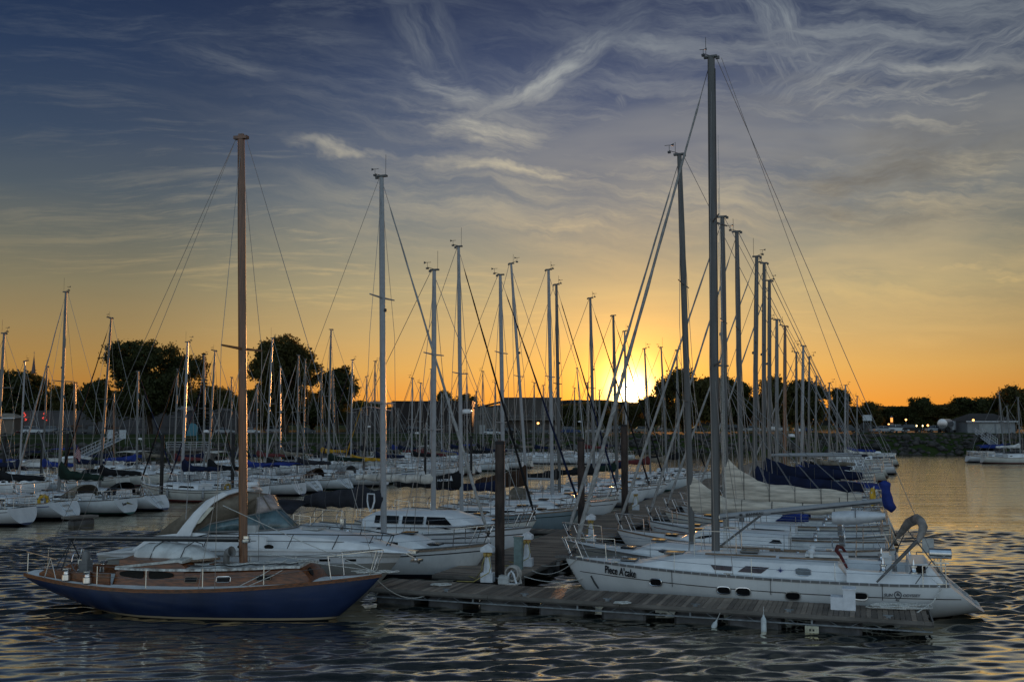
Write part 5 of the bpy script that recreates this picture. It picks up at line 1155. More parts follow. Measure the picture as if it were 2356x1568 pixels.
# ------------------------------------------------------------------ writing on two transoms, gear that hangs on the boats
b = BOATS['white sloop with tan cockpit tent and green boom cover']; sl = b.S['rt'] / b.S['fb'][0]
P_ = lambda y, z: Vector((b.xs + sl * z - .02, y, z))
text_mesh('Sea', 'transom_lettering', INK, P_(.46, .60), P_(.10, .66), (sl, 0, 1), b.root, shear=.2, bold=.02)
mb = MB(); mb.slab([P_(.12, .72), P_(-.02, .82), P_(-.30, .70), P_(-.52, .62), P_(-.25, .66), P_(.0, .70)], (-.008, 0, 0)); mb.build('transom_emblem', pm('emblem_ochre', (.16, .13, .03), .5), b.root)
def buoy(label, px, py, Y, rz, mat=YEL, s=1.0):
    c = dp(px, py, Y); root = thing('life_buoy', label, 'life buoy', tuple(c), rz, 'horseshoe life buoys on stern rails')
    mb = MB(); P = [(.22 * s * math.sin(a), 0, .24 * s * math.cos(a)) for a in [R_(d) for d in range(-150, 151, 20)]]; P = [(x, y, z - (.10 if i in (0, len(P) - 1) else 0)) for i, (x, y, z) in enumerate(P)]
    mb.tube(P, .085 * s, 8, flat=.8); mb.build('float', mat, root, 60)
    mb = MB(); mb.tube([(-.2 * s, -.07, .05), (-.2 * s, .09, .05)], .02, 4); mb.tube([(-.30 * s, 0, .12), (0, .05, .36 * s), (.30 * s, 0, .12)], .015, 4); mb.build('strap', ROPE, root)
buoy('yellow horseshoe buoy on the stern rail of a white sloop at far left', 100, 1152, 61.3, HB + 1.2, s=1.25)
buoy('dull yellow horseshoe buoy on a stern rail above the tan canvas', 524, 1121, 75.5, HB + 1.2, mat=pm('buoy_ochre', (.36, .22, .03), .7))
buoy('yellow horseshoe buoy beside the blue cloth at the end of the boom', 2008, 1141, 36.0, HB + 1.4, s=1.0)
mb = MB(); n = 12; rings = []
c = dp(2037, 1128, 30.2)
for i in range(n + 1):
    u = i / n; w = interp(u, [0, .08, .25, .6, .85, 1], [.05, .17, .13, .16, .19, .02]); z = .30 - .95 * u; dx = interp(u, [0, .3, 1], [-.02, .0, .16])
    rings.append([(c.x + dx + w * math.cos(a) * (1 + .15 * math.sin(3 * a + u * 8)), c.y + .6 * w * math.sin(a), c.z + z) for a in [2 * math.pi * k / 10 for k in range(10)]])
mb.loft(rings); tag(mb.build('sail_cloth', CANV['blue'], None, 60), 'blue cloth bundled over the outer end of the lettered boom', 'cloth')
# ensign on a staff
def flag():
    c = dp(172, 1040, 73); root = thing('flag', 'striped red and white flag with blue canton drooping from a stern staff', 'flag', tuple(c), 0)
    mb = MB(); mb.bar((0, 0, -1.6), (-.05, 0, .75), .02, 6); mb.build('flagstaff', ALUW, root)
    fr, fw = pm('flag_red', (.36, .02, .03), .8), pm('flag_white', (.62, .60, .58), .8); fb = pm('flag_blue', (.015, .02, .10), .8)
    def pt(u, v): return (.02 + .42 * u + .05 * math.sin(v * 6 + u * 5), .06 * math.sin(u * 9 + v * 4), .62 - .95 * v - .55 * u * (1 - .3 * v))
    mb = MB(); nn = 13
    for i in range(nn):
        for j in range(8):
            u0, u1, v0, v1 = j / 8, (j + 1) / 8, i / nn, (i + 1) / nn
            mi = 2 if (i < 7 and j < 3) else (i % 2)
            mb.add([pt(u0, v0), pt(u1, v0), pt(u1, v1), pt(u0, v1)], [(0, 1, 2, 3)], mi)
    o = mb.build('flag_cloth', [fr, fw, fb], root, 60); o.modifiers.new('thick', 'SOLIDIFY').thickness = .01
flag()
def kayak_dinghy():
    c = dp(1975, 1187, 34.0); root = thing('dinghy', 'small white dinghy hoisted on stern davits under the lettered boom', 'dinghy', tuple(c), HB + math.pi)
    mb = MB(); rings = []
    for i in range(13):
        u = i / 12; x = lerp(-.85, .85, u); w = .42 * math.sin(math.pi * min(1, u * .62 + .30)) ** .7; h = .24 * math.sin(math.pi * (u * .62 + .30)) ** .8 + .03
        zc = .10 * u - .05; rings.append([(x, w * math.cos(a), zc + h * math.sin(a) * (1 if math.sin(a) < 0 else .75)) for a in [2 * math.pi * k / 14 for k in range(14)]])
    mb.loft(rings); mb.build('dinghy_hull', pm('dinghy_white', (.74, .74, .73), .4, var=.06), root, 60)
    mb = MB(); mb.tube([(-.1, -.47, .0), (-.1, -.2, .26), (-.1, .2, .26), (-.1, .47, .0)], .012, 4); mb.build('lashing', ROPED, root)
    mb = MB(); mb.tube([(-.6, 0, .25), (-.6, 0, .62)], .012, 4); mb.tube([(.5, 0, .25), (.5, 0, .55)], .012, 4); mb.build('davit_line', ROPED, root)
kayak_dinghy()
# ------------------------------------------------------------------ docks
ZD = .50
FL = pm('dock_float', (.09, .088, .088), .5, var=.3, scale=2); STL = pm('dock_steel', (.23, .25, .26), .55, .4, var=.2)
WD = (.20, .152, .112)
def dock(label, p0, p1, width, group=None, boards='x', truss=False, near=True, side=1, gap=3.0):
    """floating dock: front edge p0->p1, deck to its left; local x runs along it"""
    p0 = Vector((p0[0], p0[1], 0)); p1 = Vector((p1[0], p1[1], 0)); v = p1 - p0; L = v.length; rz = math.atan2(v.y, v.x)
    root = thing('floating_dock', label, 'dock', tuple(p0), rz, group)
    mb = MB(); rr = random.Random(int(L * 100)); bw = .146 if near else .6; n = int(L / bw)
    for i in range(n):
        x = (i + .5) * bw; ov = rr.uniform(-.02, .02); dz_ = rr.uniform(-.008, .008)
        mb.box((x, width / 2 + ov, ZD - .02 + dz_), (bw - .012, width - .04, .04))
    mb.build('decking', plankmat('planks_grey', WD, 0, bw) if near else plankmat('planks_far', WD, 0, .146), root)
    for y in (-.025, width + .025 - .05):
        mb = MB(); k = 0; xx = 0
        while xx < L - .2:
            l = min(4.2, L - xx); mb.box((xx + l / 2, y + .0, ZD - .075), (l - .01, .05, .14)); xx += l
        mb.build('fascia', plankmat('fascia_planks', (.10, .088, .074), 2, .2), root)
    for x in (.0 - .02, L + .02):
        mb = MB(); mb.box((x, width / 2, ZD - .075), (.04, width, .14)); mb.build('fascia', plankmat('fascia_planks', (.10, .088, .074), 2, .2), root)
    if truss:
        for y in (.03, width - .08):
            mb = MB(); mb.box((L / 2, y, .215), (L, .05, .04)); 
            n = int(L / .55)
            for i in range(n):
                a = (i + .5) * L / n; s_ = 1 if i % 2 else -1
                if i % 6: mb.bar((a - .12 * s_, y, ZD - .145), (a + .12 * s_, y, .22), .011, 4)
                else: mb.box((a, y, .285), (.05, .045, .16))
            mb.build('truss', STL, root)
    x = .9; rr = random.Random(3)
    lens = [1.35, 1.2, 1.55, 1.4, 1.35, 1.25, 1.5] if truss else [1.4]
    i = 0
    while x < L - .8:
        l = lens[i % len(lens)]; mb = MB(); w = min(width - .2, 2.4) - .05
        for z0, z1, q in ((-.35, .34, 1.0),):
            a, c_ = x - l / 2, x + l / 2; r_ = .08
            ring = lambda z, e: [(a + e + r_, .12 + e, z), (c_ - e - r_, .12 + e, z), (c_ - e, .12 + e + r_, z), (c_ - e, w - e - r_, z), (c_ - e - r_, w - e, z), (a + e + r_, w - e, z), (a + e, w - e - r_, z), (a + e, .12 + e + r_, z)]
            mb.loft([ring(z0, .06), ring(z0 + .1, .0), ring(z1 - .10, .0), ring(z1 - .05, .04), ring(z1, .04)])
        mb.build('float', FL, root, 30); x += l + (gap if not truss else [.42, .75, .35, .55, .8][i % 5]); i += 1
    return root
fl0, fr0 = gp(846, 1350, ZD), gp(2145, 1429, ZD)
dock('long weathered plank finger dock lying along the lettered sloop', fl0, fr0, 1.95, 'wooden finger docks', truss=True)
m0 = gp(1108, 1281, ZD); ml = Vector((m0.x, m0.y, 0)) - DD * 6.0      # left edge of the main dock; it runs away along DD
MW = 3.05; mr = ml + FD * MW
e0 = mr + DD * 1.15
dock('wide weathered plank main dock running away between the two rows of boats', e0, e0 + DD * 118, MW, None)
def along(b1, b2, right):
    s = (Vector(b1).dot(DD) + Vector(b2).dot(DD)) / 2; base = (mr if right else ml); o = base + DD * (s - base.dot(DD)); return o
W_ = lambda px, py, Y: Vector((dp(px, py, Y).x, Y, 0))
for (a, c_, rgt, ln, lab) in ((W_(1592, 1234, 36.7), W_(1668, 1000, 41.2), True, 11, 'plank finger dock between the beige sloop and the cream mainsail sloop'),
                              (W_(1703, 1000, 45.6), W_(1736, 1050, 50.2), True, 11, 'plank finger dock left of the navy collared boom cover'),
                              (W_(1757, 1000, 54.4), W_(1770, 1000, 58.6), True, 10, 'plank finger dock between the navy covers and the bare white boom'),
                              (W_(1787, 1000, 63), W_(1805, 1000, 67.4), True, 10, 'plank finger dock beside the brown wooden mast'),
                              (W_(1062, 1166, 49.3), W_(1158, 1100, 54.5), False, 10, 'plank finger dock between the HUNTER sloop and the slate sloop'),
                              (W_(1209, 1064, 58), W_(1271, 1131, 61.8), False, 10, 'plank finger dock behind the leaning pale mast'),
                              (W_(1286, 1045, 66), W_(1367, 1090, 72), False, 9, 'plank finger dock right of the second tall piling')):
    o = along(a, c_, rgt) - DD * .5
    if rgt: dock(lab, o + FD * .05, o + FD * ln, 1.0, 'wooden finger docks', near=True)
    else: dock(lab, o - FD * ln, o - FD * .05, 1.0, 'wooden finger docks', near=True)
bl0 = Vector((-37.0, 61.0, 0)); dock('plank dock with the left row of boats tied to it', bl0 - DD * 12, bl0 + DD * 84 + FD * 3, 2.4, None, near=False)
cl0 = Vector((-46.0, 83.0, 0)); dock('plank dock nearest the shore, among the far rows', cl0, cl0 + DD * 66 + FD * 5, 2.2, None, near=False)
dock('short low plank finger dock between two white transoms at left', gp(162, 1189, .5), gp(226, 1184, .5), .9, 'wooden finger docks', near=True)
# ------------------------------------------------------------------ pilings
RUST = pm('piling_steel', (.052, .034, .026), .75, .2, var=.45, scale=3.0, stretch=(1, 1, .35), bump=.5, bscale=14); RUSTD = pm('piling_dark', (.020, .017, .016), .8, var=.4, scale=3)
def piling(label, px, Y, ytop, r, mat=RUST, group='dock pilings'):
    p = dp(px, 1100, Y); t = dp(px, ytop, Y).z; root = thing('piling', label, 'piling', (p.x, p.y, 0), 0, group)
    mb = MB(); mb.lathe([(r, -1.2), (r, t - .02), (r * .97, t)], n=18); mb.build('shaft', mat, root, 40)
    mb = MB(); mb.lathe([(r * 1.04, t - .10), (r * 1.05, t + .01), (r * .6, t + .03)], n=18); mb.build('cap', RUSTD, root, 40)
    mb = MB(); mb.tube([(r * 1.25 * math.cos(a), r * 1.25 * math.sin(a), ZD + .06) for a in [i * math.pi / 8 for i in range(16)]], .035, 6, closed=True); mb.build('guide_ring', STL, root)
piling('nearest tall rusty steel piling on the corner of the main dock', 1150, 34.7, 1015, .165)
piling('second tall rusty piling, behind the lettered sloop bow', 1337, 52.8, 1010, .185)
piling('third tall rusty piling, standing directly below the setting sun', 1437, 59.2, 977, .20)
for px, Y, yt, lab in ((372, 73, 1000, 'black piling between the cream canvas motorboat and the navy cover'), (8, 87, 996, 'black piling at the left edge of the lawn'), (95, 91, 995, 'dark piling under the white jib at left'), (151, 84, 997, 'slim black piling left of the striped flag'),
                       (535, 78, 999, 'black piling just left of the wooden mast'), (837, 100, 1003, 'black piling between the yellow boom cover and the shield emblem mast'), (978, 104, 1003, 'black piling left of the deck saloon mast'), (1084, 112, 1003, 'black piling right of the HUNTER mast')):
    piling(lab, px, Y, yt, .135, RUSTD)
# ------------------------------------------------------------------ dock furniture
PW = pm('pedestal_white', (.72, .74, .75), .4, var=.08); BRASS = pm('lamp_amber', (.45, .30, .08), .4); CORD = pm('cord_yellow', (.42, .34, .10), .6)
def pedestal(label, px, py, s=1.0):
    p = gp(px, py, ZD); root = thing('power_pedestal', label, 'power pedestal', (p.x, p.y, ZD), HF + .12, 'power pedestals on the main dock')
    mb = MB(); mb.box((0, 0, .15), (.42, .36, .30)); mb.build('base', PW, root)
    mb = MB(); rings = []
    for z, w in ((.30, .15), (.36, .145), (.80, .10), (.95, .10)): rings.append([(w * math.cos(a), w * .9 * math.sin(a), z) for a in [2 * math.pi * (k + .5) / 6 for k in range(6)]])
    mb.loft(rings); mb.build('tower', PW, root)
    mb = MB(); mb.box((0, -.02, .92), (.26, .20, .10)); mb.build('outlet', BRASS, root)
    for k in (-1, 1):
        mb = MB(); mb.lathe([(.03, 0), (.055, .03), (.055, .09), (.03, .13)], (.06 * k, -.14, .84), 8); mb.build('socket', BRASS, root)
    mb = MB(); poly = [(-.21, 0, 1.0), (.21, 0, 1.0), (.21, 0, 1.14), (0, 0, 1.27), (-.21, 0, 1.14)]
    mb.slab([(x, -.20, z) for x, y, z in poly], (0, .40, 0)); mb.build('hood', PW, root)
    mb = MB(); mb.tube([(.08, -.15, .84), (.16, -.25, .55), (.12, -.28, .35), (-.4, -.35, .04), (-1.0, -.3, .03)], .016, 5); mb.tube([(-.06, -.16, .84), (-.14, -.22, .6), (-.18, -.1, .4), (-.5, .3, .04), (-.9, .9, .03)], .016, 5); mb.build('cord', CORD, root)
    root.scale = (s, s, s)
pedestal('nearest white lighthouse shaped power pedestal, left of the tall rusty piling', 1122, 1337)
pedestal('second white power pedestal, behind the green utility post', 1213, 1301)
pedestal('third white power pedestal, behind the bow rail of the lettered sloop', 1360, 1246)
pedestal('fourth white power pedestal, right of the third tall piling', 1463, 1172)
p = gp(1193, 1309, ZD); root = thing('utility_post', 'grey green utility post in front of the second power pedestal', 'post', (p.x, p.y, ZD), HF)
mb = MB(); mb.box((0, 0, .58), (.30, .20, 1.16)); mb.build('post', pm('post_green', (.20, .27, .25), .6, var=.12), root)
mb = MB(); mb.box((0, 0, 1.18), (.34, .24, .05)); mb.build('lid', pm('post_green', (.20, .27, .25)), root)
def hose_reel():
    p = gp(1181, 1342, ZD); root = thing('hose_reel', 'white hose reel stand wrapped with a thick hose beside the rusty piling', 'hose reel', (p.x, p.y, ZD), HF - .1)
    for y in (-.16, .16):
        mb = MB(); A = [(-.20, y, 0), (-.09, y, .34), (0, y, .44), (.09, y, .34), (.20, y, 0)]; mb.tube(A, .035, 6); mb.box((0, y, .02), (.46, .06, .05)); mb.build('bracket', PW, root)
    mb = MB()
    for k in range(5): 
        y = -.12 + .06 * k
        mb.tube([((.23 + .02 * (k % 2)) * math.cos(a), y + .02 * math.sin(a * 2 + k), .34 + (.23 + .02 * (k % 2)) * math.sin(a)) for a in [i * math.pi / 10 for i in range(20)]], .034, 6, closed=True)
    mb.build('hose', pm('hose_tan', (.46, .42, .37), .6, var=.15), root, 60)
    mb = MB(); mb.tube([(.24, 0, .3), (.30, -.02, .05), (.22, -.3, .03), (-.1, -.42, .03)], .026, 6); mb.build('hose_end', pm('hose_tan', (.46, .42, .37)), root)
hose_reel()
for k in range(6):
    c = fl0 + (fr0 - fl0) * (.16 + .155 * k) + DD * .14; mb = MB(); a = FD * .13; mb.bar(Vector((c.x, c.y, ZD + .07)) - a, Vector((c.x, c.y, ZD + .07)) + a, .017, 6); mb.box((c.x, c.y, ZD + .03), (.12, .05, .07), HF)
    tag(mb.build('dock_cleat', STL), 'grey iron cleat on the front edge of the finger dock', 'cleat', 'cleats on the finger dock')
p = gp(1160, 1342, ZD); root = thing('dock_box', 'small pale plastic box between the piling and the hose reel', 'box', (p.x, p.y, ZD), HF)
mb = MB(); rings = [[(x * q, y * q, z) for x, y in ((-.17, -.14), (.17, -.14), (.20, 0), (.17, .14), (-.17, .14), (-.20, 0))] for z, q in ((0, .95), (.03, 1), (.20, 1), (.26, .8))]; mb.loft(rings); mb.build('box_body', DECKG, root)
mb = MB(); mb.box((0, 0, .272), (.30, .24, .02)); mb.build('lid', DECKG, root)
# white boarding steps on the finger dock
p = gp(1939, 1403, ZD); root = thing('boarding_steps', 'white two step boarding block on the finger dock against the lettered sloop', 'steps', (p.x, p.y, ZD), HF)
STP = pm('steps_white', (.78, .79, .80), .45, var=.05)
mb = MB(); mb.box((-.16, .26, .18), (.34, .50, .36)); mb.build('low_step', STP, root)
mb = MB(); mb.box((.18, .26, .295), (.335, .50, .59)); mb.build('high_step', STP, root)
mb = MB(); mb.box((.18, .26, .60), (.37, .54, .025)); mb.build('step_edge', STP, root)
# fenders along the front of the finger
FEN = pm('fender_white', (.66, .70, .68), .4, var=.15, scale=4)
def fender(label, px, py, tilt, ln=.42, r=.075):
    v = (fr0 - fl0).normalized(); nrm = Vector((v.y, -v.x, 0)); t_ = None
    d = ray(px, py); o = CAMP; q = (fl0 + nrm * .16 - o).dot(nrm) / d.dot(nrm); c = o + d * q
    root = thing('fender', label, 'fender', tuple(c), HF, 'fenders hanging on the finger dock'); root.rotation_euler = (0, tilt, HF)
    mb = MB(); mb.lathe([(.02, -ln / 2 - .06), (.03, -ln / 2 - .03), (r * .8, -ln / 2 + .02), (r, -ln / 2 + .08), (r, ln / 2 - .08), (r * .8, ln / 2 - .02), (.03, ln / 2 + .03), (.025, ln / 2 + .08)], n=14); mb.build('fender_body', FEN, root, 50)
    mb = MB(); mb.bar((0, 0, ln / 2 + .07), (0, .08, ln / 2 + .07 + .22), .010, 4); mb.build('fender_line', ROPE, root)
fender('white fender hanging askew on the finger dock', 1640, 1446, .42)
fender('long white fender hanging upright on the finger dock', 1757, 1440, 0.0, .50, .078)
v = (fr0 - fl0).normalized(); nrm = Vector((v.y, -v.x, 0)); d = ray(1868, 1456); c = CAMP + d * ((fl0 + nrm * .12 - CAMP).dot(nrm) / d.dot(nrm))
root = thing('bumper_pad', 'square yellowed plastic bumper pad with holes on the finger dock side', 'bumper', tuple(c), HF)
mb = MB(); mb.box((0, 0, 0), (.37, .10, .40), tp=.98); mb.build('pad', pm('bumper_plastic', (.58, .55, .40), .5, var=.3, scale=5, col2=(.36, .33, .22)), root)
for i in (-1, 0, 1):
    for j in (-1, 1):
        mb = MB(); mb.box((.045 * j, -.054, .10 * i), (.045, .008, .055)); mb.build('hole', RUBBER, root)
# rope heap on the finger dock end, coils, mooring lines
def rope(label, pts, r=.016, mat=ROPE, name='mooring_line', sag=0.0):
    P = [Vector(p) for p in pts]
    if sag and len(P) == 2:
        a, b = P; P = [a.lerp(b, i / 10) - Vector((0, 0, sag * 4 * (i / 10) * (1 - i / 10))) for i in range(11)]
    mb = MB(); mb.tube(P, r, 5); return tag(mb.build(name, mat, None, 60), label, 'rope')
c = gp(2085, 1398, ZD + .02); rr = random.Random(5); pts = []
for i in range(90):
    a = i * .55; rad = .30 + .22 * math.sin(i * .37) + .05 * rr.random(); pts.append(c + Vector((rad * math.cos(a) * 1.7 - .004 * i, rad * math.sin(a) * .6, .02 + .10 * abs(math.sin(i * .21)) * rr.random())))
rope('loose heap of white rope on the outer end of the finger dock', pts, .018, name='rope_heap')
for lab, px, py, R in (('flat white rope coil on the dock planks near the main dock corner', 1015, 1345, .30), ('small white rope coil on the finger dock beside the lettered hull', 1432, 1387, .22)):
    c = gp(px, py, ZD + .02); rope(lab, [c + Vector(((R * (.4 + .6 * (i % 17) / 17)) * math.cos(i * .62) * 1.3, R * (.4 + .6 * (i % 17) / 17) * .8 * math.sin(i * .62), .015 + .01 * (i % 3))) for i in range(70)], .013, name='rope_coil')
rope('mooring line from the blue yacht bow to the dock planks', [B_L1.world((B_L1.xb - .3, 0, B_L1.sh(1))), gp(1015, 1345, ZD + .03)], .014, sag=.55)
rope('white mooring line from the lettered sloop bow to the main dock edge', [B_R1.world((B_R1.xb - .5, .3, B_R1.sh(1))), gp(1225, 1312, ZD)], .014, sag=.28)
rope('second white mooring line sagging from the lettered sloop bow', [B_R1.world((B_R1.xb - .5, -.2, B_R1.sh(1))), gp(1245, 1300, ZD)], .014, sag=.12)
rope('low white spring line from the lettered sloop stem to the main dock', [B_R1.world(B_R1.onside(1340, 1330, 1)), gp(1206, 1325, ZD)], .013, sag=.15)
rope('dark mooring line from the ivory sloop hull to the dock edge', [l2.world((l2.xb - 1.2, -l2.side(l2.xb - 1.2, 1.1), 1.1)), gp(1092, 1285, ZD)], .012, ROPED, sag=.05)
rope('chafe wrapped stern line from the lettered sloop quarter to the dock', [B_R1.world(B_R1.onside(2165, 1352, 1) + Vector((0, .05, 0))), B_R1.world(B_R1.onside(2146, 1382, 1) + Vector((0, .12, 0))), gp(2110, 1408, ZD)], .020, ROPE)
# ------------------------------------------------------------------ water: one sheet with real ripples near the viewer
def grid_mesh(name, X, Y, Z, mat, smooth=True):
    ny, nx = Z.shape; co = np.empty((ny, nx, 3)); co[..., 0] = X[None, :]; co[..., 1] = Y[:, None] if Y.ndim == 1 else Y; co[..., 2] = Z
    if X.ndim == 2: co[..., 0] = X
    return grid_co(name, co, mat, smooth)
def grid_co(name, co, mat, smooth=True):
    ny, nx = co.shape[:2]; idx = np.arange(ny * nx).reshape(ny, nx)
    q = np.stack([idx[:-1, :-1], idx[:-1, 1:], idx[1:, 1:], idx[1:, :-1]], -1).reshape(-1, 4)
    return raw_mesh(name, co.reshape(-1, 3), q, mat, smooth)
def raw_mesh(name, co, q, mat, smooth=False):
    me = bpy.data.meshes.new(name); n, k = q.shape
    me.vertices.add(len(co)); me.vertices.foreach_set('co', np.ascontiguousarray(co, dtype=np.float32).ravel())
    me.loops.add(n * k); me.loops.foreach_set('vertex_index', np.ascontiguousarray(q, dtype=np.int32).ravel())
    me.polygons.add(n); me.polygons.foreach_set('loop_start', np.arange(0, n * k, k, dtype=np.int32)); me.polygons.foreach_set('loop_total', np.full(n, k, dtype=np.int32))
    if smooth: me.polygons.foreach_set('use_smooth', np.ones(n, dtype=bool))
    me.update(calc_edges=True); me.validate(); me.materials.append(mat)
    o = bpy.data.objects.new(name, me); COL.objects.link(o); return o
def graded(a, b, step, lo, hi, gr=1.10):
    c = list(np.arange(a, b, step)); s, x, up = step, b, []
    while x < hi: up.append(x); s *= gr; x += s
    up.append(hi); s, x, dn = step, a, []
    while x > lo: s *= gr; x -= s; dn.append(max(x, lo))
    return np.array(dn[::-1] + c + up)
WX = graded(-24, 26, .11, -900, 900); WY = graded(17, 54, .075, -150, 1200)
def waves(X, Y, seed=4):
    rs = np.random.RandomState(seed); Z = np.zeros((len(Y), len(X)), dtype=np.float32)
    dX, dY = np.gradient(X), np.gradient(Y)
    for i in range(120):
        lam = math.exp(rs.uniform(math.log(.25), math.log(1.7))); th = rs.normal(R_(97), R_(21)); k = 2 * math.pi / lam
        amp = .027 * lam / (2 * math.pi) * (1.9 if lam < 1.0 else .8); ph = rs.uniform(0, 6.28)
        fx = np.clip(lam * .42 / dX - .8, 0, 1); fy = np.clip(lam * .5 / dY - .8, 0, 1)
        p = (k * math.cos(th) * X)[None, :] + (k * math.sin(th) * Y)[:, None] + ph
        Z += (amp * fx)[None, :].astype(np.float32) * fy[:, None].astype(np.float32) * np.sin(p + .5 * np.sin(.5 * p)).astype(np.float32)
    # gusts: patches of livelier and calmer water
    g1 = .74 + .46 * np.sin(.23 * X + 1.1)[None, :] * np.sin(.31 * Y + .4)[:, None] + .22 * np.sin(.11 * X[None, :] + .19 * Y[:, None])
    return Z * g1.astype(np.float32)
def water_material():
    m = bpy.data.materials.new('harbour_water'); m.use_nodes = True; q = G(m.node_tree); b = q.n['Principled BSDF']
    tc = q.add('ShaderNodeTexCoord').outputs['Object']
    b.inputs['Base Color'].default_value = (.010, .016, .016, 1); b.inputs['Roughness'].default_value = .035; b.inputs['IOR'].default_value = 1.33
    n1 = q.noise(q.mapping(tc, rot=(0, 0, R_(8)), scale=(.9, 2.2, 1)), 2.3, 4, .6, .3)
    n2 = q.noise(q.mapping(tc, rot=(0, 0, R_(-14)), scale=(1.1, 2.6, 1)), 5.0, 4, .65, .4)
    spy = q.add('ShaderNodeSeparateXYZ'); q.put(spy.inputs[0], tc)
    n3 = q.noise(q.mapping(tc, rot=(0, 0, R_(4)), scale=(.16, 1, 1)), .42, 5, .62, .25)
    far = q.sstep(spy.outputs[1], 40, 75)
    h = q.m('ADD', q.m('MULTIPLY', q.m('ADD', q.m('MULTIPLY', n1, .040), q.m('MULTIPLY', n2, .012)), q.m('MULTIPLY_ADD', far, .45, .12)), q.m('MULTIPLY', q.m('MULTIPLY', n3, .20), far))
    bn = q.add('ShaderNodeBump'); bn.inputs['Strength'].default_value = 1.0; bn.inputs['Distance'].default_value = 1.0
    q.put(bn.inputs['Height'], h); q.l.new(bn.outputs[0], b.inputs['Normal'])
    gl = q.add('ShaderNodeBsdfGlossy'); gl.inputs['Roughness'].default_value = .012; gl.inputs[0].default_value = (1, .93, .77, 1); q.l.new(bn.outputs[0], gl.inputs['Normal'])
    fr = q.add('ShaderNodeFresnel'); fr.inputs[0].default_value = 1.33; q.l.new(bn.outputs[0], fr.inputs['Normal'])
    mx = q.add('ShaderNodeMixShader'); q.put(mx.inputs[0], q.m('MULTIPLY', fr.outputs[0], 3.5, clamp=True)); q.l.new(b.outputs[0], mx.inputs[1]); q.l.new(gl.outputs[0], mx.inputs[2])
    q.l.new(mx.outputs[0], q.n['Material Output'].inputs[0])
    return m
w_ = grid_mesh('water', WX, WY, waves(WX, WY), water_material()); w_['kind'] = 'structure'

# ------------------------------------------------------------------ land: bank, lawn, parking
SHX = np.array([-900, -140, -70, -20, 20, 60, 90, 110, 900.]); SHY = np.array([150, 158, 163, 182, 200, 194, 186, 196, 230.])
def shore(x): return float(np.interp(x, SHX, SHY))
def gz(x, off):                                                    # ground height at a distance behind the water's edge
    top = np.interp(x, [-900, -30, 40, 900], [2.2, 2.2, 3.5, 3.5])
    return float(np.interp(off, [-8, 0, 5.5, 8, 34, 60, 300, 1200], [-3, -.3, top, top + .15, max(top + .5, 3.2), 3.55, 3.9, 7]))
def gnd(px, Y): 
    x = dp(px, 990, Y).x; return Vector((x, Y, gz(x, Y - shore(x))))
def mat_grass():
    m = bpy.data.materials.new('lawn_grass'); m.use_nodes = True; q = G(m.node_tree); b = q.n['Principled BSDF']; tc = q.add('ShaderNodeTexCoord').outputs['Object']
    f = q.m('ADD', q.m('MULTIPLY', q.noise(tc, .12, 5, .6), .6), q.m('MULTIPLY', q.noise(q.mapping(tc, scale=(1, .3, 1)), 2.0, 4, .6), .4))
    q.put(b.inputs['Base Color'], q.ramp(f, [(.3, (.016, .026, .007)), (.55, (.034, .050, .014)), (.75, (.055, .058, .024))])); b.inputs['Roughness'].default_value = .9; b.inputs['Specular IOR Level'].default_value = .1
    return m
gx = np.concatenate([np.linspace(-900, -160, 12), np.linspace(-150, 150, 121), np.linspace(160, 900, 12)]); go = np.array([-8, -4, 0, 1, 2, 3, 4, 5, 5.5, 8, 14, 20, 27, 34, 45, 60, 90, 140, 300, 700, 1200.])
co = np.empty((len(go), len(gx), 3)); rs = np.random.RandomState(2)
for j, o_ in enumerate(go):
    for i, x in enumerate(gx): co[j, i] = (x, shore(x) + o_, gz(x, o_) + rs.uniform(-.06, .06) * (o_ < 40))
grd = grid_co('ground', co, mat_grass()); grd['kind'] = 'structure'
# loose stones of the bank
ROCK = pm('bank_stone', (.062, .055, .048), .9, var=.4, scale=.8, bump=.5, bscale=6)
def riprap():
    bm = bmesh.new(); bmesh.ops.create_icosphere(bm, subdivisions=1, radius=1); base = np.array([v.co[:] for v in bm.verts]); F = np.array([[v.index for v in f.verts] for f in bm.faces]); bm.free()
    rs = np.random.RandomState(11); V, Q = [], []; n = 0
    for i in range(3300):
        x = rs.uniform(-125, 135); o_ = rs.uniform(-.8, 6.2) ; r = rs.uniform(.22, .62) * (1.0 if rs.rand() < .8 else 1.5)
        c = np.array([x, shore(x) + o_, gz(x, o_) + .05]); a = rs.uniform(0, 6.28); R3 = np.array([[math.cos(a), -math.sin(a), 0], [math.sin(a), math.cos(a), 0], [0, 0, 1]])
        v = (base * (1 + rs.uniform(-.28, .28, (len(base), 1)))) * np.array([r * rs.uniform(.9, 1.6), r, r * rs.uniform(.5, .8)]); V.append(v @ R3.T + c); Q.append(F + n); n += len(base)
    return raw_mesh('riprap_stones', np.concatenate(V), np.concatenate(Q), ROCK)
tag(riprap(), kind='stuff')
ASPH = pm('asphalt', (.05, .05, .05), .9, var=.25, scale=.5)
def strip(name, xs, o0, o1, mat, dz):
    co = np.array([[(x, shore(x) + o, gz(x, o) + dz) for x in xs] for o in np.linspace(o0, o1, 6)]); o = grid_co(name, co, mat); o['kind'] = 'structure'
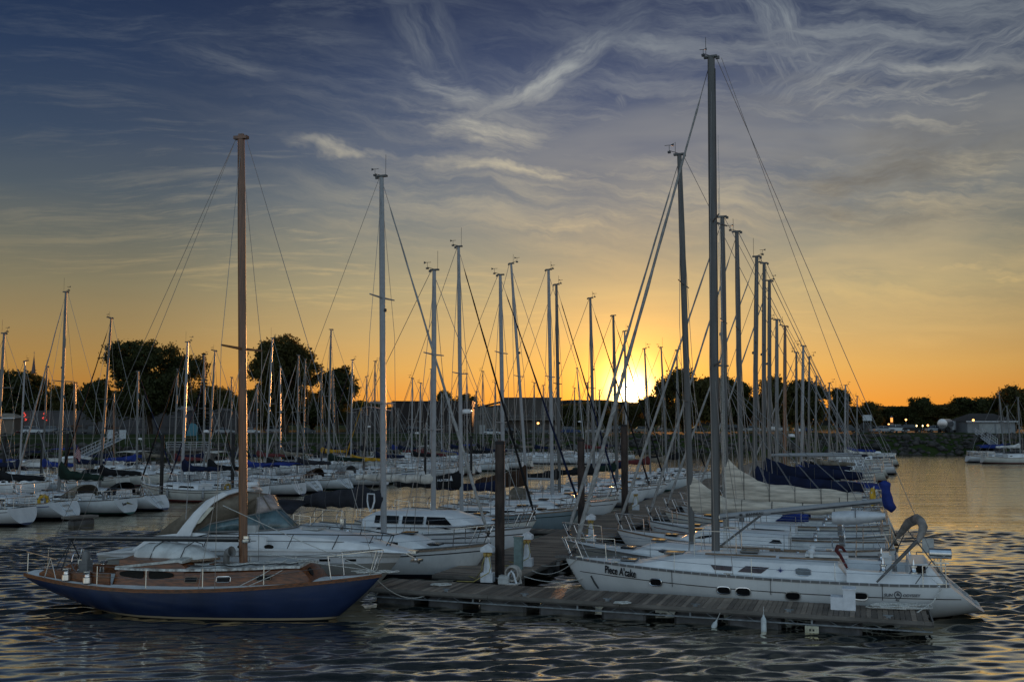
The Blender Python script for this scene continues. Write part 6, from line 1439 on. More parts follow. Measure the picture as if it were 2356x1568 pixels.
# ground follows straight lines between these offsets, so the sheet lies evenly above it
def strip2(name, xs, offs, mat, dz):
    co = np.array([[(x, shore(x) + o, gz(x, o) + dz) for x in xs] for o in offs]); o = grid_co(name, co, mat); o['kind'] = 'structure'
strip2('parking_lot', np.linspace(-150, 150, 121), [60, 90], ASPH, .02)
strip2('footpath', np.linspace(-150, 150, 121), [27.5, 28, 28.8], pm('path_concrete', (.22, .21, .19), .9), .09)
strip2('kerb', np.linspace(-150, 150, 121), [58.6, 59.0], pm('kerb_concrete', (.30, .29, .27), .85), .15)

# far hills: low wooded ridge that closes the view
WOOD = pm('far_woodland', (.022, .020, .014), .95, var=.4, scale=.06, spec=.1)
hx = np.linspace(-900, 900, 361); rs = np.random.RandomState(5)
prof = 21 + 5 * np.sin(hx * .008 + 1.0) + 3 * np.sin(hx * .021) + 6 * np.exp(-((hx + 330) / 160) ** 2) - 5 * np.exp(-((hx - 60) / 200) ** 2)
jag = np.convolve(rs.uniform(-1, 1, len(hx) + 4), np.ones(3) / 3, 'same')[:len(hx)] * 2.0
hc = np.empty((4, len(hx), 3))
for j, (yy, k) in enumerate(((760, 0), (800, .75), (840, 1.0), (1000, .6))): hc[j, :, 0] = hx; hc[j, :, 1] = yy + 12 * np.sin(hx * .01); hc[j, :, 2] = 2 + prof * k + jag * (k > .5)
h_ = grid_co('hills', hc, WOOD, False); h_['kind'] = 'structure'

# ------------------------------------------------------------------ trees
BARK = pm('bark', (.055, .040, .028), .95, var=.35, scale=3, bump=.7, bscale=10, stretch=(1, 1, .3), spec=.1)
def leafmat(name, c):
    m = bpy.data.materials.new(name); m.use_nodes = True; q = G(m.node_tree); b = q.n['Principled BSDF']; tc = q.add('ShaderNodeTexCoord').outputs['Object']
    f = q.noise(tc, .55, 4, .65); q.put(b.inputs['Base Color'], q.ramp(f, [(.3, tuple(k * .5 for k in c)), (.7, tuple(k * 1.45 for k in c))]))
    b.inputs['Roughness'].default_value = .65; b.inputs['Specular IOR Level'].default_value = .2
    tr = q.add('ShaderNodeBsdfTranslucent'); tr.inputs[0].default_value = (c[0] * 1.6, c[1] * 1.5, c[2], 1)
    mx = q.add('ShaderNodeMixShader'); mx.inputs[0].default_value = .38; q.l.new(b.outputs[0], mx.inputs[1]); q.l.new(tr.outputs[0], mx.inputs[2])
    q.l.new(mx.outputs[0], q.n['Material Output'].inputs[0]); return m
LEAF = [leafmat('leaves_maple', (.070, .072, .022)), leafmat('leaves_oak', (.058, .064, .024)), leafmat('leaves_ash', (.080, .074, .026))]
NEEDLE = leafmat('needles', (.022, .032, .016))
def crown_mesh(lobes, dens, leaf, seed, flat=.75):
    rs = np.random.RandomState(seed); C, S = [], []
    for li, (cx, cy, cz, rx, rz) in enumerate(lobes):
        sub = max(7, int(10 * rx)); n = max(10, int(dens * (rx ** 2) * (.45 if li == 0 else .9)))
        # clumps on the lobe's shell, leaves round each clump
        d = rs.normal(size=(sub, 3)); d /= np.linalg.norm(d, axis=1, keepdims=True); rad = rs.uniform(.55, 1.0, (sub, 1)) ** .6
        cl = d * rad * np.array([rx, rx * .9, rz]) + np.array([cx, cy, cz]); w = rs.uniform(.20, .40, sub) * (rx ** .6)
        k = rs.randint(0, sub, n); p = cl[k] + rs.normal(size=(n, 3)) * w[k][:, None] * np.array([1.05, 1.05, .8]); C.append(p); S.append(rs.uniform(.65, 1.25, n) * leaf)
    C = np.concatenate(C); S = np.concatenate(S); n = len(C)
    a = rs.normal(size=(n, 3)); a /= np.linalg.norm(a, axis=1, keepdims=True); r = rs.normal(size=(n, 3)); b = np.cross(a, r); b /= np.linalg.norm(b, axis=1, keepdims=True)
    s = S[:, None]; v = np.stack([C - a * s * .8, C + b * s * .45, C + a * s, C - b * s * .5], 1).reshape(-1, 3)
    return v, np.arange(4 * n).reshape(n, 4)
TREES = {}
def make_tree(seed, H, Wd, kind='round', dens=150, leaf=.42, trunk=.3, fork=True, clear=.18):
    rr = random.Random(seed); root = bpy.data.objects.new('tree', None); COL.objects.link(root); mb = MB(); lobes = []
    if kind == 'spruce':
        mb.tube([(0, 0, 0), (0, 0, H * .6), (0, 0, H)], [trunk, trunk * .5, .03], 8); rs = np.random.RandomState(seed); C = []
        for i in range(26):
            u = i / 25; z = H * (.10 + .88 * u); R = Wd * (1 - u) ** .9 + .25; nb = 7
            for k in range(nb):
                a = k * 6.28 / nb + i * 1.1; rl = R * rs.uniform(.65, 1.1); m = int(26 * rl) + 10; t = rs.uniform(.12, 1, m)
                p = np.stack([math.cos(a) * rl * t, math.sin(a) * rl * t, z - .30 * rl * t + .12 * rl * t * t], 1) + rs.normal(size=(m, 3)) * np.array([.16, .16, .10]); C.append(p)
                mb.bar((0, 0, z), (math.cos(a) * rl, math.sin(a) * rl, z - .2 * rl), .04, 4, r2=.01)
        C = np.concatenate(C); n = len(C); a = rs.normal(size=(n, 3)) * np.array([1, 1, .4]); a /= np.linalg.norm(a, axis=1, keepdims=True); b = np.cross(a, rs.normal(size=(n, 3))); b /= np.linalg.norm(b, axis=1, keepdims=True)
        v = np.stack([C - a * .3, C + b * .09, C + a * .3, C - b * .09], 1).reshape(-1, 3); mat = NEEDLE; q = np.arange(4 * n).reshape(n, 4)
        mb.build('trunk', BARK, root, 60); o = raw_mesh('crown', v, q, mat); o.parent = root; return root
    th = H * clear; mb.tube([(0, 0, -.3), (.05, 0, th * .5), (rr.uniform(-.3, .3), 0, th), (rr.uniform(-.5, .5), rr.uniform(-.4, .4), H * .6)], [trunk * 1.35, trunk, trunk * .85, trunk * .3], 10)
    nl = 13 if kind == 'round' else 20
    if kind == 'round':
        lobes.append((0, 0, H * .48, Wd * .66, H * .36))
        for i in range(nl):
            a = i * 2.4 + rr.random(); u = rr.uniform(.15, 1); rad = Wd * .66 * math.sin(u * 2.4 + .25); z = H * lerp(clear + .04, .87, u)
            lobes.append((rad * math.cos(a), rad * math.sin(a), z, Wd * rr.uniform(.30, .46), H * rr.uniform(.12, .18)))
    else:
        lobes.append((0, 0, H * .52, Wd * .60, H * .30))
        for i in range(nl):
            a = i * 2.4 + rr.random(); u = rr.uniform(.05, 1); rad = Wd * rr.uniform(.45, .85) * math.sin(u * 2.5 + .3); z = H * lerp(clear + .08, .93, u)
            lobes.append((rad * math.cos(a), rad * math.sin(a) * .8, z, Wd * rr.uniform(.25, .40), H * rr.uniform(.09, .15)))
    for (x, y, z, rx, rz) in lobes[1:]:
        s_ = th * rr.uniform(.8, 1.4); mb.tube([(0, 0, min(s_, z * .8)), (x * .45, y * .45, lerp(s_, z, .55)), (x, y, z)], [trunk * .42, trunk * .25, .05], 6)
    mb.build('trunk', BARK, root, 60); v, q = crown_mesh(lobes, dens, leaf, seed); o = raw_mesh('crown', v, q, LEAF[seed % 3]); o.parent = root
    return root
def put_tree(root, label, px, Y, rz=0.0, s=(1, 1, 1), group='trees along the shore', name='tree', z=None):
    p = gnd(px, Y); root.location = (p.x, p.y, p.z - .1); root.rotation_euler = (0, 0, rz); root.scale = s; root.name = name
    tag(root, label, 'tree', group); return root
hz = lambda py, Y, px=1178: dp(px, py, Y).z - 3.3
put_tree(make_tree(31, hz(787, 226), 10.6, 'open', 230, .40, .55, clear=.18), 'big dark broad maple, left of the spruce, behind the left rows', 345, 226, .4)
put_tree(make_tree(34, 12.0, 4.2, 'open', 230, .38, .26, clear=.3), 'small tree with one leaning leafy bough left of the big maple', 222, 222, 2.0, name='tree')
put_tree(make_tree(32, hz(779, 228), 8.8, 'open', 230, .40, .75, clear=.22), 'big cottonwood with thick pale trunk, right of the wooden mast', 655, 228, 1.3)
put_tree(make_tree(37, hz(852, 234), 5.0, 'open', 220, .38, .3, clear=.35), 'leaning open tree at the right side of the big cottonwood', 775, 234, .2)
put_tree(make_tree(40, hz(812, 240), 2.1, 'spruce', trunk=.25), 'thin pointed spruce between the two big trees', 464, 240, 0, name='spruce_tree')
ra, rb, rc = make_tree(51, 12, 7.0, 'round', 130, .42, .3, clear=.06), make_tree(52, 12, 6.2, 'open', 150, .40, .28, clear=.1), make_tree(53, 12, 7.6, 'round', 130, .42, .32, clear=.06)
used = set()
def again(src, label, px, py, Y, wpx, rz, group='trees along the shore'):
    W0 = {ra: 7.0, rb: 6.2, rc: 7.6}[src]; h = dp(px, py, Y).z - gnd(px, Y).z; sx = wpx / FPX * Y / W0 * 1.12
    r = src if src not in used else copy_tree(src); used.add(src); put_tree(r, label, px, Y, rz, (sx, sx, h / 12 / .97), group)
for i, (lab, px, py, Y, w) in enumerate((
    ('dense dark tree at the left edge of the picture', 12, 856, 290, 52), ('dark tree just right of the church spire', 84, 870, 300, 56), ('small pine topped tree right of the first tall mast', 172, 888, 285, 44),
    ('low bush tree between the small pine topped tree and the big maple', 208, 915, 280, 34), ('round tree behind the spruce', 500, 893, 320, 40), ('low tree left of the wooden mast', 528, 900, 310, 34), ('low tree behind the big cottonwood', 720, 905, 310, 60), ('tree hidden behind the big maple', 270, 902, 300, 70), ('tree filling the gap below the spruce', 425, 900, 300, 60),
    ('low tree right of the leaning open tree', 815, 923, 330, 30), ('small tree rising over the roof of the brown hall', 1013, 903, 290, 20), ('small dark tree left of the white harbour building', 1060, 910, 290, 32), ('tiny tree over the left end of the brown hall', 872, 925, 300, 14),
    ('low tree just left of the sun', 1368, 925, 300, 40), ('small round bush tree below the sun', 1472, 921, 260, 34), ('small tree between the sun and the round tree', 1502, 912, 250, 28), ('low tree behind the white harbour building', 1318, 932, 320, 30),
    ('big round tree right of the sun, behind the lettered sloop mast', 1572, 856, 228, 62), ('dark tree right of the lettered sloop mast', 1650, 872, 232, 52), ('low dark tree right of the group of close masts', 1716, 884, 236, 50), ('domed dark tree behind the far masts of the right row', 1800, 872, 232, 56), ('broad domed tree at the right end of the mast row', 1852, 878, 234, 52),
    ('low tree between the church spire tree and the small pine topped tree', 132, 905, 305, 40), ('low tree over the warehouse roof left of the big maple', 248, 912, 290, 40), ('low tree over the warehouse roof right of the big maple', 396, 906, 300, 44), ('low tree just right of the wooden mast', 572, 900, 300, 44), ('low tree left of the thick cottonwood trunk', 608, 908, 300, 40), ('low tree over the metal roofed hall', 842, 926, 310, 44),
    ('small tree right of the domed trees', 1932, 896, 245, 26), ('round tree left of the backstay at right', 1988, 927, 250, 40), ('flat topped tree behind the lit post', 2062, 936, 255, 46), ('tall two headed tree on the right shore', 2118, 916, 250, 30), ('wide dark tree behind the tank truck', 2160, 934, 252, 62), ('feathery tree left of the boat shed roof', 2228, 916, 250, 48), ('tree behind the ridge of the boat shed', 2284, 918, 255, 40), ('tall tree at the right edge of the picture', 2338, 892, 250, 44), ('dark tree behind the boat shed at the right edge', 2375, 898, 255, 50),
    )): again((ra, rb, rc)[(i * 5 + 1) % 3] if i not in (28, 31, 33) else rb, lab, px, py, Y, w * (1.4 if Y >= 280 else 1.05), i * 1.7)
# ------------------------------------------------------------------ buildings
def wallmat(n, c): return pm(n, c, .85, var=.12, scale=.4)
DARKW = pm('window_dark', (.02, .02, .022), .2)
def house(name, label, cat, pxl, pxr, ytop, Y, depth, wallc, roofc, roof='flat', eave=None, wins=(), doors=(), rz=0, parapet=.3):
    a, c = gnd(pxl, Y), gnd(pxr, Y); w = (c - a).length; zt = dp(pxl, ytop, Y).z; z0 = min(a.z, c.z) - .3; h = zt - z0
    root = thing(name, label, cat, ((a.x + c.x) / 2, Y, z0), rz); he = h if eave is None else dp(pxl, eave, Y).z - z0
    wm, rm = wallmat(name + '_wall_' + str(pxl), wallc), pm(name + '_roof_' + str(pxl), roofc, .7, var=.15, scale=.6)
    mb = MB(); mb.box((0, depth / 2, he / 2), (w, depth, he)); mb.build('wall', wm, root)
    if roof == 'flat': mb = MB(); mb.box((0, depth / 2, he + .12), (w + .3, depth + .3, .24)); mb.build('roof', rm, root)
    elif roof == 'hip':
        mb = MB(); o = .5; r = w * .25; vs = [(-w / 2 - o, -o, he), (w / 2 + o, -o, he), (w / 2 + o, depth + o, he), (-w / 2 - o, depth + o, he), (-w / 2 + r, depth / 2, h), (w / 2 - r, depth / 2, h)]
        mb.add(vs, [(0, 1, 5, 4), (1, 2, 5), (2, 3, 4, 5), (3, 0, 4), (3, 2, 1, 0)]); mb.build('roof', rm, root)
        mb = MB(); mb.box((0, -o - .02, he - .05), (w + 2 * o, .06, .16)); mb.build('gutter', PW, root)
    elif roof in ('gable', 'shed'):
        o = .35; k = 0 if roof == 'gable' else w * .5
        mb = MB(); vs = [(-w / 2 - o, -o, he - .1), (k, -o, h), (w / 2 + o, -o, he - .1 if roof == 'gable' else h), (-w / 2 - o, depth + o, he - .1), (k, depth + o, h), (w / 2 + o, depth + o, he - .1 if roof == 'gable' else h)]
        mb.add(vs, [(0, 1, 4, 3), (1, 2, 5, 4)]); q = mb.build('roof', rm, root); q.modifiers.new('thick', 'SOLIDIFY').thickness = .18
        mb = MB(); mb.slab([(-w / 2, .01, he - .05), (w / 2, .01, he - .05 if roof == 'gable' else h - .1), (k if roof == 'gable' else w / 2 - .01, .01, h - .12)], (0, depth - .02, 0)); mb.build('gable', wm, root)
    for (x0, x1, z0_, z1_) in wins:
        mb = MB(); mb.box(((x0 + x1) / 2 * w, -.02, (z0_ + z1_) / 2 * h), ((x1 - x0) * w, .08, (z1_ - z0_) * h)); f = mb.build('window', PW if wallc[0] > .2 else wm, root)
        mb = MB(); mb.box(((x0 + x1) / 2 * w, -.06, (z0_ + z1_) / 2 * h), ((x1 - x0) * w - .2, .04, (z1_ - z0_) * h - .2)); mb.build('pane', DARKW, f)
    for (x0, x1, z1_) in doors:
        mb = MB(); mb.box(((x0 + x1) / 2 * w, -.03, z1_ / 2 * h), ((x1 - x0) * w, .08, z1_ * h)); d_ = mb.build('door', wallmat('door_pale', (.34, .35, .34)), root)
        mb = MB(); mb.box((x1 * w - .3, -.09, z1_ * h * .5), (.06, .05, .25)); mb.build('handle', STL, d_)
    return root, w, h
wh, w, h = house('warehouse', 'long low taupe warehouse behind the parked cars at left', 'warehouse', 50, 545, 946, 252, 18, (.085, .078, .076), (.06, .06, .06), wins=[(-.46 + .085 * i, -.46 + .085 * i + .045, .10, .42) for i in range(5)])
mb = MB(); mb.box((0, -.03, h * .30), (w, .06, h * .03)); mb.build('wall_band', wallmat('band_dark', (.06, .055, .05)), wh)
for x in (-.20, .02, .22): mb = MB(); mb.box((x * w, 6, h + .8), (3.2, 2.2, 1.3)); mb.build('roof_unit', STL, wh)
SIGN = pm('neon_red', (.5, .05, .04), .4, emit=(1.0, .08, .05), estr=.8)
for k, px in enumerate((57, 103)):
    c = dp(px, 957, 251.6); root = thing('neon_sign', ('left' if k == 0 else 'right') + ' small red neon squiggle on the taupe warehouse wall', 'sign', tuple(c), 0); mb = MB()
    mb.tube([(.7 * math.sin(i * .9 + k) * (1 - i / 16), -.08, -1.1 + .16 * i) for i in range(14)], .10, 5); mb.build('tube', SIGN, root)
    mb = MB(); mb.box((0, .05, -.1), (.1, .1, 2.4)); mb.build('bracket', STL, root)
house('kiosk', 'small kiosk with pale tiled roof at the left edge', 'kiosk', -20, 31, 950, 224, 5, (.16, .13, .10), (.30, .25, .19), 'hip', 961)
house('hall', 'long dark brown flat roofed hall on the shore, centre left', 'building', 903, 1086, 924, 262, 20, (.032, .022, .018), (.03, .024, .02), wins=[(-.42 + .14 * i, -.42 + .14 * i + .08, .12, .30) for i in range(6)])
house('hall', 'metal roofed hall left of the ivory sloop mast', 'building', 796, 900, 934, 270, 16, (.06, .05, .045), (.25, .24, .24), 'gable', 944)
house('cottage', 'small cottage with pale roof behind the big cottonwood', 'house', 480, 530, 938, 262, 8, (.14, .13, .12), (.10, .09, .08), 'gable', 950)
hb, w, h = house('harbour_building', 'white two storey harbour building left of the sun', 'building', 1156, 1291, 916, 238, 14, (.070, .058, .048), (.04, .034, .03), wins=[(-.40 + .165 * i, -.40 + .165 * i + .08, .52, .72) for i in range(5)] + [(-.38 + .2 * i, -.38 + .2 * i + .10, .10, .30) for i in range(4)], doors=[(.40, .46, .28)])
mb = MB(); mb.box((.0, -.9, h * .43), (w, 1.8, .2)); mb.build('balcony', wallmat('balcony_c', (.20, .18, .16)), hb)
mb = MB(); mb.box((0, -1.75, h * .43 + .9), (w, .06, .06)); mb.box((0, -1.75, h * .43 + .5), (w, .04, .04)); mb.build('railing', STL, hb)
ga, w, h = house('harbour_building', 'pale gabled wing with dark upper window left of the white harbour building', 'building', 1091, 1153, 922, 240, 12, (.11, .098, .083), (.04, .034, .03), 'shed', 936, wins=[(.12, .40, .42, .66), (-.35, -.15, .44, .60)], doors=[(-.3, -.1, .3)])
sh_, w, h = house('boat_shed', 'white boat shed with hipped dark roof at right', 'shed', 2226, 2336, 950, 216, 9, (.22, .23, .235), (.05, .042, .036), 'hip', 968.5, doors=[(-.26, .06, .50), (.10, .19, .50)])
house('cottage', 'tiny steep gabled cottage under the round tree at right', 'house', 1990, 2014, 972, 232, 5, (.13, .12, .11), (.07, .06, .05), 'gable', 984, wins=[(-.2, .2, .25, .5)])
p = gnd(1996, 222); root = thing('notice_board', 'pale blank notice board on posts before the small cottage', 'sign', tuple(p), 0)
mb = MB(); mb.box((0, 0, 3.2), (2.0, .12, 1.3)); mb.build('panel', pm('board_white', (.5, .52, .52), .6), root)
for x in (-.8, .8): mb = MB(); mb.box((x, .1, 1.3), (.12, .1, 2.7)); mb.build('post', STL, root)
# church spire beyond the trees
p = gnd(72, 420); zt = dp(72, 811, 420).z - p.z; root = thing('church', 'slim church spire rising over the trees at far left', 'church', tuple(p), 0)
mb = MB(); mb.box((0, 0, 7.5), (4.2, 4.2, 15)); mb.box((0, 12, 4), (9, 20, 8)); mb.build('tower', wallmat('church_brick', (.16, .10, .08)), root)
mb = MB(); mb.lathe([(2.9, 15), (2.0, 17), (1.35, 20), (.08, zt - 1.2)], n=8); mb.build('spire', pm('spire_slate', (.12, .09, .09), .7), root)
mb = MB(); mb.bar((0, 0, zt - 1.2), (0, 0, zt + .6), .07, 5); mb.bar((-.4, 0, zt), (.4, 0, zt), .06, 5); mb.build('cross', STL, root)
# ------------------------------------------------------------------ parked vehicles
TYRE = pm('tyre', (.015, .015, .015), .8); CG = pm('car_glass', (.02, .025, .03), .08)
def paint(n, c): return pm('paint_' + n, c, .25, var=.04, coat=.6)
PROF = {'car': ([(-2.2, .45), (-2.15, .80), (-1.55, .92), (1.0, .90), (1.95, .78), (2.2, .55), (2.2, .32), (-2.2, .32)], [(-1.55, .90), (-1.05, 1.38), (.30, 1.42), (1.05, .90)]),
        'suv': ([(-2.25, .5), (-2.22, 1.0), (-1.9, 1.05), (1.05, 1.02), (2.05, .92), (2.3, .6), (2.3, .36), (-2.25, .36)], [(-2.1, 1.03), (-1.85, 1.66), (.45, 1.68), (1.15, 1.02)]),
        'pickup': ([(-2.7, .6), (-2.68, 1.05), (-.55, 1.06), (1.25, 1.06), (2.45, .98), (2.65, .65), (2.65, .42), (-2.7, .42)], [(-.6, 1.05), (-.5, 1.74), (.65, 1.76), (1.35, 1.05)])}
def make_car(kind, mat):
    root = bpy.data.objects.new('parked_' + kind, None); COL.objects.link(root); lo, up = PROF[kind]; W2 = .88
    mb = MB(); mb.loft([[(x, y * W2 * (1 if abs(x) < 2 else .93), z) for x, z in lo] for y in (-1, 1)]); mb.build('body', mat, root, 30)
    mb = MB(); mb.loft([[(x, y * .80, z) if i in (0, 3) else (x, y * .66, z) for i, (x, z) in enumerate(up)] for y in (-1, 1)]); mb.build('windows', CG, root, 30)
    x1, z1 = up[1]; x2, z2 = up[2]; mb = MB(); mb.box(((x1 + x2) / 2, 0, z1 + .03), (x2 - x1 + .1, 1.36, .05)); mb.build('roof', mat, root)
    for y in (-.67, .67): mb = MB(); xm = (x1 + x2) / 2; mb.box((xm, y * 1.09, (z1 + lo[2][1]) / 2), (.08, .03, z1 - lo[2][1] + .02)); mb.build('pillar', mat, root)
    k = lo[-1][0] * -.62
    for x in (-k, k):
        for y in (-.80, .80): mb = MB(); mb.tube([(x, y - .1, .33), (x, y + .1, .33)], .33, 14); wo = mb.build('wheel', TYRE, root, 40); mb = MB(); mb.tube([(x, y - .12, .33), (x, y + .12, .33)], .19, 10); mb.build('rim', ALU, wo, 40)
    for y in (-.62, .62):
        mb = MB(); mb.box((lo[4][0] + .14, y, lo[4][1] - .12), (.22, .36, .14)); mb.build('headlight', pm('headlight', (.6, .6, .55), .1), root)
        mb = MB(); mb.box((lo[0][0] + .02, y, lo[1][1] - .14), (.10, .30, .16)); mb.build('taillight', pm('taillight', (.35, .02, .02), .3), root)
    return root
PT = {n: paint(n, c) for n, c in dict(red=(.16, .012, .016), white=(.58, .60, .60), black=(.015, .016, .018), silver=(.33, .34, .35), grey=(.10, .105, .11), blue=(.03, .05, .12), green=(.04, .06, .05), tan=(.22, .19, .15)).items()}
PROT = {}
def park(label, kind, colr, px, Y, rz, group='vehicles parked along the shore'):
    k = (kind, colr); r = copy_tree(PROT[k]) if k in PROT else PROT.setdefault(k, make_car(kind, PT[colr]))
    p = gnd(px, Y); r.location = (p.x, p.y, p.z + .04); r.rotation_euler = (0, 0, rz); tag(r, label, 'pickup' if kind == 'pickup' else 'car', group)
for a in (('dark red car at the left end of the parking row', 'car', 'red', 20, 226, .05), ('white sports utility car second from the left in the front parking row', 'suv', 'white', 78, 226, .06), ('black car left of the pickup', 'car', 'black', 148, 226, 0), ('dark grey pickup truck parked before the warehouse', 'pickup', 'grey', 211, 227, .05),
          ('silver car in the second row behind the white one', 'suv', 'silver', 115, 238, 3.1), ('black car in the second row behind the red one', 'suv', 'black', 38, 238, 3.1), ('blue car in the second row at far left', 'car', 'blue', 70, 240, .1),
          ('silver car left of the wooden mast', 'car', 'silver', 517, 228, .3), ('white car just right of the wooden mast', 'car', 'white', 576, 227, .15), ('pale silver car behind the cottonwood trunk', 'suv', 'silver', 634, 236, .4), ('black car before the spruce', 'suv', 'black', 466, 232, 2.8), ('grey car right of the cottonwood', 'car', 'grey', 705, 232, .2),
          ('white hatchback before the white harbour building', 'car', 'white', 1131, 226, 0), ('black car right of the white hatchback', 'suv', 'black', 1172, 228, .1), ('grey pickup at the right end of the harbour building', 'pickup', 'grey', 1246, 228, 3.1), ('black car before the brown hall', 'suv', 'black', 955, 250, .1), ('green car at the left end of the brown hall', 'car', 'green', 898, 250, 3.1),
          ('blue car between the second piling and the sun', 'suv', 'blue', 1312, 230, .1), ('silver car left below the sun', 'car', 'silver', 1368, 230, 0), ('black sports utility car just below the sun', 'suv', 'black', 1410, 230, 3.2), ('tan car right below the sun', 'car', 'tan', 1478, 231, 0), ('silver sports utility car left of the round tree', 'suv', 'silver', 1536, 231, .1), ('grey car under the round tree', 'car', 'grey', 1604, 231, 3.1),
          ('black car under the dark trees right of the lettered sloop mast', 'suv', 'black', 1688, 231, .1), ('white car among the far masts', 'suv', 'white', 1788, 231, 0), ('silver car behind the close masts of the right row', 'car', 'silver', 1728, 231, 3.1), ('dark blue car behind the domed tree masts', 'car', 'blue', 1846, 231, 0), ('grey sports utility car left of the notice board', 'suv', 'grey', 1952, 231, .1), ('silver car just right of the notice board', 'car', 'silver', 2022, 231, .1),
          ('silver car with lit tail lamp on the right bank', 'car', 'silver', 2034, 218, 0), ('white sports utility car with glowing tail lamp on the right bank', 'suv', 'white', 2065, 218, 0), ('black sports utility car, third on the right bank', 'suv', 'black', 2096, 218, 0), ('white car beside the tank truck', 'car', 'white', 2153, 222, 0)):
    park(*a)
p = gnd(2179, 218); root = thing('tank_truck', 'silver tank truck standing on the right bank', 'truck', tuple(p), .9)
mb = MB(); mb.tube([(-3.6, 0, 1.95), (-3.5, 0, 1.95), (1.4, 0, 1.95), (1.5, 0, 1.95)], [.5, 1.05, 1.05, .5], 18); mb.build('tank', pm('tank_silver', (.45, .45, .46), .25, .8), root, 40)
mb = MB(); mb.box((2.5, 0, 1.55), (1.6, 2.1, 1.9), tp=.92); cb = mb.build('cab', PT['white'], root); mb = MB(); mb.box((3.3, 0, 1.9), (.1, 1.7, .8)); mb.build('windscreen', CG, cb)
mb = MB(); mb.box((-.4, 0, .75), (7.2, 1.0, .25)); mb.build('chassis', RUBBER, root)
for x in (-2.9, -1.9, 2.4):
    for y in (-.9, .9): mb = MB(); mb.tube([(x, y - .14, .48), (x, y + .14, .48)], .48, 14); mb.build('wheel', TYRE, root, 40)
# lit tail lamps and lamps along the shore
LAMP = pm('lamp_glow', (.8, .4, .1), .4, emit=(1.0, .42, .10), estr=5.0); LAMPY = pm('lamp_glow_pale', (.8, .6, .3), .4, emit=(1.0, .75, .35), estr=4.0)
def lamp(label, px, py, Y, mat=LAMP, r=.22):
    p = gnd(px, Y); z = dp(px, py, Y).z - p.z; root = thing('street_lamp', label, 'street lamp', tuple(p), 0, 'lit lamps along the shore')
    mb = MB(); mb.lathe([(.09, 0), (.06, z * .9), (.05, z)], n=8); mb.build('pole', STL, root, 50)
    mb = MB(); mb.lathe([(.0, z - .25), (r, z - .1), (r * .9, z + .15), (0, z + .25)], n=10); mb.build('lantern', mat, root, 50)
    mb = MB(); mb.lathe([(r * 1.2, z + .20), (.05, z + .42)], n=10); mb.build('cap', STL, root)
for a in (('orange lamp on the boat shed corner', 2240, 966, 212), ('orange lamp between the flat topped and the two headed tree', 2085, 965, 235), ('orange lamp left of the tank truck', 2135, 978, 232), ('pale lamp left of the orange lamp by the tank truck', 2109, 979, 240, LAMPY, .16), ('pale lamp close left of the tank truck', 2123, 979, 244, LAMPY, .14), ('small orange lamp beside the lit post on the right shore', 2045, 976, 240), ('orange lamp before the white harbour building', 1238, 973, 232, LAMP, .26), ('orange lamp on the shore directly under the sun', 1441, 978, 232)): lamp(*a)
p = gnd(2052, 244); zt = dp(2052, 960, 244).z - p.z; root = thing('lit_post', 'tall lit brick post glowing orange on the right shore', 'post', tuple(p), 0)
mb = MB(); mb.box((0, 0, zt * .35), (.6, .5, zt * .7)); mb.build('pillar', wallmat('brick_lit', (.30, .12, .05)), root); mb = MB(); mb.box((0, 0, zt * .85), (.45, .4, zt * .28)); mb.build('lantern', pm('lamp_glow_soft', (.6, .25, .06), .5, emit=(1, .38, .08), estr=1.2), root)
mb = MB(); mb.lathe([(.4, zt), (.0, zt + .5)], n=4); mb.build('cap', STL, root)
# gangways and the railed platform on the left bank
RAILW = pm('rail_white', (.58, .58, .58), .4)
def gangway(label, a, b, w=1.3):
    a, b = Vector(a), Vector(b); v = b - a; L = Vector((v.x, v.y, 0)).length; rz = math.atan2(v.y, v.x); root = thing('gangway', label, 'gangway', tuple(a), rz); P = lambda u, y, z: (L * u, y, v.z * u + z)
    mb = MB(); mb.slab([P(0, -w / 2, -.1), P(1, -w / 2, -.1), P(1, w / 2, -.1), P(0, w / 2, -.1)], (0, 0, .1)); mb.build('walkway', STL, root)
    for y in (-w / 2, w / 2):
        mb = MB()
        for z in (0, .55, 1.1): mb.bar(P(0, y, z), P(1, y, z), .05 if z else .09, 5)
        n = 9
        for i in range(n + 1): mb.bar(P(i / n, y, 0), P(i / n, y, 1.1), .04, 5)
        mb.build('railing', RAILW, root)
gangway('white railed gangway sloping from the left bank down to the boats', dp(277, 1008, 168), dp(186, 1052, 158))
gangway('grey railed gangway sloping down the right bank before the boat shed', dp(2252, 997, 196), dp(2286, 1022, 182))
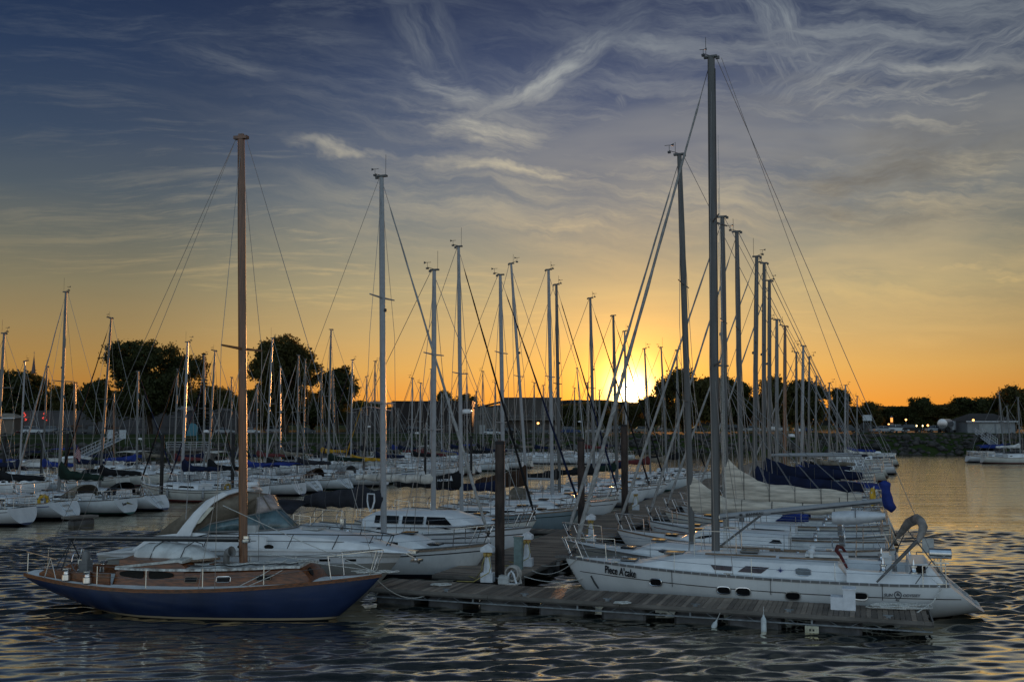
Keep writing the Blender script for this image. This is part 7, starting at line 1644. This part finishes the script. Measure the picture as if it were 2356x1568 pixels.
a = dp(388, 1030, 163); b = dp(490, 1030, 163); root = thing('platform', 'white railed viewing platform on the left bank', 'platform', ((a.x + b.x) / 2, 163.5, a.z), 0); w = b.x - a.x
mb = MB(); mb.box((0, 0, -.25), (w, 3, .4)); mb.box((0, .5, -1.2), (w * .9, 1.6, 1.6)); mb.build('base', wallmat('platform_stone', (.12, .11, .10)), root)
mb = MB()
for z in (.25, .62, 1.0): mb.bar((-w / 2, -1.4, z), (w / 2, -1.4, z), .035, 5)
for i in range(7): mb.bar((-w / 2 + w * i / 6, -1.4, -.1), (-w / 2 + w * i / 6, -1.4, 1.0), .035, 5)
mb.build('railing', RAILW, root)
p = gnd(440, 186); root = thing('garden_chair', 'oversized teal garden chair on the lawn behind the white railing', 'chair', (p.x, p.y, p.z), .2)
TL = pm('teal_paint', (.04, .15, .18), .6)
mb = MB(); mb.box((0, .3, 1.0), (2.1, 1.8, .16)); mb.build('seat', TL, root)
mb = MB(); mb.slab([(-1, 1.1, .9), (1, 1.1, .9), (1.05, 1.6, 2.6), (.6, 1.7, 3.1), (0, 1.75, 3.3), (-.6, 1.7, 3.1), (-1.05, 1.6, 2.6)], (0, .12, 0)); mb.build('backrest', TL, root)
for x in (-1.1, 1.1):
    mb = MB(); mb.box((x, .2, 1.5), (.3, 2.2, .12)); mb.build('armrest', TL, root)
    mb = MB(); mb.box((x, -.7, .75), (.16, .18, 1.5)); mb.box((x, 1.0, .5), (.16, .18, 1.0)); mb.build('leg', TL, root)
for k, px in enumerate((255, 282)):
    p = dp(px, 1006 - k * 2, 172); root = thing('notice_board', 'blank white board at the head of the gangway, ' + ('left one' if k == 0 else 'right one'), 'sign', (p.x, p.y, gz(p.x, 172 - shore(p.x))), 0)
    mb = MB(); mb.box((0, 0, 1.7), (1.2, .08, 1.5)); mb.build('panel', pm('board_white', (.5, .52, .52)), root); mb = MB(); mb.box((-.5, .06, .8), (.08, .06, 1.6)); mb.box((.5, .06, .8), (.08, .06, 1.6)); mb.build('post', STL, root)
for o in list(bpy.data.objects):
    if o.type == 'MESH' and o.parent and 'category' in o: del o['category']
